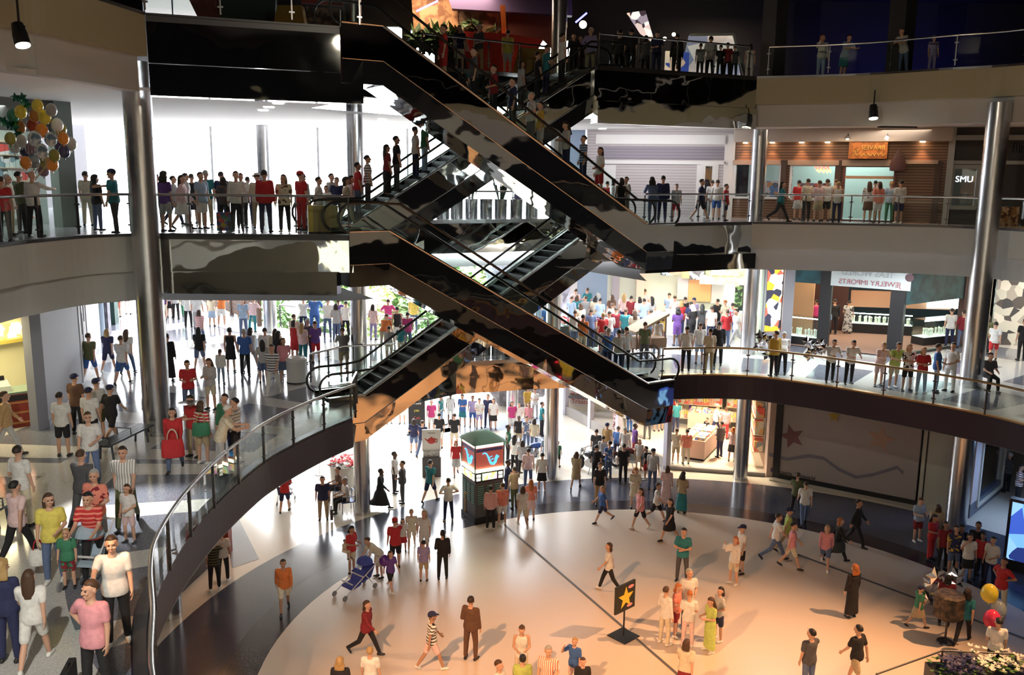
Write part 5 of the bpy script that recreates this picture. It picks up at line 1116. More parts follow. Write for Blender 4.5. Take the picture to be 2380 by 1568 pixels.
# ---- motorcycles on show ----
def motorcycle(label, p, rz, tank):
    t = thing('motorcycle', label, 'motorcycle', p, rz); DK = mat('tire_black', (.015,.015,.015), .7)
    for x in (-.72, .72):
        mb = MB(); ring_mb(mb, (x,0,.33), .27, .065, 'y', 22, 8); wl = mb.build('wheel', DK, t, True); mb = MB(); mb.tube([(x,-.05,.33),(x,.05,.33)], .07, 10)
        for i in range(8): a = i*PI/4; mb.tube([(x,0,.33),(x+.24*math.cos(a),0,.33+.24*math.sin(a))], .01, 4)
        mb.build('spokes', CHROME, wl)
        mb = MB(); mb.tube([(x+.34*math.cos(a),0,.33+.34*math.sin(a)) for a in [PI*(.15+.7*i/8) for i in range(9)]], .06, 8); mb.build('fender', mat(tank[0], tank[1], .25), t, True)
    mb = MB(); mb.ball((.12,0,.82), .32, .15, .14, 14, 8); mb.build('fuel_tank', mat(tank[0], tank[1], .25), t, True)
    mb = MB(); mb.ball((-.35,0,.76), .34, .15, .075, 12, 6); mb.ball((-.6,0,.86), .10, .14, .14, 10, 6); mb.build('seat', DK, t, True)
    mb = MB(); mb.box(-.22, .22, -.14, .14, .28, .58); mb.tube([(.05,-.15,.55),(.12,-.16,.74)], .09, 10); mb.tube([(-.05,.15,.55),(-.12,.16,.74)], .09, 10); mb.build('engine', CHROME, t)
    mb = MB(); mb.tube([(.15,-.2,.5),(.1,-.22,.3),(-.4,-.22,.28),(-.9,-.22,.30)], .045, 8); mb.build('exhaust_pipe', CHROME, t, True)
    for y in (-.09, .09): mb = MB(); mb.tube([(.72,y,.33),(.42,y,1.0)], .028, 8); mb.build('fork', CHROME, t)
    mb = MB(); mb.tube([(.22,-.40,1.08),(.36,-.25,1.10),(.42,0,1.04),(.36,.25,1.10),(.22,.40,1.08)], .018, 8); mb.build('handlebar', CHROME, t, True)
    mb = MB(); mb.ball((.55,0,.92), .08, .10, .10, 12, 8); mb.build('headlight', mat('lamp_glass', (.8,.8,.75), .1), t, True)
    mb = MB(); mb.tube([(0,0,.3),(-.12,.28,.0)], .018, 6); mb.build('kickstand', CHROME, t)
    for y in (-.27, .27): mb = MB(); mb.box(-.85, -.45, y-.07, y+.07, .42, .72); mb.build('saddlebag', DK, t)
    return t
q = P(1372, 1098, Z[1]); motorcycle('black and chrome motorcycle on show at the left of the crowd', (q.x, q.y, Z[1]), 2.3, ('paint_black', (.02,.02,.03)))
q = P(1468, 1088, Z[1]); motorcycle('dark motorcycle half hidden by the crowd in front of the shop window', (q.x, q.y, Z[1]), 2.9, ('paint_wine', (.10,.01,.015)))
q = P(1240, 1075, Z[1]); motorcycle('blue motorcycle surrounded by people behind the kiosk', (q.x, q.y, Z[1]), .3, ('paint_blue', (.04,.10,.35)))
# ---- strollers ----
def stroller(label, p, rz, cloth, double=False):
    t = thing('stroller', label, 'stroller', p, rz); W_ = .26; FRM = mat('stroller_white', (.66,.66,.66), .4); n = 2 if double else 1
    CL = mat(cloth[0], cloth[1], .8)
    for x in (-W_, W_):
        mb = MB(); mb.tube([(x,.55,1.0),(x,.25,.75),(x,-.45*n,.12)], .016, 7); mb.tube([(x,.30,.10),(x,-.05,.55)], .014, 6); mb.build('frame_tube', FRM, t, True)
        for y in (.30, -.45*n): mb = MB(); ring_mb(mb, (x,y,.09), .07, .022, 'x', 14, 6); mb.tube([(x-.02,y,.09),(x+.02,y,.09)], .06, 10); mb.build('wheel', mat('wheel_grey', (.25,.25,.26), .6), t, True)
    mb = MB(); mb.tube([(-W_,.55,1.0),(W_,.55,1.0)], .02, 8); mb.build('push_bar', FRM, t)
    for i in range(n):
        y = -.42*i
        mb = MB(); mb.slab([(-W_+.02,.14+y,.40-.12*i),(W_-.02,.14+y,.40-.12*i),(W_-.02,-.20+y,.36-.12*i),(-W_+.02,-.20+y,.36-.12*i)], (0,0,.06)); mb.slab([(-W_+.02,.12+y,.42-.12*i),(W_-.02,.12+y,.42-.12*i),(W_-.02,.30+y,.80-.12*i),(-W_+.02,.30+y,.80-.12*i)], (0,.05,0)); mb.build('seat', CL, t)
        mb = MB(); mb.tube([(-W_,-.18+y,.55-.12*i),(W_,-.18+y,.55-.12*i)], .022, 7); mb.build('bumper_bar', FRM, t)
    mb = MB(); mb.ball((0,.12,.86), W_+.02, .25, .20, 14, 8); mb.v = [(x, y, max(z, .84)) for x, y, z in mb.v]; mb.build('canopy', CL, t)
    return t
q = P(842, 1368, Z[1]); stroller('double white and blue stroller in front of the group, ring of the lowest floor', (q.x, q.y, Z[1]), math.radians(-40), ('cloth_royal', (.06,.08,.35)), True)
q = P(664, 1170, Z[1]); stroller('small stroller pushed by the red shirted person, lowest level', (q.x, q.y, Z[1]), math.radians(180), ('cloth_navy2', (.03,.03,.08)))
q = P(2268, 885, -5.6); stroller('dark loaded stroller beside the right column, second level', (q.x, q.y, -5.6), math.radians(60), ('cloth_dark', (.02,.02,.025)))
q = P(205, 1350, -5.6); stroller('pale blue stroller in front of the red polo person, second level', (q.x, q.y, -5.6), math.radians(-5), ('cloth_sky', (.35,.45,.55)))
# chairs round the flower tub
def tub_chair(label, p, rz):
    t = thing('cafe_chair', label, 'chair', p, rz); MM = mat('chair_blue', (.10,.13,.25), .4, .5)
    mb = MB(); mb.box(-.24, .24, -.24, .24, .42, .46); mb.build('seat', MM, t); mb = MB(); mb.tube([(-.24,.24,.44),(-.25,.28,.85),(.25,.28,.85),(.24,.24,.44)], .018, 7)
    for x in (-.12, 0, .12): mb.tube([(x,.25,.44),(x,.28,.85)], .008, 5)
    mb.build('backrest', MM, t)
    for x in (-.21, .21):
        for y in (-.21, .21): mb = MB(); mb.tube([(x,y,.43),(x*1.1,y*1.1,0)], .014, 6); mb.build('leg', MM, t)
        mb = MB(); mb.tube([(x*1.2,.24,.66),(x*1.2,-.22,.66),(x*1.1,-.22,.43)], .014, 6); mb.build('armrest', MM, t)
    return t
q = P(806, 1188, Z[1]); tub_chair('blue metal chair under the seated white shirted man', (q.x, q.y, Z[1]), math.radians(-65)); CH1 = (q.x, q.y)
q = P(790, 1160, Z[1]); tub_chair('blue metal chair beside the red flower tub', (q.x, q.y, Z[1]), math.radians(-70)); CH2 = (q.x, q.y)
# green umbrella far back on the lowest level, music stand cart
t = thing('cafe_umbrella', 'green cafe umbrella far back on the lowest level', 'umbrella', P(1028,985,Z[1])); mb = MB(); mb.lathe([(1.0,2.0),(.55,2.35),(.05,2.55)], n=10); mb.build('canopy', mat('umbrella_green', (.16,.30,.18), .7), t); mb = MB(); mb.tube([(0,0,0),(0,0,2.5)], .03, 8); mb.build('pole', POSTM, t); mb = MB(); mb.lathe([(.3,0),(.28,.06)], n=14); mb.build('foot', POSTM, t)
# ---- track lamps under the fourth level rim ----
def track_lamp(label, p, aim, s=1.0):
    t = thing('track_lamp', label, 'lamp', p); a = Vector(aim).normalized()
    mb = MB(); mb.tube([(0,0,.55*s),(0,0,.12*s)], .02*s, 7); mb.tube([(-.11*s,0,.10*s),(0,0,.14*s),(.11*s,0,.10*s)], .018*s, 6); mb.build('bracket', BLACK, t)
    mb = MB(); mb.tube([-a*.17*s, a*.02*s, a*.20*s], [.09*s,.12*s,.125*s], 14); mb.build('housing', BLACK, t); mb = MB(); mb.tube([a*.19*s, a*.215*s], [.11*s,.11*s], 14); mb.build('lens', emi('lamp_lens', (1,.86,.55), 22), t); return t
q = D(46, 78, 17.6); track_lamp('black track lamp glowing at the upper left corner', q, (.3,-.2,-1), 1.15)
q = D(2030, 258, 33.6); track_lamp('black track lamp glowing under the right fourth level rim', q, (0,-.25,-1), 1.35)
light('track_light', 'SPOT', D(2030, 270, 33.5), 260, (1,.85,.6), (13.5, 37.5, 3), .08, angle=110)
# ---- balloons ----
def balloon(label, p, r, m, hand, group=None, string=True):
    t = bpy.data.objects.new('balloon', None); C.objects.link(t); t.location = p; tag(t, label, 'balloon', group)
    mb = MB(); n = 16; prof = []
    for i in range(13):
        a = PI*i/12; z = math.cos(a); k = math.sin(a)*(1-.13*(1-z)/2); prof.append((max(.004, r*k), -r*1.12*z))
    mb.lathe(prof, n=n); mb.lathe([(.012,-r*1.12-.03),(.026,-r*1.12-.045),(.006,-r*1.12+.01)], n=8); mb.build('skin', m, t, True)
    if string: h = Vector(hand)-Vector(p); mb = MB(); mb.tube([(0,0,-r*1.12), h*.5+Vector((0,0,-.06)), h], .004, 4); mb.build('string', mat('string_white', (.6,.6,.58), .7), t)
    return t
def rub(name, c, tr=.0, c2=None):
    if name in MATS: return MATS[name]
    m = mat(name, c, .18, noise=.9 if c2 else 0, nscale=5, col2=c2); b = m.node_tree.nodes['Principled BSDF']; b.inputs['Transmission Weight'].default_value = 0; b.inputs['Alpha'].default_value = 1-tr; return m
BC = dict(yellow=rub('balloon_yellow', (.85,.68,.08)), silver=rub('balloon_silver', (.42,.43,.42)), white=rub('balloon_white', (.78,.78,.72)), amber=rub('balloon_amber', (.45,.18,.03), .25), orange=rub('balloon_orange', (.85,.30,.05)), red=rub('balloon_red', (.38,.05,.02), .1),
  grey=rub('balloon_grey', (.55,.55,.50)), marbled=rub('balloon_marbled', (.80,.80,.76), 0, (.12,.20,.28)), blue=rub('balloon_marbled_blue', (.12,.19,.27), 0, (.45,.55,.55)), olive=rub('balloon_olive', (.35,.30,.04), .15), navy=rub('balloon_navy', (.05,.05,.12)), plum=rub('balloon_plum', (.06,.05,.09)), mauve=rub('balloon_mauve', (.30,.15,.18), .15), green=rub('balloon_green', (.05,.25,.14)))
VH = D(72, 430, 23.7); BAL = []
for k, (u, v, c, lb) in enumerate(((87,245,'yellow','yellow balloon highest of the bunch'),(48,260,'yellow','yellow balloon at the upper left of the bunch'),(104,272,'yellow','yellow balloon just under the highest one'),(119,255,'silver','silver grey balloon at the upper right of the bunch'),(133,290,'white','tall white balloon on the right side of the bunch'),
  (45,295,'amber','see-through amber balloon at the left of the bunch'),(80,269,'amber','small amber balloon between three yellow ones'),(76,291,'red','dark red balloon in the middle of the bunch'),(97,303,'orange','narrow orange balloon above two marbled ones'),(147,321,'orange','bright orange balloon at the right edge of the bunch'),
  (50,328,'grey','plain pale grey balloon at the left of the bunch'),(81,322,'marbled','marbled balloon in the centre of the bunch'),(118,323,'marbled','marbled balloon right of centre in the bunch'),(97,351,'marbled','marbled balloon low in the centre of the bunch'),(78,374,'blue','dark blue marbled balloon near the foot of the bunch'),
  (126,361,'olive','olive balloon at the lower right of the bunch'),(149,352,'navy','navy balloon at the lower right edge of the bunch'),(164,334,'grey','grey balloon farthest right in the bunch'),(60,378,'orange','dull orange balloon at the lower left of the bunch'),(104,376,'olive','olive balloon at the foot of the bunch'),
  (121,381,'orange','orange balloon at the lower right foot of the bunch'),(24,322,'olive','olive balloon at the left edge of the bunch'),(34,341,'grey','shaded grey balloon at the lower left edge of the bunch'),(60,350,'plum','blackish plum balloon left of the low marbled one'),(72,345,'mauve','brownish mauve balloon behind the low marbled one'),
  (30,268,'green','green balloon at the upper left edge of the bunch'),(140,300,'olive','small olive balloon behind the white one'),(139,339,'navy','navy balloon under the bright orange one'),(101,395,'mauve','mauve balloon hanging lowest among the strings'))):
    dz = 24.0+(.5 if c in ('red','amber','plum','mauve','green','navy','grey') else 0)-(.25 if c in ('marbled','yellow') else 0)+.13*(k % 3)
    r = .152+.010*(k % 3)+(.015 if c == 'marbled' else 0)
    for tr in range(40):
        q = D(u, v, dz+(.07*((tr+1)//2))*(1 if tr % 2 else -1))
        if all((q-x).length > (r+y)*1.06 for x, y in BAL): break
    BAL.append((q, r)); balloon(lb, q, r, BC[c], VH, None, False)
t = thing('balloon_ribbons', 'gathered ribbons running from the balloon bunch down to the seller', 'ribbons', VH)
for k in range(12): a = k*.55; q = D(60+5*k, 385-(k % 3)*6, 24.1)-VH; mb = MB(); mb.tube([(0,0,0), q*.5+Vector((.04*math.cos(a),.04*math.sin(a),0)), q], .006, 4); mb.build('ribbon', mat('ribbon_gold', (.40,.25,.08), .5), t)
def foil(label, p, r, m, hand, seed, name='foil_balloon'):
    t = thing(name, label, 'balloon', p); rnd = random.Random(seed); mb = MB()
    for k in range(5 if name != 'foil_cluster' else 9):
        c = Vector((rnd.uniform(-r,r), rnd.uniform(-r,r)*.6, rnd.uniform(-r,r))); mb2 = MB(); a = rnd.random()*PI
        pts = star_pts(0, 0, r*.62, a, .55); n = len(pts)
        vs = [(c.x+x, c.y, c.z+z) for x, z in pts]+[(c.x, c.y-.09, c.z), (c.x, c.y+.09, c.z)]
        b = mb if k == 0 else mb; b.add(vs, [(i, (i+1) % n, n) for i in range(n)]+[((i+1) % n, i, n+1) for i in range(n)])
    mb.build('foil', m, t)
    h = Vector(hand)-Vector(p); mb = MB(); mb.tube([(0,0,-r*.5), h], .005, 4); mb.build('string', mat('string_white', (.6,.6,.58), .7), t); return t
FOIL = mat('silver_foil', (.85,.85,.88), .12, 1.0); FOILG = mat('green_foil', (.02,.14,.09), .12, .7)
foil('dark green foil balloon at the top of the bunch', D(58,241,24.0), .22, FOILG, VH, 1); foil('dark green foil balloon at the left picture edge', D(12,292,24.5), .26, FOILG, VH, 2)
q = D(1775, 800, 33.2); foil('silver foil balloons left of the yellow shirted person, second level', q, .38, FOIL, D(1798,822,33.0), 3, 'foil_cluster')
q = D(1893, 812, 31.8); foil('silver foil balloons left of the white sweatered person leaning on the rail', q, .36, FOIL, D(1917,838,31.6), 4, 'foil_cluster')
q = P(2195, 1475, Z[1]); FC = q; foil('large silver foil balloon cluster above the black vending cart', D(2188,1368,24.6), .50, FOIL, D(2196,1440,24.6), 5, 'foil_cluster')
q = P(2196, 1492, Z[1]); t = thing('vending_cart', 'black vending cart on a single pole under the foil balloons', 'cart', (q.x, q.y, Z[1])); mb = MB(); mb.lathe([(.30,.75),(.42,.85),(.42,1.45),(.36,1.5)], n=8); mb.build('box', mat('cart_black', (.025,.022,.022), .5, noise=.6, nscale=6, col2=(.12,.08,.05)), t); mb = MB(); mb.tube([(0,0,.03),(0,0,.8)], .03, 8); mb.build('pole', POSTM, t); mb = MB(); mb.lathe([(.24,0),(.22,.04)], n=14); mb.build('foot', POSTM, t)
for k, (u, v, r, c, lb, tr) in enumerate(((2300,1378,.24,(.75,.62,.05),'yellow balloon floating above the clear one at the right edge',.25),(2321,1416,.22,(.45,.55,.52),'clear balloon with dark heart between yellow and pink balloons',.6),(2306,1438,.24,(.85,.05,.14),'deep pink balloon over the head of the white shirted man',.15))):
    balloon(lb, D(u, v, 22.6-.12*k), r*1.0, rub('party%d' % k, c, tr), D(2330, 1480, 22.5))
q = P(1045, 0+1360, Z[1])
# ======================= people =======================
def vmat(m, name):
    me = bpy.data.meshes.new(name); return me
def remeshed(mb, voxel, ratio=None, smooth=3):      # one continuous skin over overlapping volumes
    me = bpy.data.meshes.new('tmp'); me.from_pydata(mb.v, [], mb.f)
    o = bpy.data.objects.new('tmp', me); C.objects.link(o)
    r = o.modifiers.new('r', 'REMESH'); r.mode = 'VOXEL'; r.voxel_size = voxel
    s = o.modifiers.new('s', 'SMOOTH'); s.iterations = smooth; s.factor = .5
    if ratio: d = o.modifiers.new('d', 'DECIMATE'); d.ratio = ratio
    out = bpy.data.meshes.new_from_object(o.evaluated_get(bpy.context.evaluated_depsgraph_get()))
    bpy.data.objects.remove(o); bpy.data.meshes.remove(me)
    out.polygons.foreach_set('use_smooth', [True]*len(out.polygons)); return out
def cap(mb, a, b, ra, rb, n=10):
    mb.tube([a, b], [ra, rb], n); mb.ball(a, ra, n=n, m=6); mb.ball(b, rb, n=n, m=6)
def ering(c, X, Y, rx, ry, n=16): return [c+X*(rx*math.cos(2*PI*i/n))+Y*(ry*math.sin(2*PI*i/n)) for i in range(n)]
def loft(mb, rings):
    n = len(rings[0]); vs = [v for r in rings for v in r]; k = len(rings)
    fs = [(i*n+j, i*n+(j+1)%n, (i+1)*n+(j+1)%n, (i+1)*n+j) for i in range(k-1) for j in range(n)]
    mb.add(vs, fs+[tuple(reversed(range(n))), tuple((k-1)*n+j for j in range(n))])
# pose: lean (rad forward), legs (hip flex, knee flex, out) for right/left, arms: upper and lower arm directions (out, forward, up), head (yaw, pitch)
A0 = ((.16, .04, -1), (.06, .22, -1))
POSES = {
 'stand': dict(legs=((.0,.0,.05),(-.02,.02,.05)), arms=(A0, A0)),
 'relax': dict(legs=((.10,.16,.06),(-.03,.0,.07)), arms=(A0, ((.20,-.12,-1),(-.35,.85,-.25))), yaw=.35),
 'walk': dict(lean=.05, legs=((.42,.12,.03),(-.34,.28,.03)), arms=(((.14,-.45,-1),(.06,-.15,-1)), ((.14,.40,-1),(.02,.75,-.85)))),
 'stride': dict(lean=.08, legs=((-.42,.55,.02),(.46,.06,.02)), arms=(((.14,.5,-1),(.02,.85,-.7)), ((.14,-.5,-1),(.06,-.2,-1)))),
 'hips': dict(legs=((.06,.1,.12),(-.04,.0,.10)), arms=(((.75,-.35,-.75),(-.85,.45,-.35)), ((.75,-.35,-.75),(-.85,.45,-.35))), yaw=.3),
 'onehip': dict(legs=((.05,.08,.08),(-.03,.0,.08)), arms=(((.75,-.35,-.75),(-.85,.45,-.35)), A0), yaw=-.4),
 'crossed': dict(legs=((.0,.0,.09),(-.02,.02,.09)), arms=(((.25,.25,-1),(-.95,.55,.05)), ((.25,.25,-1),(-.95,.62,-.12)))),
 'rail': dict(lean=.32, legs=((.04,.10,.06),(-.12,.02,.06)), arms=(((.22,.62,-.75),(-.35,.95,-.05)), ((.22,.62,-.75),(-.25,.95,-.05))), pitch=.15),
 'hold': dict(legs=((.05,.06,.06),(-.03,.0,.06)), arms=(((.16,.10,-1),(-.35,.95,.05)), ((.16,.10,-1),(-.35,.95,.10))), pitch=.3),
 'phone': dict(legs=((.05,.06,.06),(-.05,.0,.06)), arms=(((.45,.65,-.45),(-.45,.25,.95)), A0), yaw=.25),
 'reach': dict(lean=.06, legs=((.12,.12,.05),(-.10,.0,.05)), arms=(((.2,.85,-.35),(-.05,1,-.08)), A0)),
 'push': dict(lean=.16, legs=((.30,.16,.03),(-.28,.22,.03)), arms=(((.12,.50,-.85),(-.02,.95,-.25)), ((.12,.50,-.85),(-.02,.95,-.25)))),
 'sit': dict(lean=.08, legs=((1.45,1.45,.10),(1.40,1.30,.10)), arms=(((.16,.30,-1),(-.25,.95,-.25)), ((.16,.30,-1),(-.2,.95,-.2))), drop=.42),
 'bend': dict(lean=.75, legs=((.10,.15,.05),(-.05,.0,.05)), arms=(((.12,.35,-1),(-.05,.75,-.8)), ((.12,.35,-1),(-.05,.75,-.8))), pitch=.1),
}
UP = Vector((0, 0, 1))
def skeleton(p):
    d = POSES[p]; S = {}
    lean = d.get('lean', 0.0); drop = d.get('drop', 0.0)
    fw = Vector((0, -1, 0)); hz = .93-drop
    legs = d['legs']; low = 0
    for k, sx in ((0, -1), (1, 1)):               # right side is -x when facing -y
        fl, kn, ab = legs[k]
        hip = Vector((sx*.092, 0, hz)); t = Vector((sx*math.sin(ab), -math.sin(fl)*math.cos(ab), -math.cos(fl)*math.cos(ab)))
        knee = hip+t*.44; a = fl-kn; sh = Vector((sx*math.sin(ab)*.5, -math.sin(a), -math.cos(a))).normalized()
        ank = knee+sh*.41; S['hip', k], S['knee', k], S['ank', k] = hip, knee, ank
        toe = Vector((sx*.18, -1, 0)).normalized(); pit = max(-.6, min(.9, -a if a < -.15 else 0))
        toe = (toe*math.cos(pit)+Vector((0,0,-1))*math.sin(pit)).normalized()
        S['toe', k] = toe
    mn = min((S['ank', k]+S['toe', k]*.14).z-.045 if S['toe', k].z < -.1 else S['ank', k].z-.085 for k in (0, 1))
    for k in (0, 1):
        for j in ('hip', 'knee', 'ank'): S[j, k] = S[j, k]-UP*mn
    pel = Vector((0, 0, hz-mn)); S['pel'] = pel
    ax = (UP*math.cos(lean)+fw*math.sin(lean)).normalized(); S['ax'] = ax; S['fw'] = (fw*math.cos(lean)-UP*math.sin(lean)).normalized()
    S['neck'] = pel+ax*.54
    pt = d.get('pitch', 0.0)+lean*.35; yw = d.get('yaw', 0.0)
    hf = Vector((math.sin(yw), -math.cos(yw), 0)); hu = (UP*math.cos(pt)+hf*math.sin(pt)).normalized(); hf = (hf*math.cos(pt)-UP*math.sin(pt)).normalized(); hr = hf.cross(hu).normalized()
    S['head'] = S['neck']+ax*.035+hu*.122
    m = Matrix.Identity(4)
    hx = (-hf).cross(hu); q = 1.12
    for i in range(3): m[i][0], m[i][1], m[i][2], m[i][3] = hx[i]*q, -hf[i]*q, hu[i]*q, S['head'][i]
    S['hm'] = m
    for k, sx in ((0, -1), (1, 1)):
        sh = pel+ax*.48+Vector((sx*.178, 0, 0)); u, l = d['arms'][k]
        u = Vector((sx*u[0], -u[1], u[2])).normalized(); l = Vector((sx*l[0], -l[1], l[2])).normalized()
        S['sho', k], S['elb', k] = sh, sh+u*.285; S['wri', k] = S['elb', k]+l*.245; S['hd', k] = l
    return S
def torso(mb, S, g=0.0, z0=-.10, z1=.545, hipg=0.0):
    X = Vector((1, 0, 0)); Y = S['fw']
    sec = [(-.10,.150,.105,.01),(.0,.165,.118,.005),(.10,.148,.105,.0),(.18,.138,.098,.0),(.30,.158,.110,.01),(.40,.170,.108,.0),(.47,.160,.085,-.005),(.505,.105,.068,-.005),(.545,.060,.060,.0)]
    rs = []
    for z, rx, ry, f in sec:
        if z < z0-.001 or z > z1+.001: continue
        h = hipg if z < .12 else 0
        rs.append(ering(S['pel']+S['ax']*z+Y*f, X, Y, rx+g+h, ry+g+h))
    loft(mb, rs)
def hand(mb, S, k):
    w = S['wri', k]; l = S['hd', k]; sx = (-1, 1)[k]
    inn = Vector((-sx, 0, 0)); inn = (inn-l*inn.dot(l)); inn = inn.normalized() if inn.length > .1 else Vector((0,0,1))   # palm faces the body
    side = l.cross(inn).normalized()
    if side.y > 0 or (abs(side.y) < .2 and side.z < 0): side = -side                                                      # toward the thumb
    c = w+l*.045
    loft(mb, [ering(w+l*t, side, inn, a, b, 10) for t, a, b in ((-.01,.026,.019),(.02,.034,.018),(.06,.041,.016),(.085,.039,.013))])
    for i, (ln, off) in enumerate(((.070,.030),(.080,.010),(.074,-.010),(.058,-.029))):
        b = w+l*.082+side*off; d1 = (l+inn*.25+side*off*1.2).normalized(); m = b+d1*ln*.5; d2 = (l+inn*.85).normalized(); e = m+d2*ln*.5
        cap(mb, b, m, .0095, .009, 8); cap(mb, m, e, .009, .0078, 8)
    b = w+l*.022+side*.028; d = (l*.6+side*.8+inn*.3).normalized(); m = b+d*.038; e = m+(l*.85+side*.35+inn*.35).normalized()*.032
    cap(mb, b, m, .0125, .0105, 8); cap(mb, m, e, .0105, .0088, 8)
SK = {p: skeleton(p) for p in POSES}
def body_mesh(p):
    S = SK[p]; mb = MB(); torso(mb, S)
    for k in (0, 1):
        cap(mb, S['hip', k], S['knee', k], .083, .053); cap(mb, S['knee', k], S['knee', k].lerp(S['ank', k], .35), .053, .055); cap(mb, S['knee', k].lerp(S['ank', k], .35), S['ank', k], .055, .036)
        a = S['ank', k]; t = S['toe', k]; h = a-UP*.045 if t.z > -.1 else a-UP*.03; cap(mb, h-t*.03, h+t*.10, .032, .028)
        cap(mb, S['sho', k], S['elb', k], .052, .039); cap(mb, S['elb', k], S['wri', k], .040, .027); hand(mb, S, k)
        cap(mb, S['pel']+S['ax']*.47+Vector(((-1,1)[k]*.08,0,0)), S['sho', k], .055, .056)
    cap(mb, S['neck']-S['ax']*.03, S['head']-S['hm'].to_3x3() @ Vector((0,-.012,.06)), .056, .052)
    hm = S['hm']; h = MB()
    h.ball((0,.012,.028), .076, .094, .092, 16, 10); h.ball((0,-.012,-.035), .060, .074, .078, 14, 8); h.ball((0,-.062,-.085), .030, .024, .026, 10, 6)
    h.tube([(0,-.088,.022),(0,-.110,-.022)], [.009,.016], 8); h.ball((0,-.104,-.024), .016, .014, .012, 8, 6)
    h.ball((0,-.083,.040), .052, .016, .012, 10, 6); h.ball((0,-.086,-.062), .022, .012, .010, 10, 6)
    for s in (-1, 1): h.ball((s*.078,.012,-.002), .011, .022, .032, 8, 6); h.ball((s*.04,-.075,-.02), .024, .018, .02, 8, 6)
    mb.add([hm @ Vector(v) for v in h.v], h.f)
    return remeshed(mb, .0088, .16)
def top_mesh(p, kind):
    S = SK[p]; mb = MB()
    hem = {'tee': -.06, 'tank': -.05, 'long': -.06, 'jacket': -.10}[kind]
    g = {'tee': .024, 'tank': .014, 'long': .022, 'jacket': .034}[kind]
    torso(mb, S, g, hem-.05, .505, .012)
    for k in (0, 1):
        s, e, w = S['sho', k], S['elb', k], S['wri', k]; c = S['pel']+S['ax']*.47+Vector(((-1,1)[k]*.08,0,0))
        if kind == 'tank': cap(mb, c, c.lerp(s, .6), .060, .052); continue
        cap(mb, c, s, .072, .074)
        if kind == 'tee': cap(mb, s, s.lerp(e, .62), .074, .066)
        else: cap(mb, s, e, .072, .057); cap(mb, e, e.lerp(w, .88), .057, .044)
    return remeshed(mb, .017, .6, 2)
def bottom_mesh(p, kind):
    S = SK[p]; mb = MB(); X = Vector((1,0,0)); Y = S['fw']
    if kind in ('skirt', 'longskirt', 'dress'):
        kn = (S['knee', 0]+S['knee', 1])/2; an = (S['ank', 0]+S['ank', 1])/2
        sp = abs(S['knee', 0].y-S['knee', 1].y)/2; spx = abs(S['knee', 0].x-S['knee', 1].x)/2
        rs = [ering(S['pel']+S['ax']*.14, X, Y, .15, .11), ering(S['pel'], X, Vector((0,-1,0)), .182, .14), ering(S['pel'].lerp(kn, .5), X, Vector((0,-1,0)), .20, .16+sp*.5), ering(S['pel'].lerp(kn, .98), X, Vector((0,-1,0)), spx+.115, sp+.115)]
        if kind == 'longskirt': sp2 = abs(S['ank', 0].y-S['ank', 1].y)/2; rs.append(ering(kn.lerp(an, .85), X, Vector((0,-1,0)), spx+.14, max(sp, sp2*.8)+.13))
        loft(mb, rs)
        return remeshed(mb, .02, .6, 2)
    torso(mb, S, .014, -.11, .12, .006)
    for k in (0, 1):
        h, n, a = S['hip', k], S['knee', k], S['ank', k]
        if kind == 'shorts': cap(mb, h, h.lerp(n, .80), .104, .088)
        else: cap(mb, h, n, .100, .072); cap(mb, n, n.lerp(a, .93), .072, .056)
    return remeshed(mb, .018, .6, 2)
def shoe_mesh(p, k):
    S = SK[p]; t = S['toe', k]; a = S['ank', k]; mb = MB(); h = a-UP*.045 if t.z > -.1 else a-UP*.03
    cap(mb, h-t*.045+UP*.0, h+t*.06, .042, .041); cap(mb, h+t*.06, h+t*.135, .041, .032); cap(mb, h, a-UP*.005, .042, .042)
    return remeshed(mb, .014, .7, 2)
def hair_mesh(kind):
    mb = MB(); c = Vector((0,.012,.028)); base = MB(); base.ball((0,0,0), 1, n=20, m=14); rnd = random.Random(len(kind))
    amp = {'curly': .16}.get(kind, .02); big = {'curly': 1.16}.get(kind, 1.0)
    for v in base.v:
        v = Vector(v); r = Vector((.086*v.x, .106*v.y, .104*v.z))
        front = -v.y; face = (front > .22 and v.z < .60-.25*(1-front)) or (front > -.12 and v.z < .12)
        low = v.z < (-.35 if kind == 'short' else -.75)
        k = (.72 if (face or low) else 1.0)*big*(1+amp*math.sin(9*v.x+2)*math.sin(8*v.y+1)*math.sin(9*v.z))
        mb.v.append(tuple(c+r*k))
    mb.f = list(base.f); mb.mi = [0]*len(mb.f)
    def drape(z1, w0, w1, y): loft(mb, [ering(Vector((0,y+dy,z)), Vector((1,0,0)), Vector((0,1,0)), w, .05) for z, w, dy in ((.05,.085,0),(-.05,w0,.01),((z1-.05)/2,(w0+w1)/2,.02),(z1,w1,.015))])
    if kind == 'long': drape(-.30, .098, .085, .06)
    if kind == 'bob': drape(-.14, .100, .095, .045)
    if kind == 'curly': drape(-.16, .125, .12, .05)
    if kind == 'ponytail': cap(mb, Vector((0,.10,.06)), Vector((0,.15,-.02)), .03, .035); cap(mb, Vector((0,.15,-.02)), Vector((0,.13,-.16)), .035, .012)
    if kind == 'bun': mb.ball((0,.105,.085), .045, n=10, m=6)
    return remeshed(mb, .011, .5, 1)
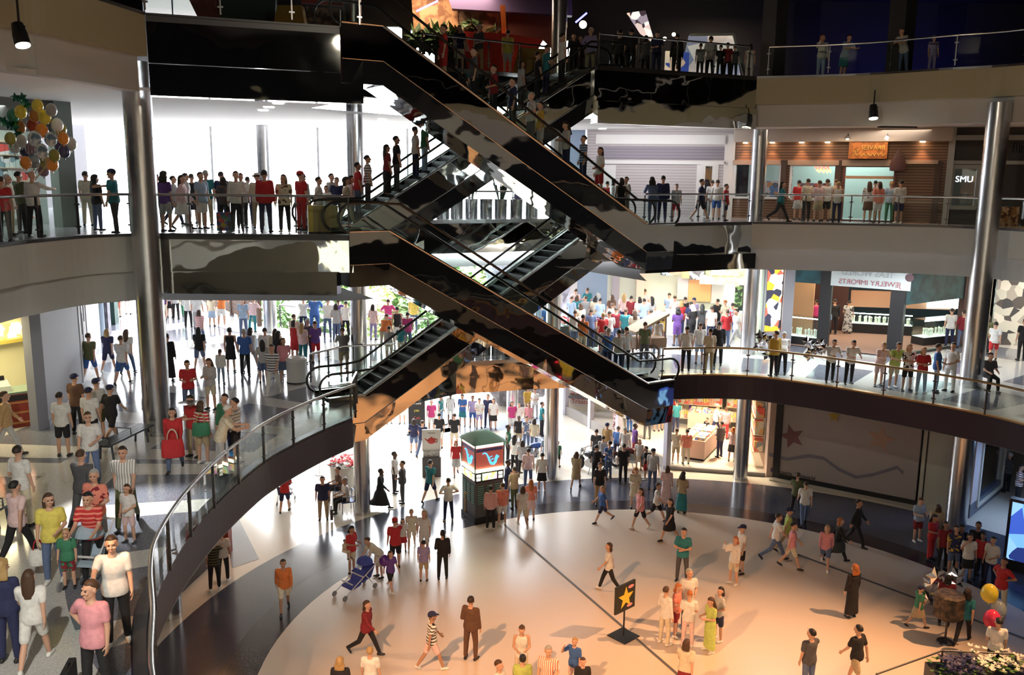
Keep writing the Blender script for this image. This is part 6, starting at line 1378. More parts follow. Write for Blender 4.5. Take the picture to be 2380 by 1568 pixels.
def cap_mesh():
    mb = MB(); c = Vector((0,.012,.04)); loft(mb, [ering(c+Vector((0,0,z)), Vector((1,0,0)), Vector((0,1,0)), a, b, 18) for z, a, b in ((-.005,.089,.109),(.03,.089,.108),(.06,.078,.095),(.085,.052,.064),(.096,.012,.015))])
    loft(mb, [ering(Vector((0,y,.04+dz)), Vector((1,0,0)), Vector((0,0,1)), a, .007, 12) for y, a, dz in ((-.08,.07,.005),(-.12,.066,0),(-.165,.045,-.012),(-.178,.02,-.016))])
    return remeshed(mb, .010, .5, 1)
def hat_mesh():
    mb = MB(); mb.lathe([(.15,.048),(.152,.056),(.095,.062),(.088,.12),(.05,.14),(.01,.142)], (0,.012,0), 18); return remeshed(mb, .010, .5, 1)
CACHE = {}
def cached(key, fn, *a):
    if key not in CACHE: CACHE[key] = fn(*a)
    return CACHE[key]
COL = dict(white=(.78,.77,.74), cream=(.72,.64,.48), black=(.018,.017,.02), navy=(.025,.03,.09), blue=(.05,.14,.42), paleblue=(.38,.50,.66), denim=(.12,.17,.30), teal=(.03,.22,.26),
  green=(.05,.22,.12), olive=(.12,.13,.06), lime=(.50,.62,.16), yellow=(.78,.66,.14), mustard=(.60,.38,.06), orange=(.72,.20,.05), coral=(.80,.27,.20), red=(.55,.03,.035), darkred=(.25,.02,.03),
  pink=(.80,.34,.38), palepink=(.80,.58,.58), magenta=(.62,.06,.24), purple=(.16,.07,.30), lavender=(.36,.30,.52), grey=(.30,.30,.31), palegrey=(.52,.52,.52), darkgrey=(.09,.09,.10), khaki=(.48,.38,.24), tan=(.50,.32,.15), brown=(.13,.065,.04))
NICE = dict(paleblue='pale blue', darkred='dark red', palepink='pale pink', palegrey='pale grey', darkgrey='dark grey')
SKINS = {'l': (.62,.36,.25), 'm': (.45,.24,.15), 'd': (.12,.06,.04), 't': (.30,.15,.09)}
HAIRC = dict(brown=(.07,.035,.018), black=(.012,.010,.010), blond=(.42,.27,.11), grey=(.38,.37,.35), white=(.7,.68,.64), ginger=(.42,.13,.03), dark=(.03,.018,.012))
def cmat(c): return mat('cloth_'+c, COL[c], .85, noise=.12, nscale=14)
def smat(c): return mat('skin_'+c, SKINS[c], .5)
def hmat(c): return mat('hair_'+c, HAIRC[c], .6)
def pmat(c):                                       # plain cloth name, or base/line for stripes, or base*other for prints
    if '/' in c: a, b = c.split('/'); return stripes('striped_'+a+'_'+b, COL[a], COL[b], .085, 2, .62, .85)
    if '|' in c: a, b = c.split('|'); return stripes('lined_'+a+'_'+b, COL[a], COL[b], .05, 0, .6, .85)
    if '*' in c: a, b = c.split('*'); return patch('print_'+a+'_'+b, [COL[a], COL[b], COL[a], COL[a]], 14, .85)
    return cmat(c)
def cname(c):
    for ch, w in (('/', ' striped '), ('|', ' pinstriped '), ('*', ' patterned ')):
        if ch in c: a, b = c.split(ch); return NICE.get(a, a)+' and '+NICE.get(b, b)+w.rstrip()
    return NICE.get(c, c)
TOPN = dict(tee='top', tank='sleeveless top', long='long sleeved top', jacket='jacket'); BOTN = dict(pants='trousers', shorts='shorts', skirt='skirt', longskirt='long skirt', dress='dress')
PEOPLE = []
def person(loc, face, pose, ht, top, tc, bot, bc, hair='short', hc='brown', skin='l', label='', group=None, near=False, shoes='black', girth=1.0):
    S = SK[pose]; base = 1.755; k = ht/base
    o = bpy.data.objects.new('person', cached(('b', pose), body_mesh, pose)); C.objects.link(o)
    if not o.data.materials: o.data.materials.append(smat('l'))
    o.location = loc; o.rotation_euler = (0, 0, math.radians(face)); o.scale = (k*girth, k*girth, k)
    def put(name, me, m, mtx=None):
        if not me.materials: me.materials.append(m)
        c = bpy.data.objects.new(name, me); C.objects.link(c); c.parent = o
        c.material_slots[0].link = 'OBJECT'; c.material_slots[0].material = m
        if mtx is not None: c.matrix_local = mtx
        return c
    o.material_slots[0].link = 'OBJECT'; o.material_slots[0].material = smat(skin)
    if bot == 'dress':
        put('dress_skirt', cached(('k', pose, 'dress'), bottom_mesh, pose, 'dress'), pmat(bc))
    else: put({'pants':'trousers','longskirt':'long_skirt'}.get(bot, bot), cached(('k', pose, bot), bottom_mesh, pose, bot), pmat(bc))
    put({'tee':'shirt','long':'shirt','tank':'tank_top','jacket':'jacket'}[top], cached(('t', pose, top), top_mesh, pose, top), pmat(tc))
    for q in (0, 1): put('shoe', cached(('s', pose, q), shoe_mesh, pose, q), mat('shoe_'+shoes, COL[shoes], .5))
    hm = S['hm']
    if hair != 'bald':
        hk = 'short' if hair in ('cap', 'hat', 'redcap') else hair
        put('hair', cached(('h', hk), hair_mesh, hk), hmat(hc), hm)
    if hair == 'cap': put('cap', cached('cap', cap_mesh), cmat('navy'), hm)
    if hair == 'redcap': put('cap', cached('cap', cap_mesh), cmat('red'), hm)
    if hair == 'hat': put('hat', cached('hat', hat_mesh), cmat('white'), hm)
    if near:
        for s in (-1, 1):
            def eye(): mb = MB(); mb.ball((0,0,0), .014, .009, .009, 8, 6); return mb.build('eye_src', mat('eye_dark', (.03,.02,.02), .2)).data
            c = put('eye', cached('eye', eye), mat('eye_dark', (.03,.02,.02), .2), hm @ Matrix.Translation((s*.031, -.082, .014)))
        def mouth(): mb = MB(); mb.ball((0,0,0), .024, .007, .006, 10, 6); return mb.build('mouth_src', mat('lips', (.35,.10,.09), .4)).data
        put('mouth', cached('mouth', mouth), mat('lips', (.35,.10,.09), .4), hm @ Matrix.Translation((0, -.097, -.062)))
    for nm in ('eye_src', 'mouth_src'):
        x = bpy.data.objects.get(nm)
        if x: bpy.data.objects.remove(x)
    tag(o, label, 'person', group); PEOPLE.append(o); return o
# where: F foot pixel (u,v) on level, H head top pixel (u,v) on level, T (u, depth) on level
def foot(kind, u, v, L, ht):
    if kind == 'F': return P(u, v, Z[L])
    if kind == 'H':
        q = P(u, v, Z[L]+ht); return Vector((q.x, q.y, Z[L]))
    vv = {3: 430, 4: 125, 2: 760, 1: 1100}[L]; q = D(u, vv, v); return Vector((q.x, q.y, Z[L]))
def crowd(L, rows, place='', group=None, near=False):
    for r in rows:
        k, u, v, face, pose, ht, top, bot, hair, label = r[:10]
        tt, tc = top.split(':'); bt, bc = bot.split(':'); hh = hair.split(':')
        ex = r[10] if len(r) > 10 else {}
        p = foot(k, u, v, L, ht)
        person(p, face, pose, ht, tt, tc, bt, bc, hh[0], hh[1] if len(hh) > 1 else 'brown', hh[2] if len(hh) > 2 else 'l', label+(' '+place if place else ''), group, ex.get('near', near), ex.get('shoes', 'black'), ex.get('g', 1.0))
# ---------- dance floor and ring ----------
W_ = {'shoes': 'white'}
crowd(1, [
 ('F',662,1420,15,'walk',1.72,'long:orange','shorts:cream','short:dark:m','person in orange sweatshirt and cream shorts striding across the dark ring'),
 ('F',818,1332,60,'hold',1.66,'tee:red','shorts:cream','bob:black:m','person in red top and pale shorts holding a small child by the stroller'),
 ('F',882,1342,-60,'bend',1.62,'tee:cream','skirt:cream','short:brown','person in cream bending over the double stroller'),
 ('F',908,1372,40,'walk',1.38,'tee:purple','shorts:black','bob:brown','child in purple shirt and black shorts with purple balloon',W_),
 ('H',918,1204,200,'reach',1.78,'tee:red','shorts:black','redcap:dark','person in red shirt and dark shorts with cap pointing left'),
 ('F',937,1282,10,'stand',1.22,'tee:white','skirt:red','bob:brown','small child in white top and red skirt beside the red shirted adult'),
 ('F',957,1274,5,'walk',1.50,'tee:cream','shorts:cream','ponytail:blond','girl in cream shirt and shorts walking between red skirted child and white shirted person',W_),
 ('F',986,1292,-10,'stand',1.66,'tee:white','shorts:white','long:blond','person in white shirt and white shorts with shoulder strap near ring edge',W_),
 ('F',985,1350,180,'stand',1.40,'tee:lavender','shorts:khaki','short:black','child in lavender shirt with bright triangle on the back'),
 ('F',1029,1345,185,'relax',1.68,'long:black','pants:black','ponytail:black','person all in black with tied up hair walking away from camera'),
 ('F',852,1522,75,'stride',1.68,'jacket:darkred','pants:black','bob:brown','person in dark red jacket and black trousers striding to the right'),
 ('F',1003,1556,110,'walk',1.70,'tee:white/black','shorts:palepink','cap:dark:m','person in black and white striped shirt and pale shorts with cap',W_),
 ('F',1094,1532,155,'relax',1.84,'jacket:brown','pants:brown','short:dark','balding person in brown suit seen from behind on the cream floor'),
 ('H',1213,1452,0,'hold',1.64,'tank:white','pants:cream','ponytail:brown','person in white sleeveless top holding something yellow with both hands'),
 ('H',860,1503,175,'stand',1.66,'tee:white','pants:cream','short:blond','blond person in white shirt seen from behind at the bottom edge'),
 ('H',790,1528,180,'stand',1.62,'tee:black','pants:black','curly:blond','blond person in black at the bottom edge, only head and shoulders'),
 ('H',1160,1535,60,'stand',1.70,'tee:white','pants:navy','short:brown','person in white looking right, head only at the bottom edge'),
 ('H',1215,1521,180,'stand',1.60,'tee:lime','pants:cream','bun:black','person in lime green top with dark tied hair at the bottom edge'),
 ('H',1275,1502,-20,'relax',1.80,'tee:white|orange','pants:khaki','short:grey','person in white and orange pinstriped shirt at the bottom edge'),
 ('H',1336,1482,-40,'phone',1.45,'tee:blue','shorts:palepink','short:blond','child in blue shirt raising a hand to the face at the bottom edge'),
 ('H',1355,1529,0,'stand',1.40,'tee:black','shorts:black','short:brown','child in black shirt beside the blue shirted child at the bottom edge'),
 ('F',1414,1372,-95,'walk',1.66,'tee:white','pants:black','bob:brown','person in white blouse and black trousers walking left above the star sign',{'shoes':'white'}),
 ('F',1584,1350,-20,'crossed',1.82,'tee:teal','pants:darkgrey','short:black','person in teal polo and grey trousers with folded arms'),
 ('H',1603,1322,5,'relax',1.80,'tee:white','pants:darkgrey','short:grey','person in white polo and dark trousers looking down within the standing group'),
 ('F',1543,1497,120,'relax',1.74,'long:white','pants:cream','short:brown','person in white shirt and cream trousers at the left of the standing group',W_),
 ('F',1569,1478,60,'hold',1.62,'tee:coral','shorts:darkred','bob:ginger','person in coral top inside the standing group beside white trousers',W_),
 ('F',1597,1502,170,'hold',1.66,'tee:white','pants:palepink','short:ginger','ginger haired person in white top and pale pink trousers, back turned',W_),
 ('F',1648,1514,-70,'hold',1.62,'tee:lime','longskirt:lime','long:brown','person in yellow green dress with long brown hair',W_),
 ('F',1668,1488,-75,'relax',1.62,'tee:palegrey','shorts:navy','bob:black','person in grey top and dark shorts behind the yellow green dress',W_),
 ('H',1596,1482,150,'walk',1.68,'tee:cream','skirt:darkred','bob:brown','person in cream top carrying a dark bag at the bottom edge'),
 ('F',1703,1358,-60,'phone',1.64,'long:white','shorts:cream','bob:ginger','person in long white shirt holding up a sheet of paper',W_),
 ('F',1720,1332,-80,'stand',1.70,'tee:white','shorts:black','cap:dark','person in white shirt and black cap behind the one with the paper'),
 ('F',1800,1302,85,'stride',1.78,'tee:white','pants:denim','short:dark','person in white shirt and blue jeans striding right'),
 ('F',1826,1286,80,'walk',1.74,'tee:lime','pants:khaki','cap:dark','person in pale green shirt and blue cap walking right behind the jeans'),
 ('F',1836,1320,75,'walk',1.68,'tee:pink','shorts:cream','short:black','person in pink shirt and cream shorts walking right'),
 ('F',1916,1320,-20,'stride',1.62,'long:pink','shorts:denim','bob:blond','blond person in pink sweater and denim shorts walking',W_),
 ('F',1943,1305,80,'stride',1.66,'long:black','pants:black','bob:ginger','person in black with large dark bag walking right of the pink sweater'),
 ('F',1986,1268,60,'walk',1.80,'jacket:black','pants:black','short:dark:m','person in black suit and white collar in front of the grey hoarding'),
 ('F',1848,1197,150,'walk',1.78,'tee:olive','pants:black','short:brown','person in olive shirt close to the hoarding, walking away'),
 ('F',1867,1217,170,'walk',1.74,'tee:white','pants:denim','short:brown','person in white shirt and jeans close to the hoarding'),
 ('F',1977,1434,200,'stand',1.68,'long:black','longskirt:black','curly:ginger','person with bright ginger hair in long black dress'),
 ('H',1887,1462,200,'phone',1.78,'tee:darkgrey','pants:denim','short:black','person in dark shirt with hand on head, jeans, lower right'),
 ('H',1999,1449,-150,'walk',1.78,'tee:black','shorts:khaki','short:black','person in black shirt and khaki trousers stepping away, lower right'),
 ('F',2130,1458,100,'walk',1.35,'tee:green','skirt:khaki','cap:brown','child in green shirt, pale skirt and cap walking right'),
 ('F',2236,1492,140,'walk',1.66,'tee:teal','pants:black','curly:dark','person with big dark hair in teal shirt beside the foil balloons'),
 ('H',2335,1296,-70,'hips',1.82,'tee:red','pants:cream','short:dark:m','person in bright red shirt at the right edge near the blue screen'),
 ('H',2322,1436,160,'relax',1.72,'tee:white','pants:black','short:black','person in white shirt and black trousers under the pink balloon'),
 ('F',2130,1258,10,'hold',1.68,'tee:paleblue','shorts:darkred','short:brown','person in pale blue shirt and dark shorts at the end of the hoarding',W_),
 ('F',2161,1300,30,'hold',1.66,'tee:red','pants:red','long:black:m','person dressed all in red with long black hair'),
 ('H',2182,1172,160,'stand',1.68,'tee:khaki','pants:khaki','bob:brown','person in khaki half hidden behind the one dressed in red'),
 ('F',2213,1334,-15,'stand',1.74,'tee:navy*mustard','shorts:denim','short:dark:m','person in navy patterned shirt and denim shorts in the right group'),
 ('F',2242,1348,-10,'phone',1.64,'tee:white','skirt:black','bob:black:m','person in white shirt and black skirt, hand to mouth, right group'),
 ('H',2268,1213,-20,'stand',1.80,'long:black','pants:black','short:black:t','tall person in black behind the right group'),
 ('H',2203,1214,0,'stand',1.68,'tee:darkred','pants:black','bob:black:t','person in dark red behind the navy patterned shirt'),
 ('H',2245,1222,0,'stand',1.64,'tee:black','pants:black','curly:black:t','person with curly black hair behind the white shirt, right group'),
 ('H',2308,1246,-60,'relax',1.68,'tee:white','pants:navy','short:black','person in white shirt at the right end of the right group'),
 ('H',2287,1238,-40,'stand',1.62,'tee:red','pants:black','short:black:t','person in red between white shirt and tall black figure, right group'),
 ('H',2205,1336,150,'stand',1.60,'tee:darkred','pants:black','bob:black','person in dark red behind the foil balloon cluster'),
 ('F',2362,1174,60,'hold',1.76,'tee:white/darkred','pants:black','short:dark','person in red and white striped shirt in the right passage',W_),
 ('H',2348,1051,200,'stand',1.74,'tee:darkgrey','pants:black','short:white','white haired person in dark clothes far in the right passage'),
 ('F',1400,1214,-80,'stride',1.52,'tee:blue','shorts:navy','long:blond','girl in blue top and dark shorts walking left on the ring'),
 ('F',1392,1172,10,'stand',1.74,'tee:black','pants:tan','short:brown','person in black shirt behind the blue topped girl'),
 ('F',1487,1228,-60,'walk',1.64,'tee:pink','shorts:black','long:brown','person in pink top and black shorts walking left on the ring',W_),
 ('F',1474,1178,0,'hold',1.64,'jacket:cream','skirt:cream','curly:ginger','person in cream jacket facing the camera behind the pink top'),
 ('F',1524,1212,70,'stride',1.62,'tee:white','shorts:black','short:brown','person in white shirt and black shorts walking right behind the pink top'),
 ('F',1555,1257,-60,'walk',1.66,'tee:black','skirt:black','bob:dark','person in black shirt and short black skirt reaching right'),
 ('F',1547,1174,170,'relax',1.66,'tee:palepink','longskirt:palepink','bob:brown','person in pale pink with a handbag, ring behind the black skirt'),
 ('F',1583,1192,150,'hold',1.66,'tee:khaki','longskirt:teal','curly:dark:t','person in khaki top and teal skirt on the far ring'),
 ('F',1515,1138,150,'stand',1.80,'tee:palegrey','pants:denim','cap:grey','person in grey shirt, brown belt and cap near the sill corner'),
 ('F',1338,1134,160,'walk',1.64,'tee:khaki','skirt:khaki','bob:brown','person in khaki dress with shoulder bag walking left of the motorcycles'),
 ('F',663,1190,180,'push',1.72,'tee:red','shorts:navy','short:dark','person in red shirt and blue shorts pushing a small stroller'),
 ('F',752,1208,10,'stand',1.72,'tee:navy','pants:khaki','short:black','stout person in navy shirt and khaki trousers carrying a dark case',{'g':1.12}),
 ('F',918,1146,80,'stand',1.78,'tee:white','pants:black','short:black:d','person in white shirt and black trousers facing the silhouetted one'),
 ('F',936,1169,-85,'relax',1.76,'jacket:darkgrey','pants:darkgrey','short:black','dark silhouetted person facing the white shirted one'),
 ('F',884,1182,80,'stride',1.72,'long:black','longskirt:black','short:black:d','person in long black coat just right of the tall steel column'),
 ('F',1000,1166,150,'walk',1.80,'tee:teal','shorts:navy','short:black','person in teal polo and navy shorts walking away'),
 ('F',1042,1210,-160,'hips',1.70,'tee:white','pants:navy','short:dark','person in white shirt and navy trousers, hands on hips, left of the kiosk',{'shoes':'khaki'}),
 ], near=False)
CHP = [(CH1, -65), (CH2, -70)]
for (c, fa, tc, bc, hc, lb) in ((CH1, -65, 'white', 'black', 'grey', 'seated person in white shirt and black trousers beside the flower tub'), (CH2, -70, 'brown', 'pants', 'dark', 'seated person in brown behind the white shirted sitter')):
    person(Vector((c[0], c[1], Z[1])), fa, 'sit', 1.74, 'tee', tc, 'pants', 'black', 'short', hc, 'm', lb)
# ---------- kiosk, motorcycles, candy shop ----------
crowd(1, [
 ('F',1113,1208,170,'stand',1.66,'tee:white','shorts:lavender','bob:ginger','person in white top and patterned shorts at the kiosk front'),
 ('F',1140,1230,175,'stand',1.70,'long:palepink|coral','pants:black','short:black','person in pink pinstriped shirt and black trousers reading the kiosk',W_),
 ('F',1167,1220,-170,'relax',1.66,'tee:coral','shorts:white','short:brown','person in coral top and white shorts right of the kiosk reader',W_),
 ('F',1195,1180,-150,'reach',1.68,'tee:khaki','pants:olive','short:dark','person in khaki shirt close to the right side of the kiosk'),
 ('F',1214,1224,190,'stride',1.66,'tee:white','shorts:cream','bob:brown','person in white shirt and cream shorts stepping away from the kiosk',W_),
 ('F',1233,1208,180,'stand',1.62,'tee:coral','skirt:palepink','long:ginger','ginger haired person in coral behind the stepping white shirt'),
 ('F',1090,1200,150,'bend',1.78,'tee:tan','pants:tan','short:brown','person in tan bending at the left front corner of the kiosk'),
 ('F',962,1052,170,'relax',1.66,'tee:navy','shorts:denim','bob:dark','person in navy top and denim shorts beside the chalkboard'),
 ('F',982,1060,160,'walk',1.78,'tee:navy','pants:denim','short:brown','person in navy polo and blue jeans right of the chalkboard'),
 ('F',1021,1042,180,'stand',1.76,'tee:black','shorts:white','short:black','person in black polo and white shorts, back turned, left one of two'),
 ('F',1056,1044,180,'relax',1.78,'tee:black','shorts:cream','short:dark','person in black polo and cream shorts, back turned, right one of two'),
 ('F',1060,1104,10,'walk',1.64,'tee:red','skirt:palegrey','bob:ginger','person in grey dress and red collar walking toward the kiosk'),
 ('F',1003,1004,10,'stand',1.70,'tee:magenta','shorts:white','short:grey','person in bright magenta polo and white shorts far back'),
 ('F',1024,990,60,'stand',1.66,'tee:teal*white','pants:paleblue','short:brown','person in teal and white shirt far back beside the magenta polo'),
 ('F',1047,982,10,'stand',1.60,'tee:white','shorts:white','short:black:d','person in white far back under the steel band, middle'),
 ('F',1075,990,-20,'hold',1.74,'tee:blue','skirt:teal','short:black','person in blue top and teal skirt far back'),
 ('F',1099,992,0,'stand',1.68,'tee:lavender','shorts:blue','short:dark:t','person in lavender shirt and blue shorts far back'),
 ('F',1116,995,10,'hold',1.64,'tee:white','shorts:lavender','short:black','person in white shirt with camera far back'),
 ('F',1131,994,-10,'stand',1.78,'tee:navy','pants:navy','short:black','person in navy shirt and trousers far back'),
 ('F',1146,998,0,'stand',1.66,'tee:white','skirt:black','long:dark','person in white shirt and black skirt far back'),
 ('F',1190,1004,10,'relax',1.62,'tee:magenta','shorts:white','long:brown','girl in magenta top and white shorts beside the far column'),
 ('F',1206,992,0,'stand',1.25,'tee:white','shorts:white','short:blond','small child in white beside the magenta topped girl'),
 ('F',1226,968,20,'stand',1.68,'tee:mustard','pants:khaki','bob:dark','person in mustard top far back near the glass'),
 ('F',1243,972,-30,'hold',1.68,'tee:white','pants:palegrey','short:black','person in white drinking, far back near the glass'),
 ('F',1228,1004,-10,'stand',1.56,'tee:pink','shorts:cream','bob:brown','person in pink below the mustard top'),
 ('F',1259,1012,100,'stand',1.76,'tee:teal','pants:black','short:dark','person in teal shirt just left of the steel column'),
 ('F',1205,1040,0,'stand',1.58,'tee:black','shorts:khaki','short:dark:d','child in black shirt in front of the far crowd'),
 ('F',1223,1044,20,'stand',1.64,'tee:denim*white','pants:denim','short:dark','person in checked blue shirt beside the black shirted child'),
 ('F',1241,1050,170,'stand',1.64,'tee:cream','pants:denim','bob:dark','person in cream top, back turned, left of the steel column'),
 ('F',1180,1072,70,'relax',1.74,'tee:green*white','pants:black','short:black:d','person in green and white shirt at the left of the blue motorcycle'),
 ('F',1196,1096,150,'stand',1.70,'tee:white','pants:black','long:black','person in white shirt and black trousers with long black hair by the blue motorcycle'),
 ('F',1213,1108,170,'relax',1.66,'tee:palegrey','pants:black','bob:dark','person in pale grey shirt among the blue motorcycle crowd'),
 ('F',1227,1134,180,'stand',1.74,'tee:palepink','pants:denim','short:black','person in pale pink shirt and jeans, back turned, behind the kiosk'),
 ('F',1259,1142,180,'stand',1.68,'tee:white','skirt:black','short:black','person in white blouse and black skirt next to the steel column',W_),
 ('F',1178,1160,90,'reach',1.66,'tee:navy','pants:navy','short:black:d','dark skinned person in navy reaching toward the kiosk'),
 ('F',1268,1090,-160,'stand',1.62,'tee:paleblue','pants:navy','short:dark','person in pale blue right behind the blue motorcycle'),
 ('F',1296,1084,150,'stand',1.20,'tee:green','shorts:black','short:brown','small child half hidden behind the steel column'),
 ('F',1384,1082,170,'stand',1.72,'tee:darkgrey','pants:black','short:dark','person in dark grey left in the motorcycle crowd'),
 ('F',1409,1068,150,'stand',1.76,'tee:tan','pants:tan','cap:dark','person in tan shirt and cap behind the motorcycle'),
 ('F',1400,1094,160,'stand',1.62,'tee:palegrey','pants:black','short:black','person in pale grey between tan shirt and checked shirt'),
 ('F',1414,1112,-150,'relax',1.70,'tee:blue*white','pants:denim','short:black','person in checked blue shirt and jeans in front of the motorcycle'),
 ('F',1434,1072,170,'bend',1.70,'tee:blue','pants:navy','short:black','person in blue bending over the motorcycle'),
 ('F',1450,1078,160,'stand',1.76,'tee:white','pants:black','short:grey','grey haired person in white shirt behind the motorcycle'),
 ('F',1447,1124,185,'stand',1.78,'tee:black','pants:black','short:black','person all in black with feet apart, back turned, by the motorcycle'),
 ('F',1474,1066,100,'stand',1.70,'tee:purple','pants:darkred','short:black:d','person in purple and dark red at the shop window corner'),
 ('F',1484,1092,-20,'stand',1.42,'tee:white','skirt:cream','bob:brown','child in white at the right of the motorcycle'),
 ('F',1498,1114,-100,'stand',1.50,'tee:black','shorts:red','short:black','boy in black shirt and red shorts right of the motorcycle',W_),
 ('F',1384,1120,150,'stand',1.66,'tee:black','pants:black','short:black','person in black bent beside the front wheel of the motorcycle'),
 ('F',1433,1008,160,'stand',1.66,'tee:palepink*darkred','longskirt:palepink*darkred','bob:dark','person in pink flowered dress behind the shop window'),
 ('F',1463,1004,-150,'hold',1.70,'tee:white','pants:blue','short:white','person in white top and blue trousers by the shop post'),
 ('F',1447,998,0,'stand',1.62,'tee:cream','pants:cream','bob:ginger','person in cream between flowered dress and white top'),
 ('F',1504,1020,170,'relax',1.74,'tee:white','pants:darkgrey','short:dark','person in white shirt and dark trousers entering the candy shop'),
 ('F',1526,1002,180,'stand',1.66,'tee:lavender','skirt:navy','short:black','person in lavender top, back turned, in the candy shop'),
 ('F',1544,1000,170,'stand',1.66,'tee:teal*white','skirt:white','bob:dark','person in teal print top and white skirt in the candy shop'),
 ('F',1559,988,180,'stand',1.56,'tee:red','pants:brown','short:dark','person in red between two teal tops in the candy shop'),
 ('F',1570,1004,190,'relax',1.70,'tee:teal','pants:navy','short:dark','person in teal top with dark waist bag in the candy shop'),
 ('F',1607,988,175,'hips',1.74,'tee:purple','pants:black','short:black','person in purple shirt behind the candy island'),
 ('F',1570,1076,175,'relax',1.66,'tee:cream','shorts:khaki','short:brown','person in cream top and khaki shorts, back turned, at the candy island',W_),
 ('F',1593,1078,180,'relax',1.66,'tee:coral','pants:cream','short:black','person in coral top and pale trousers, back turned, at the candy island'),
 ('F',1553,1052,100,'stand',1.40,'tee:palepink','shorts:darkred','short:brown','child in pale pink left of the candy island',W_),
 ('F',1662,1012,80,'stride',1.76,'jacket:white','pants:navy','short:grey','person in pale jacket and dark trousers walking right in the candy shop'),
 ('F',1684,1020,160,'stand',1.66,'tee:pink','pants:red','short:brown','person in pink top and red trousers near the candy shop wall'),
 ('F',1672,1062,-150,'relax',1.74,'jacket:darkgrey','pants:navy','short:black','person in dark open jacket and jeans right of the candy island'),
 ('F',1700,1072,150,'hold',1.64,'tee:palepink','skirt:black','bob:ginger','person in pale pink partly hidden by the candy shop column'),
 ('F',1640,1030,-60,'stand',1.30,'tee:black','pants:black','short:black','child with black hair behind the right end of the candy island'),
 ('F',935,985,0,'stand',1.70,'tee:white','shorts:white','short:brown','person in white shorts cut off by the steel band, far left'),
 ('F',905,985,20,'stand',1.55,'tee:navy','shorts:navy','bob:dark','person in navy stepping out from under the steel band'),
 ('F',520,1350,-175,'relax',1.74,'tee:white','pants:black','short:black','person in white shirt at the warm lit window under the balcony',W_),
 ('F',500,1370,190,'reach',1.72,'tee:black/olive','pants:black','short:black','person in dark striped shirt touching the warm lit window under the balcony',W_),
 ])
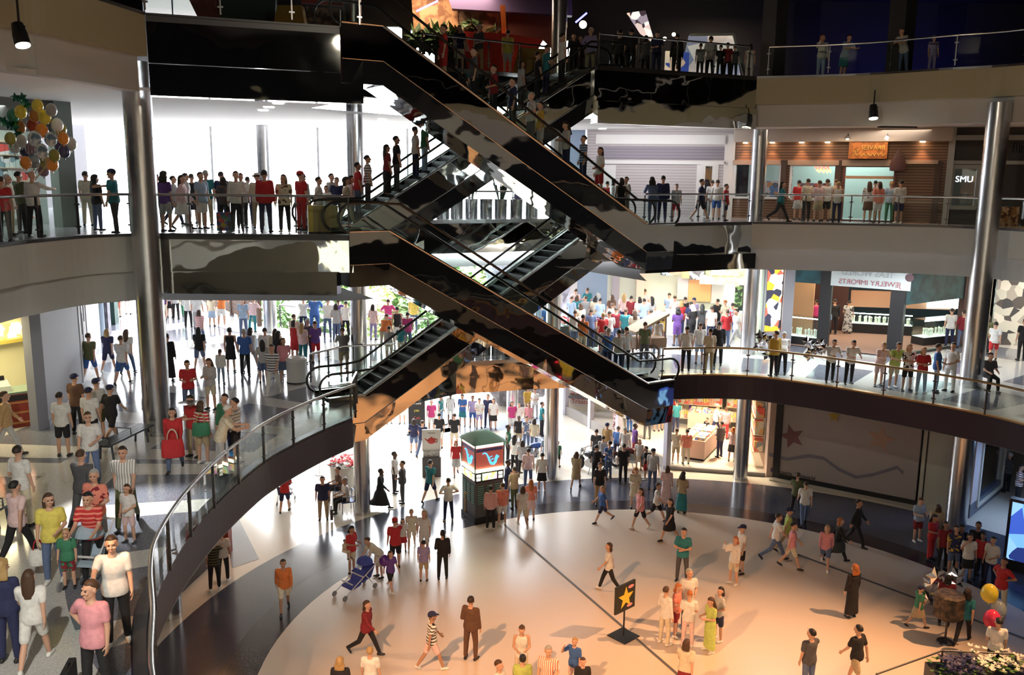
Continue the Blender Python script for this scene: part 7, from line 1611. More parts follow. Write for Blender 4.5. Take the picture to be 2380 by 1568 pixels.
# ---------- second level, left ----------
crowd(2, [
 ('F',48,1306,160,'walk',1.66,'tee:palepink','pants:black','short:black','person in pale pink blouse and black trousers walking away, left edge',{'near':True}),
 ('H',40,1036,165,'relax',1.76,'tee:white','pants:cream','short:dark','person in white shirt behind the pale pink blouse, left edge'),
 ('F',130,1352,20,'relax',1.68,'tee:yellow','pants:denim','bob:brown','person in yellow shirt and jeans carrying a white bag',{'near':True,'shoes':'white'}),
 ('F',163,1366,10,'stand',1.12,'tee:green','shorts:darkred*green','short:blond','small child in green shirt and plaid shorts beside the yellow shirt',{'near':True}),
 ('H',207,1137,5,'push',1.70,'tee:red/coral','pants:black','short:black','person in red striped polo pushing a pale stroller',{'near':True}),
 ('H',217,1092,-10,'relax',1.72,'tee:coral*darkred','pants:grey','short:grey','grey haired person in red print shirt behind the stroller pusher',{'near':True}),
 ('H',284,1031,10,'walk',1.80,'tee:white|grey','pants:olive','short:dark','person in white pinstriped shirt and olive trousers',{'near':True}),
 ('F',303,1260,-20,'relax',1.22,'tee:white','shorts:palepink','bob:brown','child in white shirt and pink shorts below the olive trousers',{'near':True,'shoes':'darkgrey'}),
 ('F',277,1496,20,'reach',1.82,'tee:white','pants:black','short:dark','person in white polo and black trousers with hand on the rail',{'near':True,'shoes':'white'}),
 ('H',208,1350,-10,'onehip',1.80,'tee:pink','pants:black','short:brown','person in coral pink polo with name badge at the bottom left',{'near':True}),
 ('F',78,1545,190,'walk',1.58,'tee:white','shorts:white','long:brown','girl with very long brown hair in white top and shorts',{'near':True,'shoes':'white'}),
 ('H',10,1303,175,'stand',1.64,'long:navy','pants:navy','curly:blond','blond curly haired person in navy at the left picture edge',{'near':True}),
 ('H',185,1040,175,'walk',1.74,'jacket:darkgrey','pants:darkgrey','short:brown','blurred person in dark grey walking away behind the white open shirt'),
 ('H',203,958,10,'relax',1.76,'tee:white','pants:denim','short:brown','person in open white shirt and jeans facing the camera',{'near':True}),
 ('F',150,1060,180,'stand',1.72,'tee:white','shorts:black','short:black','person in white shirt with dark print on the back and black shorts'),
 ('H',172,869,170,'stand',1.74,'tee:brown','pants:black','cap:black','person in brown shirt and cap behind the printed white shirt'),
 ('H',205,901,180,'stand',1.70,'tee:white','shorts:black','cap:dark','person in white shirt and navy cap, middle of the capped boys'),
 ('H',222,880,175,'stand',1.72,'tee:palegrey','shorts:olive','cap:dark','person in pale grey shirt and cap behind the navy capped one'),
 ('F',262,1027,170,'stride',1.68,'tee:black','shorts:black','cap:dark','person in black shirt, black shorts and cap stepping right'),
 ('H',6,905,120,'walk',1.76,'jacket:tan','pants:palegrey','short:brown','person in tan jacket and pale jeans leaving at the left edge'),
 ('F',212,886,180,'walk',1.78,'tee:olive','shorts:blue','short:brown','person in olive polo and blue shorts walking to the park'),
 ('F',254,864,180,'walk',1.66,'tee:navy','shorts:navy','bob:blond','blond person in navy shirt walking to the park',W_),
 ('F',287,893,180,'walk',1.78,'tee:white','shorts:blue','short:brown','person in white polo and blue shorts walking to the park'),
 ('F',299,868,180,'walk',1.70,'tee:white','pants:denim','long:brown','person with long hair in white shirt and jeans walking to the park'),
 ('F',394,886,180,'stand',1.72,'long:black','longskirt:black','short:black','person in long black dress right behind the steel column'),
 ('F',408,1092,10,'walk',1.66,'jacket:red','pants:denim','bob:black','person in red jacket and jeans with a big red bag',{'near':True}),
 ('F',441,962,20,'hold',1.70,'tee:red','pants:denim','short:dark','person in red shirt and jeans walking toward the camera',{'near':False}),
 ('F',492,952,-20,'hold',1.66,'long:palegrey','shorts:cream','long:brown','person in grey sweatshirt and cream shorts beside the red shirt'),
 ('F',452,1062,-30,'hold',1.68,'tee:red','pants:khaki','short:dark','person in red carrying a round silver tray',{'near':False}),
 ('F',474,1078,150,'relax',1.66,'tee:red/white','shorts:khaki','bob:brown','person in red and white striped shirt with green shoulder bag',{'near':False,'shoes':'white'}),
 ('F',516,1102,110,'rail',1.78,'tee:cream','pants:palegrey','short:white','white haired person in cream polo leaning on the curved rail',{'near':True}),
 ('F',549,1070,-100,'relax',1.68,'tee:white/grey','shorts:black','short:black','person in grey and white striped shirt and black shorts by the rail',{'near':True,'shoes':'white'}),
 ('H',523,917,-20,'stand',1.70,'long:green','pants:navy','short:dark','person in dark green between the cream polo and the striped shirt'),
 ('F',466,858,185,'walk',1.66,'tee:black','shorts:denim','long:black','person in black top and denim shorts walking away'),
 ('F',538,864,180,'stand',1.68,'tank:black','dress:black','bun:black','person in short black dress, back turned, on the bright floor'),
 ('F',515,892,175,'stand',1.25,'long:white','pants:paleblue','ponytail:dark','girl with ponytail in white top and pale blue trousers'),
 ('F',571,874,185,'stand',1.76,'tee:blue','pants:black','short:grey','person in blue polo and black trousers, back turned'),
 ('F',585,862,160,'walk',1.70,'long:white','pants:palegrey','bob:black','person in white behind the blue polo'),
 ('F',636,916,-5,'walk',1.76,'tee:white/navy','pants:white','short:dark','person in white polo with navy stripes and white trousers walking toward camera',W_),
 ('F',613,890,200,'stand',1.56,'tee:palegrey','shorts:denim','long:black','girl in grey top left of the striped white polo'),
 ('F',662,888,20,'relax',1.60,'tee:pink','skirt:denim','bob:brown','girl in pink shirt and denim skirt beside the white bin'),
 ('H',622,763,190,'stand',1.68,'tee:white','pants:denim','short:dark','person in white behind the striped white polo, left one'),
 ('H',633,764,190,'stand',1.68,'tee:cream','pants:denim','long:brown','person in cream behind the striped white polo, middle one'),
 ('H',646,768,160,'stand',1.68,'tee:black','pants:black','long:black','person with long black hair behind the pink shirted girl'),
 ('F',686,840,150,'stand',1.66,'tank:red','dress:red','bob:dark','person in red dress near the park railing'),
 ('F',708,844,160,'stand',1.62,'tee:palepink','pants:teal','long:blond','blond person in pale pink shirt and teal trousers'),
 ('F',731,842,-150,'hold',1.66,'tee:purple','shorts:red','short:dark','person in purple shirt and red shorts right of the pale pink shirt'),
 ('H',716,742,170,'stand',1.70,'tee:darkgrey','pants:navy','short:grey','person in dark grey behind the purple shirt'),
 ('H',683,730,160,'stand',1.68,'tee:cream','pants:mustard','short:brown','person in mustard trousers behind the red dress'),
 ('F',801,868,200,'rail',1.74,'tee:grey','shorts:khaki','short:brown','person in grey shirt and khaki shorts leaning on the small rail'),
 ('F',439,762,175,'relax',1.76,'long:white','pants:black','hat:brown','person in white shirt, black trousers and white hat near the fence'),
 ('F',460,764,185,'stand',1.74,'tee:white','pants:palegrey','short:dark','stout person in white shirt right of the white hat',{'g':1.12}),
 ('F',466,800,175,'walk',1.55,'tee:pink/white','pants:denim','bob:brown','person in pink and white striped shirt walking toward the fence'),
 ('F',513,758,180,'rail',1.76,'tee:orange','shorts:white','short:dark','person in orange shirt and white shorts looking over the fence',W_),
 ('F',497,758,180,'stand',1.50,'tee:cream','skirt:paleblue','bob:brown','girl in cream and pale blue left of the orange shirt'),
 ('F',567,782,180,'stand',1.78,'tee:paleblue','pants:denim','short:white','white haired person in pale blue shirt at the end of the fence'),
 ('F',588,772,170,'rail',1.66,'tee:palepink','pants:teal','short:white','white haired person in pale pink and teal at the end of the fence'),
 ('F',706,775,185,'rail',1.70,'tee:white','pants:navy','short:dark','person in white at the park railing left of the big blue shirt'),
 ('F',732,776,180,'rail',1.84,'long:blue','pants:blue','short:dark','large person in bright blue shirt at the park railing',{'g':1.15}),
 ('F',762,782,180,'rail',1.74,'tee:white','pants:denim','short:grey','person in white shirt and jeans at the park railing'),
 ('F',783,792,170,'relax',1.68,'tee:palegrey','pants:denim','bob:dark','person with black shoulder bag at the park railing'),
 ('F',804,786,180,'rail',1.70,'tee:white','pants:black','short:black','person in white shirt and black trousers at the railing beside the column'),
 ('H',786,694,185,'stand',1.72,'tee:purple','pants:navy','short:dark:t','person in purple beyond the park railing'),
 ('F',903,780,190,'hips',1.70,'tee:magenta','shorts:olive','short:brown','person in magenta shirt with hands on hips at the railing'),
 ('F',868,790,150,'relax',1.62,'tee:palepink','pants:lavender','bob:dark','person in pale pink right of the steel column'),
 ('F',893,815,170,'bend',1.66,'tee:orange','pants:cream','short:brown','person in orange bending near the escalator rail'),
 ('F',924,800,185,'stand',1.66,'tank:black','pants:white','short:black','person in black top with white straps and white trousers'),
 ('F',962,770,180,'stand',1.70,'tee:yellow','pants:denim','short:dark','person in yellow shirt near the escalator underside'),
 ('F',948,812,185,'stand',1.60,'tee:magenta','pants:denim','short:black','person in magenta behind the escalator rail'),
 ('F',932,828,180,'stand',1.30,'tee:teal','shorts:cream','short:brown','child in teal behind the escalator rail'),
 ('F',905,838,180,'stand',1.40,'tee:palegrey','shorts:cream','short:dark','dark haired child in grey just above the small rail'),
 ('F',381,744,0,'stand',1.66,'tee:purple','shorts:cream','short:dark','person in purple far back by the park doorway'),
 ('F',396,738,170,'stand',1.70,'tee:white','skirt:black','bob:dark','person in white and black skirt far back by the fence'),
 ('F',410,742,180,'stand',1.72,'tee:palegrey','pants:black','short:dark','person in pale grey and black far back by the fence'),
 ('F',420,736,185,'stand',1.72,'tee:green','pants:green','short:dark','person in green far back by the fence'),
 ('F',352,735,160,'stand',1.70,'tee:blue','shorts:tan','short:brown','person in blue left of the steel column, far back'),
 ('F',299,731,170,'stand',1.66,'tee:paleblue','pants:white','short:dark','person in pale blue and white outside the park doorway'),
 ('F',275,737,170,'stand',1.60,'tee:black','shorts:coral','short:dark','person in black and coral outside the park doorway'),
 ])
p = P(352, 1003, -5.6); person(Vector((p.x, p.y, -5.6)), 40, 'sit', 1.64, 'long', 'khaki*brown', 'longskirt', 'black', 'hat', 'brown', 'l', 'seated person in patterned top and dark skirt on the bench by the column', None, True)
# ---------- second level, right ----------
crowd(2, [
 ('F',1798,874,-160,'relax',1.74,'jacket:mustard','pants:black','short:brown','person in mustard yellow jacket and black trousers behind the right rail'),
 ('H',1822,766,160,'bend',1.74,'tee:white','pants:black','short:grey','grey haired person in white bending right of the mustard jacket'),
 ('F',1928,889,0,'rail',1.68,'long:white','pants:black','short:dark','person in white sweater and black trousers leaning on the right rail'),
 ('F',1972,893,0,'rail',1.70,'tee:white','pants:black','short:black','person in white shirt and black trousers looking down over the right rail'),
 ('F',2042,898,0,'rail',1.68,'tee:palepink','shorts:palepink','short:blond','fair haired person in pale pink leaning on the right rail'),
 ('F',2074,902,0,'rail',1.74,'tee:lime','shorts:cream','short:brown','person in lime shirt and cream shorts leaning on the right rail',W_),
 ('F',2106,908,5,'crossed',1.68,'tee:white*black','shorts:black','bob:blond','blond person in white print shirt and black shorts at the right rail'),
 ('F',2139,914,0,'crossed',1.64,'tee:red','pants:paleblue','bob:blond','blond person in red top and pale jeans at the right rail',W_),
 ('F',2172,912,60,'relax',1.74,'tee:blue','pants:paleblue','short:brown','person in blue shirt right of the red top at the rail'),
 ('F',2205,910,-60,'relax',1.76,'tee:white','pants:white','short:dark','person dressed in white right of the blue shirt at the rail'),
 ('F',2293,905,0,'sit',1.70,'tee:darkgrey','pants:black','short:brown','seated person in dark clothes beside the loaded stroller'),
 ('F',2205,806,165,'stand',1.74,'tee:white','pants:navy','short:black','person in white shirt and dark jeans outside the jewelry shop'),
 ('F',2232,808,165,'relax',1.68,'long:darkred','pants:denim','short:black','person in burgundy and jeans left of the right column'),
 ('F',2306,838,150,'walk',1.68,'tee:white','shorts:red','short:black','person in white shirt and red shorts right of the column'),
 ('F',2288,822,170,'stand',1.66,'tee:olive','pants:black','bob:dark','person in olive half hidden by the right column'),
 ('F',2372,838,180,'stand',1.76,'tee:black','pants:black','short:black','person in black at the right edge by the print shop'),
 ('F',1916,800,170,'stand',1.66,'tee:paleblue','shorts:white','short:black:d','person in pale blue shirt with pink bag at the jewelry shop'),
 ('F',1893,772,165,'relax',1.60,'tee:magenta','pants:brown','short:black','person in magenta at the left jewelry case'),
 ('F',1866,765,0,'hold',1.68,'tee:blue','pants:black','short:brown','clerk in blue behind the left jewelry case'),
 ('F',1851,772,30,'stand',1.55,'tee:palepink','pants:black','short:dark','child in pale pink beside the blue clerk'),
 ('F',1935,778,170,'stand',1.74,'long:black','pants:black','short:black','person in black walking into the jewelry shop'),
 ('F',1968,776,150,'relax',1.64,'tee:palegrey*darkgrey','longskirt:palegrey*darkgrey','short:black','person in grey patterned dress inside the jewelry shop'),
 ('F',2150,744,10,'stand',1.68,'tee:lavender','pants:black','short:black','clerk in lavender behind the far jewelry case'),
 ('F',2178,742,20,'stand',1.70,'tee:darkgrey','pants:black','short:black','clerk in dark grey in front of the bright panel'),
 ('F',1593,862,180,'stand',1.76,'tee:white','pants:black','short:black','person in white shirt and black trousers, back turned, at the near rail'),
 ('F',1624,845,175,'stand',1.66,'tee:white','shorts:paleblue','short:brown','person in white and pale blue between white shirt and khaki one'),
 ('F',1646,866,185,'relax',1.72,'tee:cream','pants:khaki','short:black','person in cream shirt with dark shoulder strap at the near rail'),
 ('F',1667,850,170,'stand',1.78,'jacket:black','pants:black','short:dark','person in black suit beside the shoulder strap'),
 ('F',1709,805,-80,'stride',1.74,'tee:white','pants:palegrey','short:black','person in white shirt and grey trousers walking left of the steel column'),
 ])
CR2 = [ # food counter crowd: (u, v head top, colours, hair)
 (1338,671,'palepink','navy','short'),(1365,669,'teal','navy','short'),(1396,667,'white','denim','short'),(1419,663,'white','navy','short'),(1436,665,'blue','navy','short'),(1453,661,'teal','black','short'),(1467,665,'navy','black','short:black'),(1480,668,'purple','black','bob'),(1499,672,'palepink','denim','short'),(1517,660,'green','black','curly'),
 (1533,652,'cream','white','short:dark'),(1549,662,'white','white','short:black'),(1570,648,'khaki','black','short'),(1556,681,'paleblue','navy','short:black'),(1569,687,'palepink','denim','short'),(1594,690,'black','black','short:black'),(1613,692,'lavender','white','cap'),(1633,707,'darkgrey','black','long:black'),(1670,695,'black','black','short:black'),(1685,697,'cream','denim','short:ginger'),
 (1703,704,'paleblue*red','blue','short:dark'),(1328,689,'paleblue','denim','short'),(1341,686,'teal','black','bob'),(1362,688,'grey','navy','short'),(1382,688,'cream','denim','bob:black'),(1395,693,'paleblue','navy','short:black'),(1422,685,'brown','denim','long'),(1450,682,'palepink','navy','long:blond'),(1469,688,'darkred','black','short:black'),(1485,690,'white','denim','bob:black'),
 (1497,694,'paleblue','navy','short:black'),(1515,689,'palegrey','denim','long:black'),(1337,721,'white','denim','short:dark'),(1374,718,'denim','navy','short:dark'),(1402,727,'red','darkred','short:blond'),(1417,723,'white','denim','short:dark'),(1424,704,'white','navy','short'),(1441,716,'darkred','denim','short:dark'),(1452,717,'teal','black','short'),(1469,719,'cream','denim','long'),
 (1576,715,'purple','purple','curly:black:d'),(1602,701,'navy','black','short:dark'),(1611,709,'black','black','curly:white'),(1530,735,'white','paleblue','bob:black'),(1539,722,'mustard','navy','long'),(1408,757,'white','denim','short:brown'),(1415,763,'blue','navy','short:grey'),(1438,766,'white','navy','short:dark'),(1456,760,'white','black','short:black'),(1349,705,'cream','denim','bob'),(1356,731,'orange','cream','short:black:m'),
 (1258,704,'paleblue','denim','short'),(1271,707,'blue','denim','short:dark'),(1513,720,'denim','navy','short:dark'),(1500,748,'olive','darkgrey','short:brown'),(1690,720,'red','denim','short:brown'),(1588,700,'red','navy','bob:blond'),(1655,712,'white','navy','short:dark')]
CR2.sort(key=lambda r: (r[1]//12, r[0]))
ROWN = {}
for i, (u, v, tc, bc, h) in enumerate(CR2):
    hh = h.split(':'); rnd = random.Random(i*7+1)
    zone = 'behind the food counter' if v < 653 or (u in (1549, 1613)) else 'food counter crowd' if u > 1480 else 'crowd by pale blue wall' if u > 1300 else 'behind the escalators by the middle column'
    row = 'far' if v < 676 else 'middle' if v < 712 else 'near'
    hd = dict(long='long haired', bob='bob haired', curly='curly haired', cap='capped').get(hh[0], '')
    hd2 = (hh[1]+' haired') if len(hh) > 1 and hh[1] in ('blond','grey','white','ginger') and hh[0] == 'short' else ''
    hd = (hd2 or (hd if not (len(hh) > 1 and hh[1] in ('blond','black','white')) else hh[1]+' '+hd))
    lb = ('%s person in %s and %s, %s rows, %s' % (hd, cname(tc), cname(bc), row, zone)).strip()
    p = foot('H', u, v, 2, 1.70)
    person(p, rnd.choice((170,180,190,160,205,150)) if 'behind the food' not in zone else 10, rnd.choice(('stand','relax','stand','hold')), 1.70, 'tee', tc, rnd.choice(('pants','pants','shorts','skirt' if hh[0] in ('bob','long') else 'pants')), bc, hh[0], hh[1] if len(hh) > 1 else 'brown', hh[2] if len(hh) > 2 else 'l', lb, 'crowd at the food counter')
# ---------- third level ----------
crowd(3, [
 ('T',382,26.2,150,'relax',1.74,'tee:purple','shorts:palegrey','curly:dark','person in purple shirt and pale skirt at the left end of the straight railing'),
 ('T',365,31.0,160,'stand',1.66,'tee:darkgrey','pants:black','short:dark','dark silhouetted person just right of the tall left column'),
 ('T',401,30.0,100,'walk',1.66,'tee:palegrey','pants:navy','short:dark','person in pale grey behind the purple shirt'),
 ('T',421,27.5,95,'walk',1.70,'long:palepink','skirt:white','long:dark','long haired person in pale pink blouse and white skirt walking right'),
 ('T',432,29.5,120,'stand',1.70,'tee:white','pants:palegrey','bob:dark','person in white right of the pale pink blouse'),
 ('T',446,30.5,170,'stand',1.68,'tank:black','skirt:black','short:dark','person in black sleeveless top with bare arms among the window crowd'),
 ('T',467,27.6,60,'stand',1.74,'tee:paleblue','shorts:white','short:black','person in pale blue polo and white shorts at the straight railing'),
 ('T',483,29.5,180,'stand',1.80,'tee:teal','pants:khaki','short:grey','person in teal shirt and khaki trousers, back turned'),
 ('T',511,29.5,170,'stand',1.76,'tee:navy','pants:navy','short:dark','person in navy with dark hair among the window crowd'),
 ('T',519,27.8,180,'relax',1.60,'tee:darkgrey*brown','pants:black','bob:dark','person in dark print top beside the colourful shopping bag'),
 ('T',549,26.6,5,'relax',1.78,'long:white','pants:black','short:dark','person in white shirt, dark tie and black trousers at the railing'),
 ('T',560,28.2,30,'stand',1.72,'tee:palegrey','pants:black','short:dark','person in pale grey right behind the white shirt and tie'),
 ('T',576,31.0,170,'stand',1.60,'tee:purple','pants:navy','short:black','person in purple in the window crowd, smaller'),
 ('T',598,28.2,200,'hold',1.72,'long:cream','pants:khaki','hat:brown','person in white sun hat and cream jacket left of the red blazer'),
 ('T',615,26.4,180,'stand',1.82,'jacket:red','pants:navy','short:black','person in bright red blazer and navy trousers, back turned'),
 ('T',659,26.6,0,'stand',1.70,'tee:cream*brown','pants:black','long:brown','person in print blouse and dark trousers facing the camera',W_),
 ('T',699,27.4,140,'stand',1.80,'tee:red','pants:red','redcap:dark','person in red shirt and red cap near the yellow board'),
 ('T',712,29.0,150,'stand',1.70,'long:palegrey','pants:palegrey','cap:dark','person in pale grey cap behind the red shirt'),
 ('T',731,29.0,100,'walk',1.68,'tee:white','pants:palegrey','short:dark','person in white shirt above the yellow board'),
 ('T',757,29.5,0,'stand',1.35,'tee:white','shorts:grey','short:dark','child above the right end of the yellow board'),
 ('T',771,30.5,60,'stand',1.74,'tee:white','pants:navy','short:black','person in white shirt and dark tie right of the yellow board'),
 ('T',783,30.0,10,'stand',1.62,'tee:navy','pants:navy','short:black','person in navy beside the white shirt and tie'),
 ('T',803,29.0,100,'walk',1.68,'tee:cream','pants:cream','curly:dark','person in cream with curly hair left of the escalator queue'),
 ('T',817,29.6,100,'stand',1.68,'tee:palepink','pants:grey','bob:dark','person in pale pink next in the escalator queue'),
 ('T',200,28.6,180,'stand',1.72,'tee:cream','pants:cream','short:dark','person in cream shirt and trousers left of the tall column'),
 ('T',222,26.4,150,'stand',1.62,'tee:black','pants:denim','curly:black','person in black shirt and jeans left of the tall column'),
 ('T',263,25.2,-90,'reach',1.80,'tee:teal','pants:black','cap:dark','person in teal polo and pale cap leaning by the tall column'),
 ('T',74,23.6,170,'reach',1.72,'long:white','pants:black','bald','balloon seller in white shirt and black trousers holding the bunch'),
 ('T',45,25.0,150,'stand',1.70,'tee:olive','pants:black','short:black','person in olive left of the balloon seller'),
 ('T',18,24.0,100,'stand',1.62,'tee:cream','pants:khaki','short:white','white haired person in cream behind the left railing'),
 ('T',3,21.9,180,'stand',1.58,'tee:red','pants:black','short:brown','person in red at the left picture edge, third level'),
 ('T',1412,37.5,150,'stand',1.55,'tee:red','shorts:red','short:dark','child in red near the foot of the upper front escalator'),
 ('T',1427,37.0,120,'stand',1.66,'tee:white','pants:palegrey','bob:dark','person in white near the foot of the upper front escalator'),
 ('T',1444,34.6,200,'stand',1.70,'tank:black','longskirt:black','bob:dark','person in long black dress at the escalator landing'),
 ('T',1455,35.2,-60,'relax',1.74,'tee:white','pants:khaki','short:dark','person in white shirt and khaki trousers at the escalator landing'),
 ('T',1518,34.9,185,'rail',1.76,'long:denim','pants:denim','curly:dark','person in denim jacket and jeans at the right railing'),
 ('T',1541,35.4,170,'stand',1.80,'jacket:navy','pants:navy','short:dark','person in navy suit beside the denim jacket'),
 ('T',1573,36.4,0,'stand',1.48,'tee:palegrey','shorts:red','short:dark','child in grey shirt and red shorts at the right railing'),
 ('T',1630,36.6,80,'walk',1.74,'tee:navy','shorts:black','short:black','person in navy shirt and dark shorts walking past the clapboard wall',W_),
 ('T',1655,39.0,180,'stand',1.64,'tee:palegrey','pants:grey','short:dark','person in grey beside the clapboard store door'),
 ('T',1668,38.0,160,'stand',1.66,'tee:white','shorts:blue','short:dark','person in white shirt and blue shorts by the clapboard wall'),
 ('T',1689,36.8,60,'stand',1.50,'tee:red','shorts:navy','short:black','child in red at the right end of the clapboard wall'),
 ('T',1817,36.6,80,'stride',1.70,'tee:teal','pants:black','long:black','person in teal top and black trousers passing the wooden store'),
 ('T',1857,38.4,180,'stand',1.68,'tee:red','skirt:palegrey','short:black','person in red at the second store window'),
 ('T',1881,37.6,190,'stand',1.74,'tee:cream','pants:black','short:dark','person in cream shirt and black trousers at the second store window'),
 ('T',1901,37.4,180,'relax',1.68,'tee:palepink','skirt:khaki','short:brown','person in pale pink right of the cream shirt, wooden store'),
 ('T',1923,37.6,175,'stand',1.74,'tee:white','shorts:black','short:dark','person in white shirt and dark shorts at the right side of the second window'),
 ('T',1943,38.2,180,'stand',1.74,'tee:khaki','pants:khaki','short:brown','person in khaki left of the store door'),
 ('T',1949,36.4,160,'stand',1.64,'tank:white','pants:navy','short:blond','fair haired person in white vest top left of the store door'),
 ('T',2021,37.6,170,'stand',1.66,'tee:palegrey*brown','skirt:brown','long:brown','long haired person in brown print in the store doorway'),
 ('T',2034,38.2,180,'stand',1.70,'tee:palegrey','pants:grey','short:black','person in pale grey in the store doorway'),
 ('T',2044,36.8,185,'relax',1.66,'tee:coral','shorts:white','bob:brown','person in coral top and white shorts in the store doorway'),
 ('T',2076,37.2,175,'stand',1.68,'tee:paleblue','pants:green','short:blond','fair haired person in pale blue and green right of the store door'),
 ('T',2099,36.4,180,'stand',1.72,'tee:white','shorts:navy','short:black','person in white shirt and navy shorts at the siding right of the door',W_),
 ('T',1010,36.0,20,'stand',1.66,'tee:palepink','pants:darkgrey','short:dark','person behind the planters seen between the crossing escalators'),
 ('T',1205,37.4,180,'relax',1.70,'tee:lavender','pants:lavender','bob:dark','person in lavender seen between the crossing escalators'),
 ])
# ---------- fourth level ----------
crowd(4, [
 ('T',1068,34.8,10,'stand',1.66,'tee:navy','skirt:cream','bob:dark','person in navy top in front of the white edged red block'),
 ('T',1113,35.0,-40,'relax',1.72,'tee:darkgrey','pants:tan','hat:brown','person in dark clothes and hat in front of the red block'),
 ('T',1180,35.6,180,'stand',1.62,'tee:yellow','shorts:palegrey','short:black','person in yellow with dark backpack in front of the red block'),
 ('T',1333,36.2,0,'stand',1.62,'tee:black','pants:black','long:black','dark long haired person right of the fourth level column'),
 ('T',1348,36.8,10,'stand',1.64,'tee:black','pants:brown','bob:black','dark person second from the fourth level column'),
 ('T',1372,36.0,-20,'onehip',1.82,'long:lavender','pants:khaki','short:white','white haired person in lavender shirt and khaki trousers by the escalator top'),
 ('T',1440,36.6,160,'stand',1.84,'jacket:black','pants:black','short:black','large dark figure at the fourth level railing',{'g':1.15}),
 ('T',1466,36.0,190,'stand',1.78,'tee:black','pants:black','short:black','dark slim figure right of the large one, fourth level'),
 ('T',1500,37.0,150,'hold',1.70,'tee:darkgrey','pants:black','bob:black','dark figure under the leaning pictures'),
 ('T',1526,36.4,10,'hold',1.76,'tee:navy','pants:navy','short:black','figure in navy at the bend of the fourth level railing'),
 ('T',1573,37.0,180,'stand',1.76,'long:black','pants:black','short:black','dark figure in front of the blue and peach stall'),
 ('T',1651,37.6,170,'stand',1.78,'tee:palegrey','pants:black','short:black','person in pale shirt in front of the wall of pictures'),
 ('T',1628,36.2,180,'stand',1.30,'tee:grey','pants:black','short:black','child in grey at the railing left of the pale shirt'),
 ('T',1675,36.4,180,'stand',1.28,'tee:black','pants:black','short:black','dark child at the railing right of the pale shirt'),
 ('T',1691,36.6,170,'stand',1.40,'tee:darkred','pants:black','short:black','child in dark red at the fourth level railing'),
 ('T',1707,36.8,180,'stand',1.34,'tee:darkgrey','pants:black','short:black','dark child right of the dark red one, fourth level'),
 ('T',1749,37.2,160,'stand',1.45,'tank:white','pants:white','bob:black','child in white top just left of the dark pier'),
 ('T',1910,36.4,10,'phone',1.70,'long:white','pants:paleblue','bob:ginger','person in white at the dark right railing, left of two'),
 ('T',1963,36.2,20,'rail',1.70,'tee:paleblue','skirt:teal','short:dark','person in pale blue leaning at the dark right railing'),
 ('T',2100,34.6,-60,'rail',1.72,'tee:palegrey','pants:denim','short:brown','person in pale grey leaning over the far right fourth level railing'),
 ('T',2168,34.0,0,'stand',1.36,'tee:lavender','pants:lavender','short:white','small pale figure at the far right fourth level railing'),
 ])
# ---------- riders ----------
def ride(flight, u, face, pose, ht, top, bot, hair, label, off=.75, extra=None):
    s0, z0, s1, z1, n0 = dict(A=(1.0,F,10.6,0,0), B=(1.1,0,10.9,-F,0), C=(1.5,-F,11.2,0,3.2), D=(1.2,0,10.8,F,3.2))[flight]
    best = None
    for i in range(400):
        s = s0-1+(s1-s0+2)*i/399; f = max(0, min(1, (s-s0)/(s1-s0))); z = z0+(z1-z0)*f; p = esc(s, n0+off)
        w = Vector((p.x, p.y, z+1.0-EYE)); dd = w.dot(fwd); uu = 1190+FPX*w.dot(rx)/dd
        if best is None or abs(uu-u) < best[0]: best = (abs(uu-u), s, f)
    s = best[1]; ns = int(round(F/.2)); k = min(ns-1, max(0, int(best[2]*ns)))
    zt = (z0+(z1-z0)*k/ns) if z1 < z0 else (z0+(z1-z0)*(k+1)/ns)
    if best[2] <= 0: zt = z0
    if best[2] >= 1: zt = z1
    sc_ = s0+(s1-s0)*(k+.5)/ns if 0 < best[2] < 1 else s
    p = esc(sc_, n0+off); tt, tc = top.split(':'); bt, bc = bot.split(':'); hh = hair.split(':')
    return person(Vector((p.x, p.y, zt)), face, pose, ht, tt, tc, bt, bc, hh[0], hh[1] if len(hh) > 1 else 'brown', hh[2] if len(hh) > 2 else 'l', label+', '+dict(A='upper front', B='lower front', C='lower back', D='upper back')[flight]+' escalator')
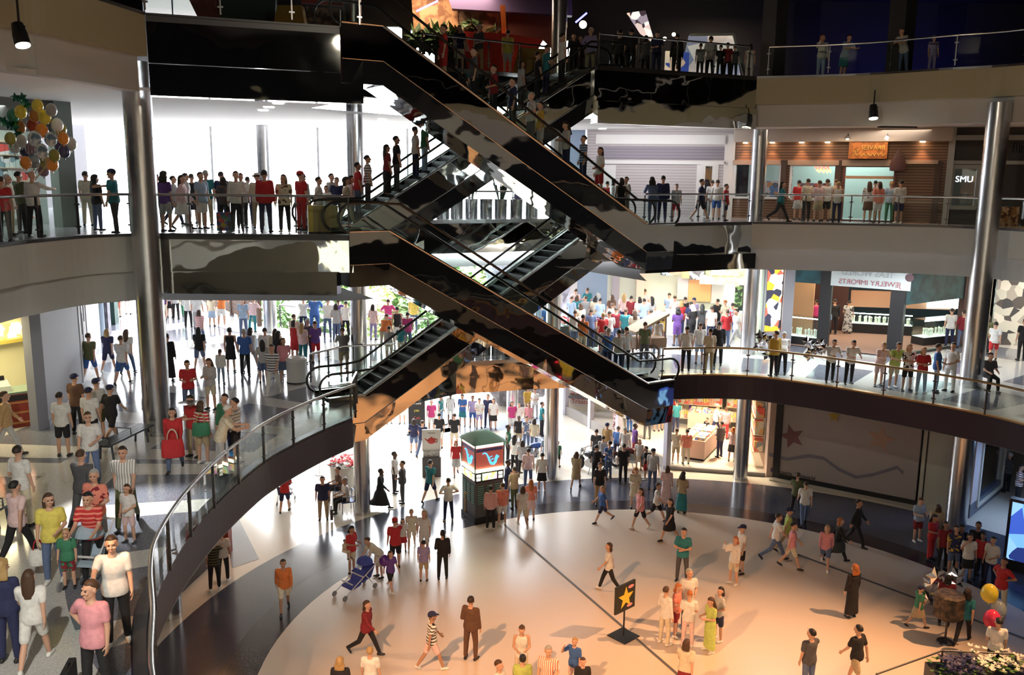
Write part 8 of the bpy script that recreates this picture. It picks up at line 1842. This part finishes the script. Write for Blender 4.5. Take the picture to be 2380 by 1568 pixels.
for a in (('D',838,110,'stand',1.70,'tee:red','pants:denim','short:black:m','person in red'),('D',864,110,'stand',1.74,'tee:white/darkgrey','pants:darkgrey','short:dark','person in grey striped shirt'),('D',889,115,'stand',1.70,'tee:darkred','longskirt:black','long:dark','long haired person in dark red'),
  ('D',914,110,'stand',1.78,'tee:black','pants:darkgrey','short:black','person in black shirt'),('D',962,110,'relax',1.70,'tee:white','pants:navy','short:black','person in white shirt'),('D',990,110,'stand',1.74,'tee:green','pants:paleblue','short:dark','person in green shirt'),
  ('D',1212,110,'stand',1.72,'tee:palegrey','pants:darkgrey','bob:dark','person in pale grey'),('D',1242,110,'stand',1.66,'tee:black','pants:black','short:black','dark clothed person'),('D',1268,110,'hold',1.74,'tee:teal','pants:navy','short:dark','person in teal with raised arm'),('D',1298,110,'stand',1.78,'tee:white','pants:black','short:black','person in white shirt and black trousers'),
  ('A',1040,-70,'stand',1.68,'tee:red','shorts:red','short:dark','person in red top'),('A',1100,-70,'stand',1.72,'tee:darkgrey','pants:black','short:black','dark clothed person high up'),('A',1140,-70,'relax',1.66,'tee:darkred','pants:black','short:black','person in dark red'),('A',1182,-70,'stand',1.72,'tee:navy','pants:black','short:black','person in navy'),('A',1238,-70,'relax',1.74,'tee:palegrey','pants:darkgrey','short:grey','grey haired person in pale shirt'),('A',1262,-70,'stand',1.66,'tee:mustard','shorts:palegrey','short:black','person in mustard top'),
  ('A',1310,-70,'hold',1.68,'tee:palegrey','pants:navy','long:dark','long haired person in grey'),('A',1350,-70,'stand',1.66,'tee:paleblue/navy','pants:navy','short:dark','person in striped top'),('A',1388,-70,'relax',1.70,'tee:white','shorts:red','bob:dark','person in white top and red shorts')):
    ride(*a)
# a small child carried, and things in hands
q = P(800, 1332, Z[1]); 
def held(name, label, cat, p, build, rz=0.0):
    t = thing(name, label, cat, p, rz); build(t); return t
def bag(w, d, h, m, hm=None, hh=.16):
    def f(t):
        mb = MB(); loft(mb, [ering(Vector((0,0,z)), Vector((1,0,0)), Vector((0,1,0)), w*a, d*b, 16) for z, a, b in ((0,.88,.85),(.02,1,1),(h*.6,.98,.9),(h,.86,.45))]); mb.build('bag_body', m, t, True)
        for y in (-d*.35, d*.35): m2 = MB(); m2.tube([(w*.45*math.cos(a), y, h+hh*math.sin(a)) for a in [PI*i/8 for i in range(9)]], .010, 6); m2.build('handle', hm or m, t, True)
    return f
def P3(u, v, ref): q = D(u, v, ref); return q
pr = P(408,1092,-5.6); held('handbag', 'big red bag carried by the person in the red jacket', 'bag', D(403,1062,pr.y-.35), bag(.27,.11,.46,cmat('red'),cmat('cream'),.25), .3)
pr = P(130,1352,-5.6); held('handbag', 'white bag carried by the person in the yellow shirt', 'bag', D(92,1312,pr.y+.0), bag(.17,.08,.30,cmat('white'),cmat('red'),.18), .4)
pr = P(474,1078,-5.6); held('shoulder_bag', 'dark green bag hanging from the red and white striped shirt', 'bag', D(468,1012,pr.y-.28), bag(.22,.09,.34,cmat('green'),cmat('tan'),.22), .2)
pr = P(1916,800,-5.6); held('handbag', 'bright pink bag at the back of the pale blue shirt, jewelry shop', 'bag', D(1918,772,pr.y-.30), bag(.15,.07,.30,cmat('pink')), 0)
q = foot('T',519,26.9,3,1.7); held('shopping_bag', 'colourful dark shopping bag beside the shirt and tie, third level', 'bag', (q.x, q.y, 0.02), lambda t: (MB().prism([(-.24,-.10),(.24,-.10),(.24,.10),(-.24,.10)], 0, .55).build('bag_body', patch('bag_print', [(.02,.02,.03),(.05,.08,.3),(.5,.05,.05),(.5,.38,.04),(.03,.2,.12)], 9), t), MB().tube([(-.1,0,.55),(0,0,.72),(.1,0,.55)], .008, 5).build('handle', BLACK, t)), .3)
pr = P(752,1208,Z[1]); held('carrying_case', 'dark flat case carried by the stout person in navy', 'bag', D(771,1204,pr.y-.1), lambda t: (MB().box(-.05,.05,-.20,.20,0,.42).build('case_body', mat('case_dark', (.05,.03,.02), .5), t), MB().tube([(0,-.08,.42),(0,0,.48),(0,.08,.42)], .012, 6).build('handle', BLACK, t)), .2)
pr = P(208,1600,-5.6); q = P(208,1350,-5.6+1.8); held('briefcase', 'black briefcase hanging beside the coral pink polo at the bottom edge', 'bag', D(160,1568,q.y), lambda t: (MB().box(-.05,.05,-.22,.22,-.22,.14).build('case_body', BLACK, t), MB().tube([(0,-.07,.14),(0,0,.19),(0,.07,.14)], .012, 6).build('handle', BLACK, t)), .2)
pr = P(452,1062,-5.6); held('serving_tray', 'round silver tray held by the person in red, second level', 'tray', D(438,938,pr.y-.42), lambda t: MB().lathe([(.05,0),(.24,.012),(.26,.03),(.24,.025),(.03,.012)], n=24).build('tray_dish', CHROME, t))
pr = P(1703,1358,Z[1]); o = bxo('paper_sheet', 'white sheet of paper held up on the dance floor', 'paper', D(1694,1280,pr.y-.12), (.15,.006,.22), mat('paper_white', (.8,.78,.74), .7), .5, .002)
pr = P(1943,1305,Z[1]); held('shoulder_bag', 'large dark bag carried by the person in black, right of the pink sweater', 'bag', D(1948,1282,pr.y-.2), bag(.26,.12,.36,mat('bag_dark', (.04,.05,.05), .6)), .2)
pr = P(908,1372,Z[1]); balloon('shiny purple balloon beside the child in purple', D(893,1302,pr.y-.1), .17, rub('balloon_purple', (.12,.03,.22)), D(902,1330,pr.y-.1))
person(Vector((P(818,1332,Z[1]).x-.20, P(818,1332,Z[1]).y-.16, Z[1]+.62)), 60, 'sit', .80, 'tee', 'cream', 'shorts', 'cream', 'short', 'dark', 'm', 'small child in cream carried by the person in red top')

# ---------- nobody stands inside a column, a wall or somebody else ----------
POSTS = [(-10.07,24.41,.37),(-5.73,32.68,.31),(1.74,36.95,.31),(10.07,37.19,.31),(16.7,31.5,.38),(-11.35,41.06,.31),(.05,45.44,.3),(16.1,36.75,.4)]
FREE = [o for o in PEOPLE if any(abs(o.location.z-z) < 1e-4 for z in Z.values()) and o.data != CACHE.get(('b', 'sit'))]
for it in range(14):
    for i, a in enumerate(FREE):
        for b in FREE[i+1:]:
            if abs(a.location.z-b.location.z) > .1: continue
            d = Vector((b.location.x-a.location.x, b.location.y-a.location.y)); L = d.length; m = .50*(a.scale.z+b.scale.z)/2
            if L < m:
                d = d/L if L > 1e-4 else Vector((1, 0)); k = (m-L)*.5
                a.location.x -= d.x*k*.6; a.location.y -= d.y*k; b.location.x += d.x*k*.6; b.location.y += d.y*k
        for x, y, r in POSTS:
            d = Vector((a.location.x-x, a.location.y-y)); m = r+.30
            if d.length < m: d = d.normalized()*m; a.location.x, a.location.y = x+d.x, y+d.y
# ---------- beyond three hundred: the smallest ones stand as one crowd ----------
def score(o):
    d = o.location-Vector((0, 0, EYE)); k = o.scale.z/max(1, d.length)
    if o.get('group'): k *= .62
    if abs(o.location.z-F) < .1: k *= .55
    if abs(o.location.z) < .1 and o.location.y > 36: k *= .85
    return k
PEOPLE.sort(key=score, reverse=True)
REST = PEOPLE[300:]; LOW = {}
def low(me):
    if me.name not in LOW:
        o = bpy.data.objects.new('tmp', me); C.objects.link(o)
        if len(me.vertices) > 400: d = o.modifiers.new('d', 'DECIMATE'); d.ratio = max(.12, 350/len(me.vertices))
        x = bpy.data.meshes.new_from_object(o.evaluated_get(bpy.context.evaluated_depsgraph_get())); bpy.data.objects.remove(o)
        LOW[me.name] = ([v.co.copy() for v in x.vertices], [tuple(p.vertices) for p in x.polygons]); bpy.data.meshes.remove(x)
    return LOW[me.name]
bpy.context.view_layer.update()
cm = MB(); ms = []
for o in REST:
    for c in [o]+list(o.children):
        m = c.material_slots[0].material
        if m not in ms: ms.append(m)
        cm.m = ms.index(m); vs, fs = low(c.data); W = c.matrix_world; cm.add([W @ v for v in vs], fs)
for o in REST:
    for c in list(o.children): bpy.data.objects.remove(c)
    bpy.data.objects.remove(o)
if REST:
    o = cm.build('crowd', ms, None, True, False); tag(o, 'rest of the crowd, the small far off people on all levels', 'crowd', None, 'stuff')
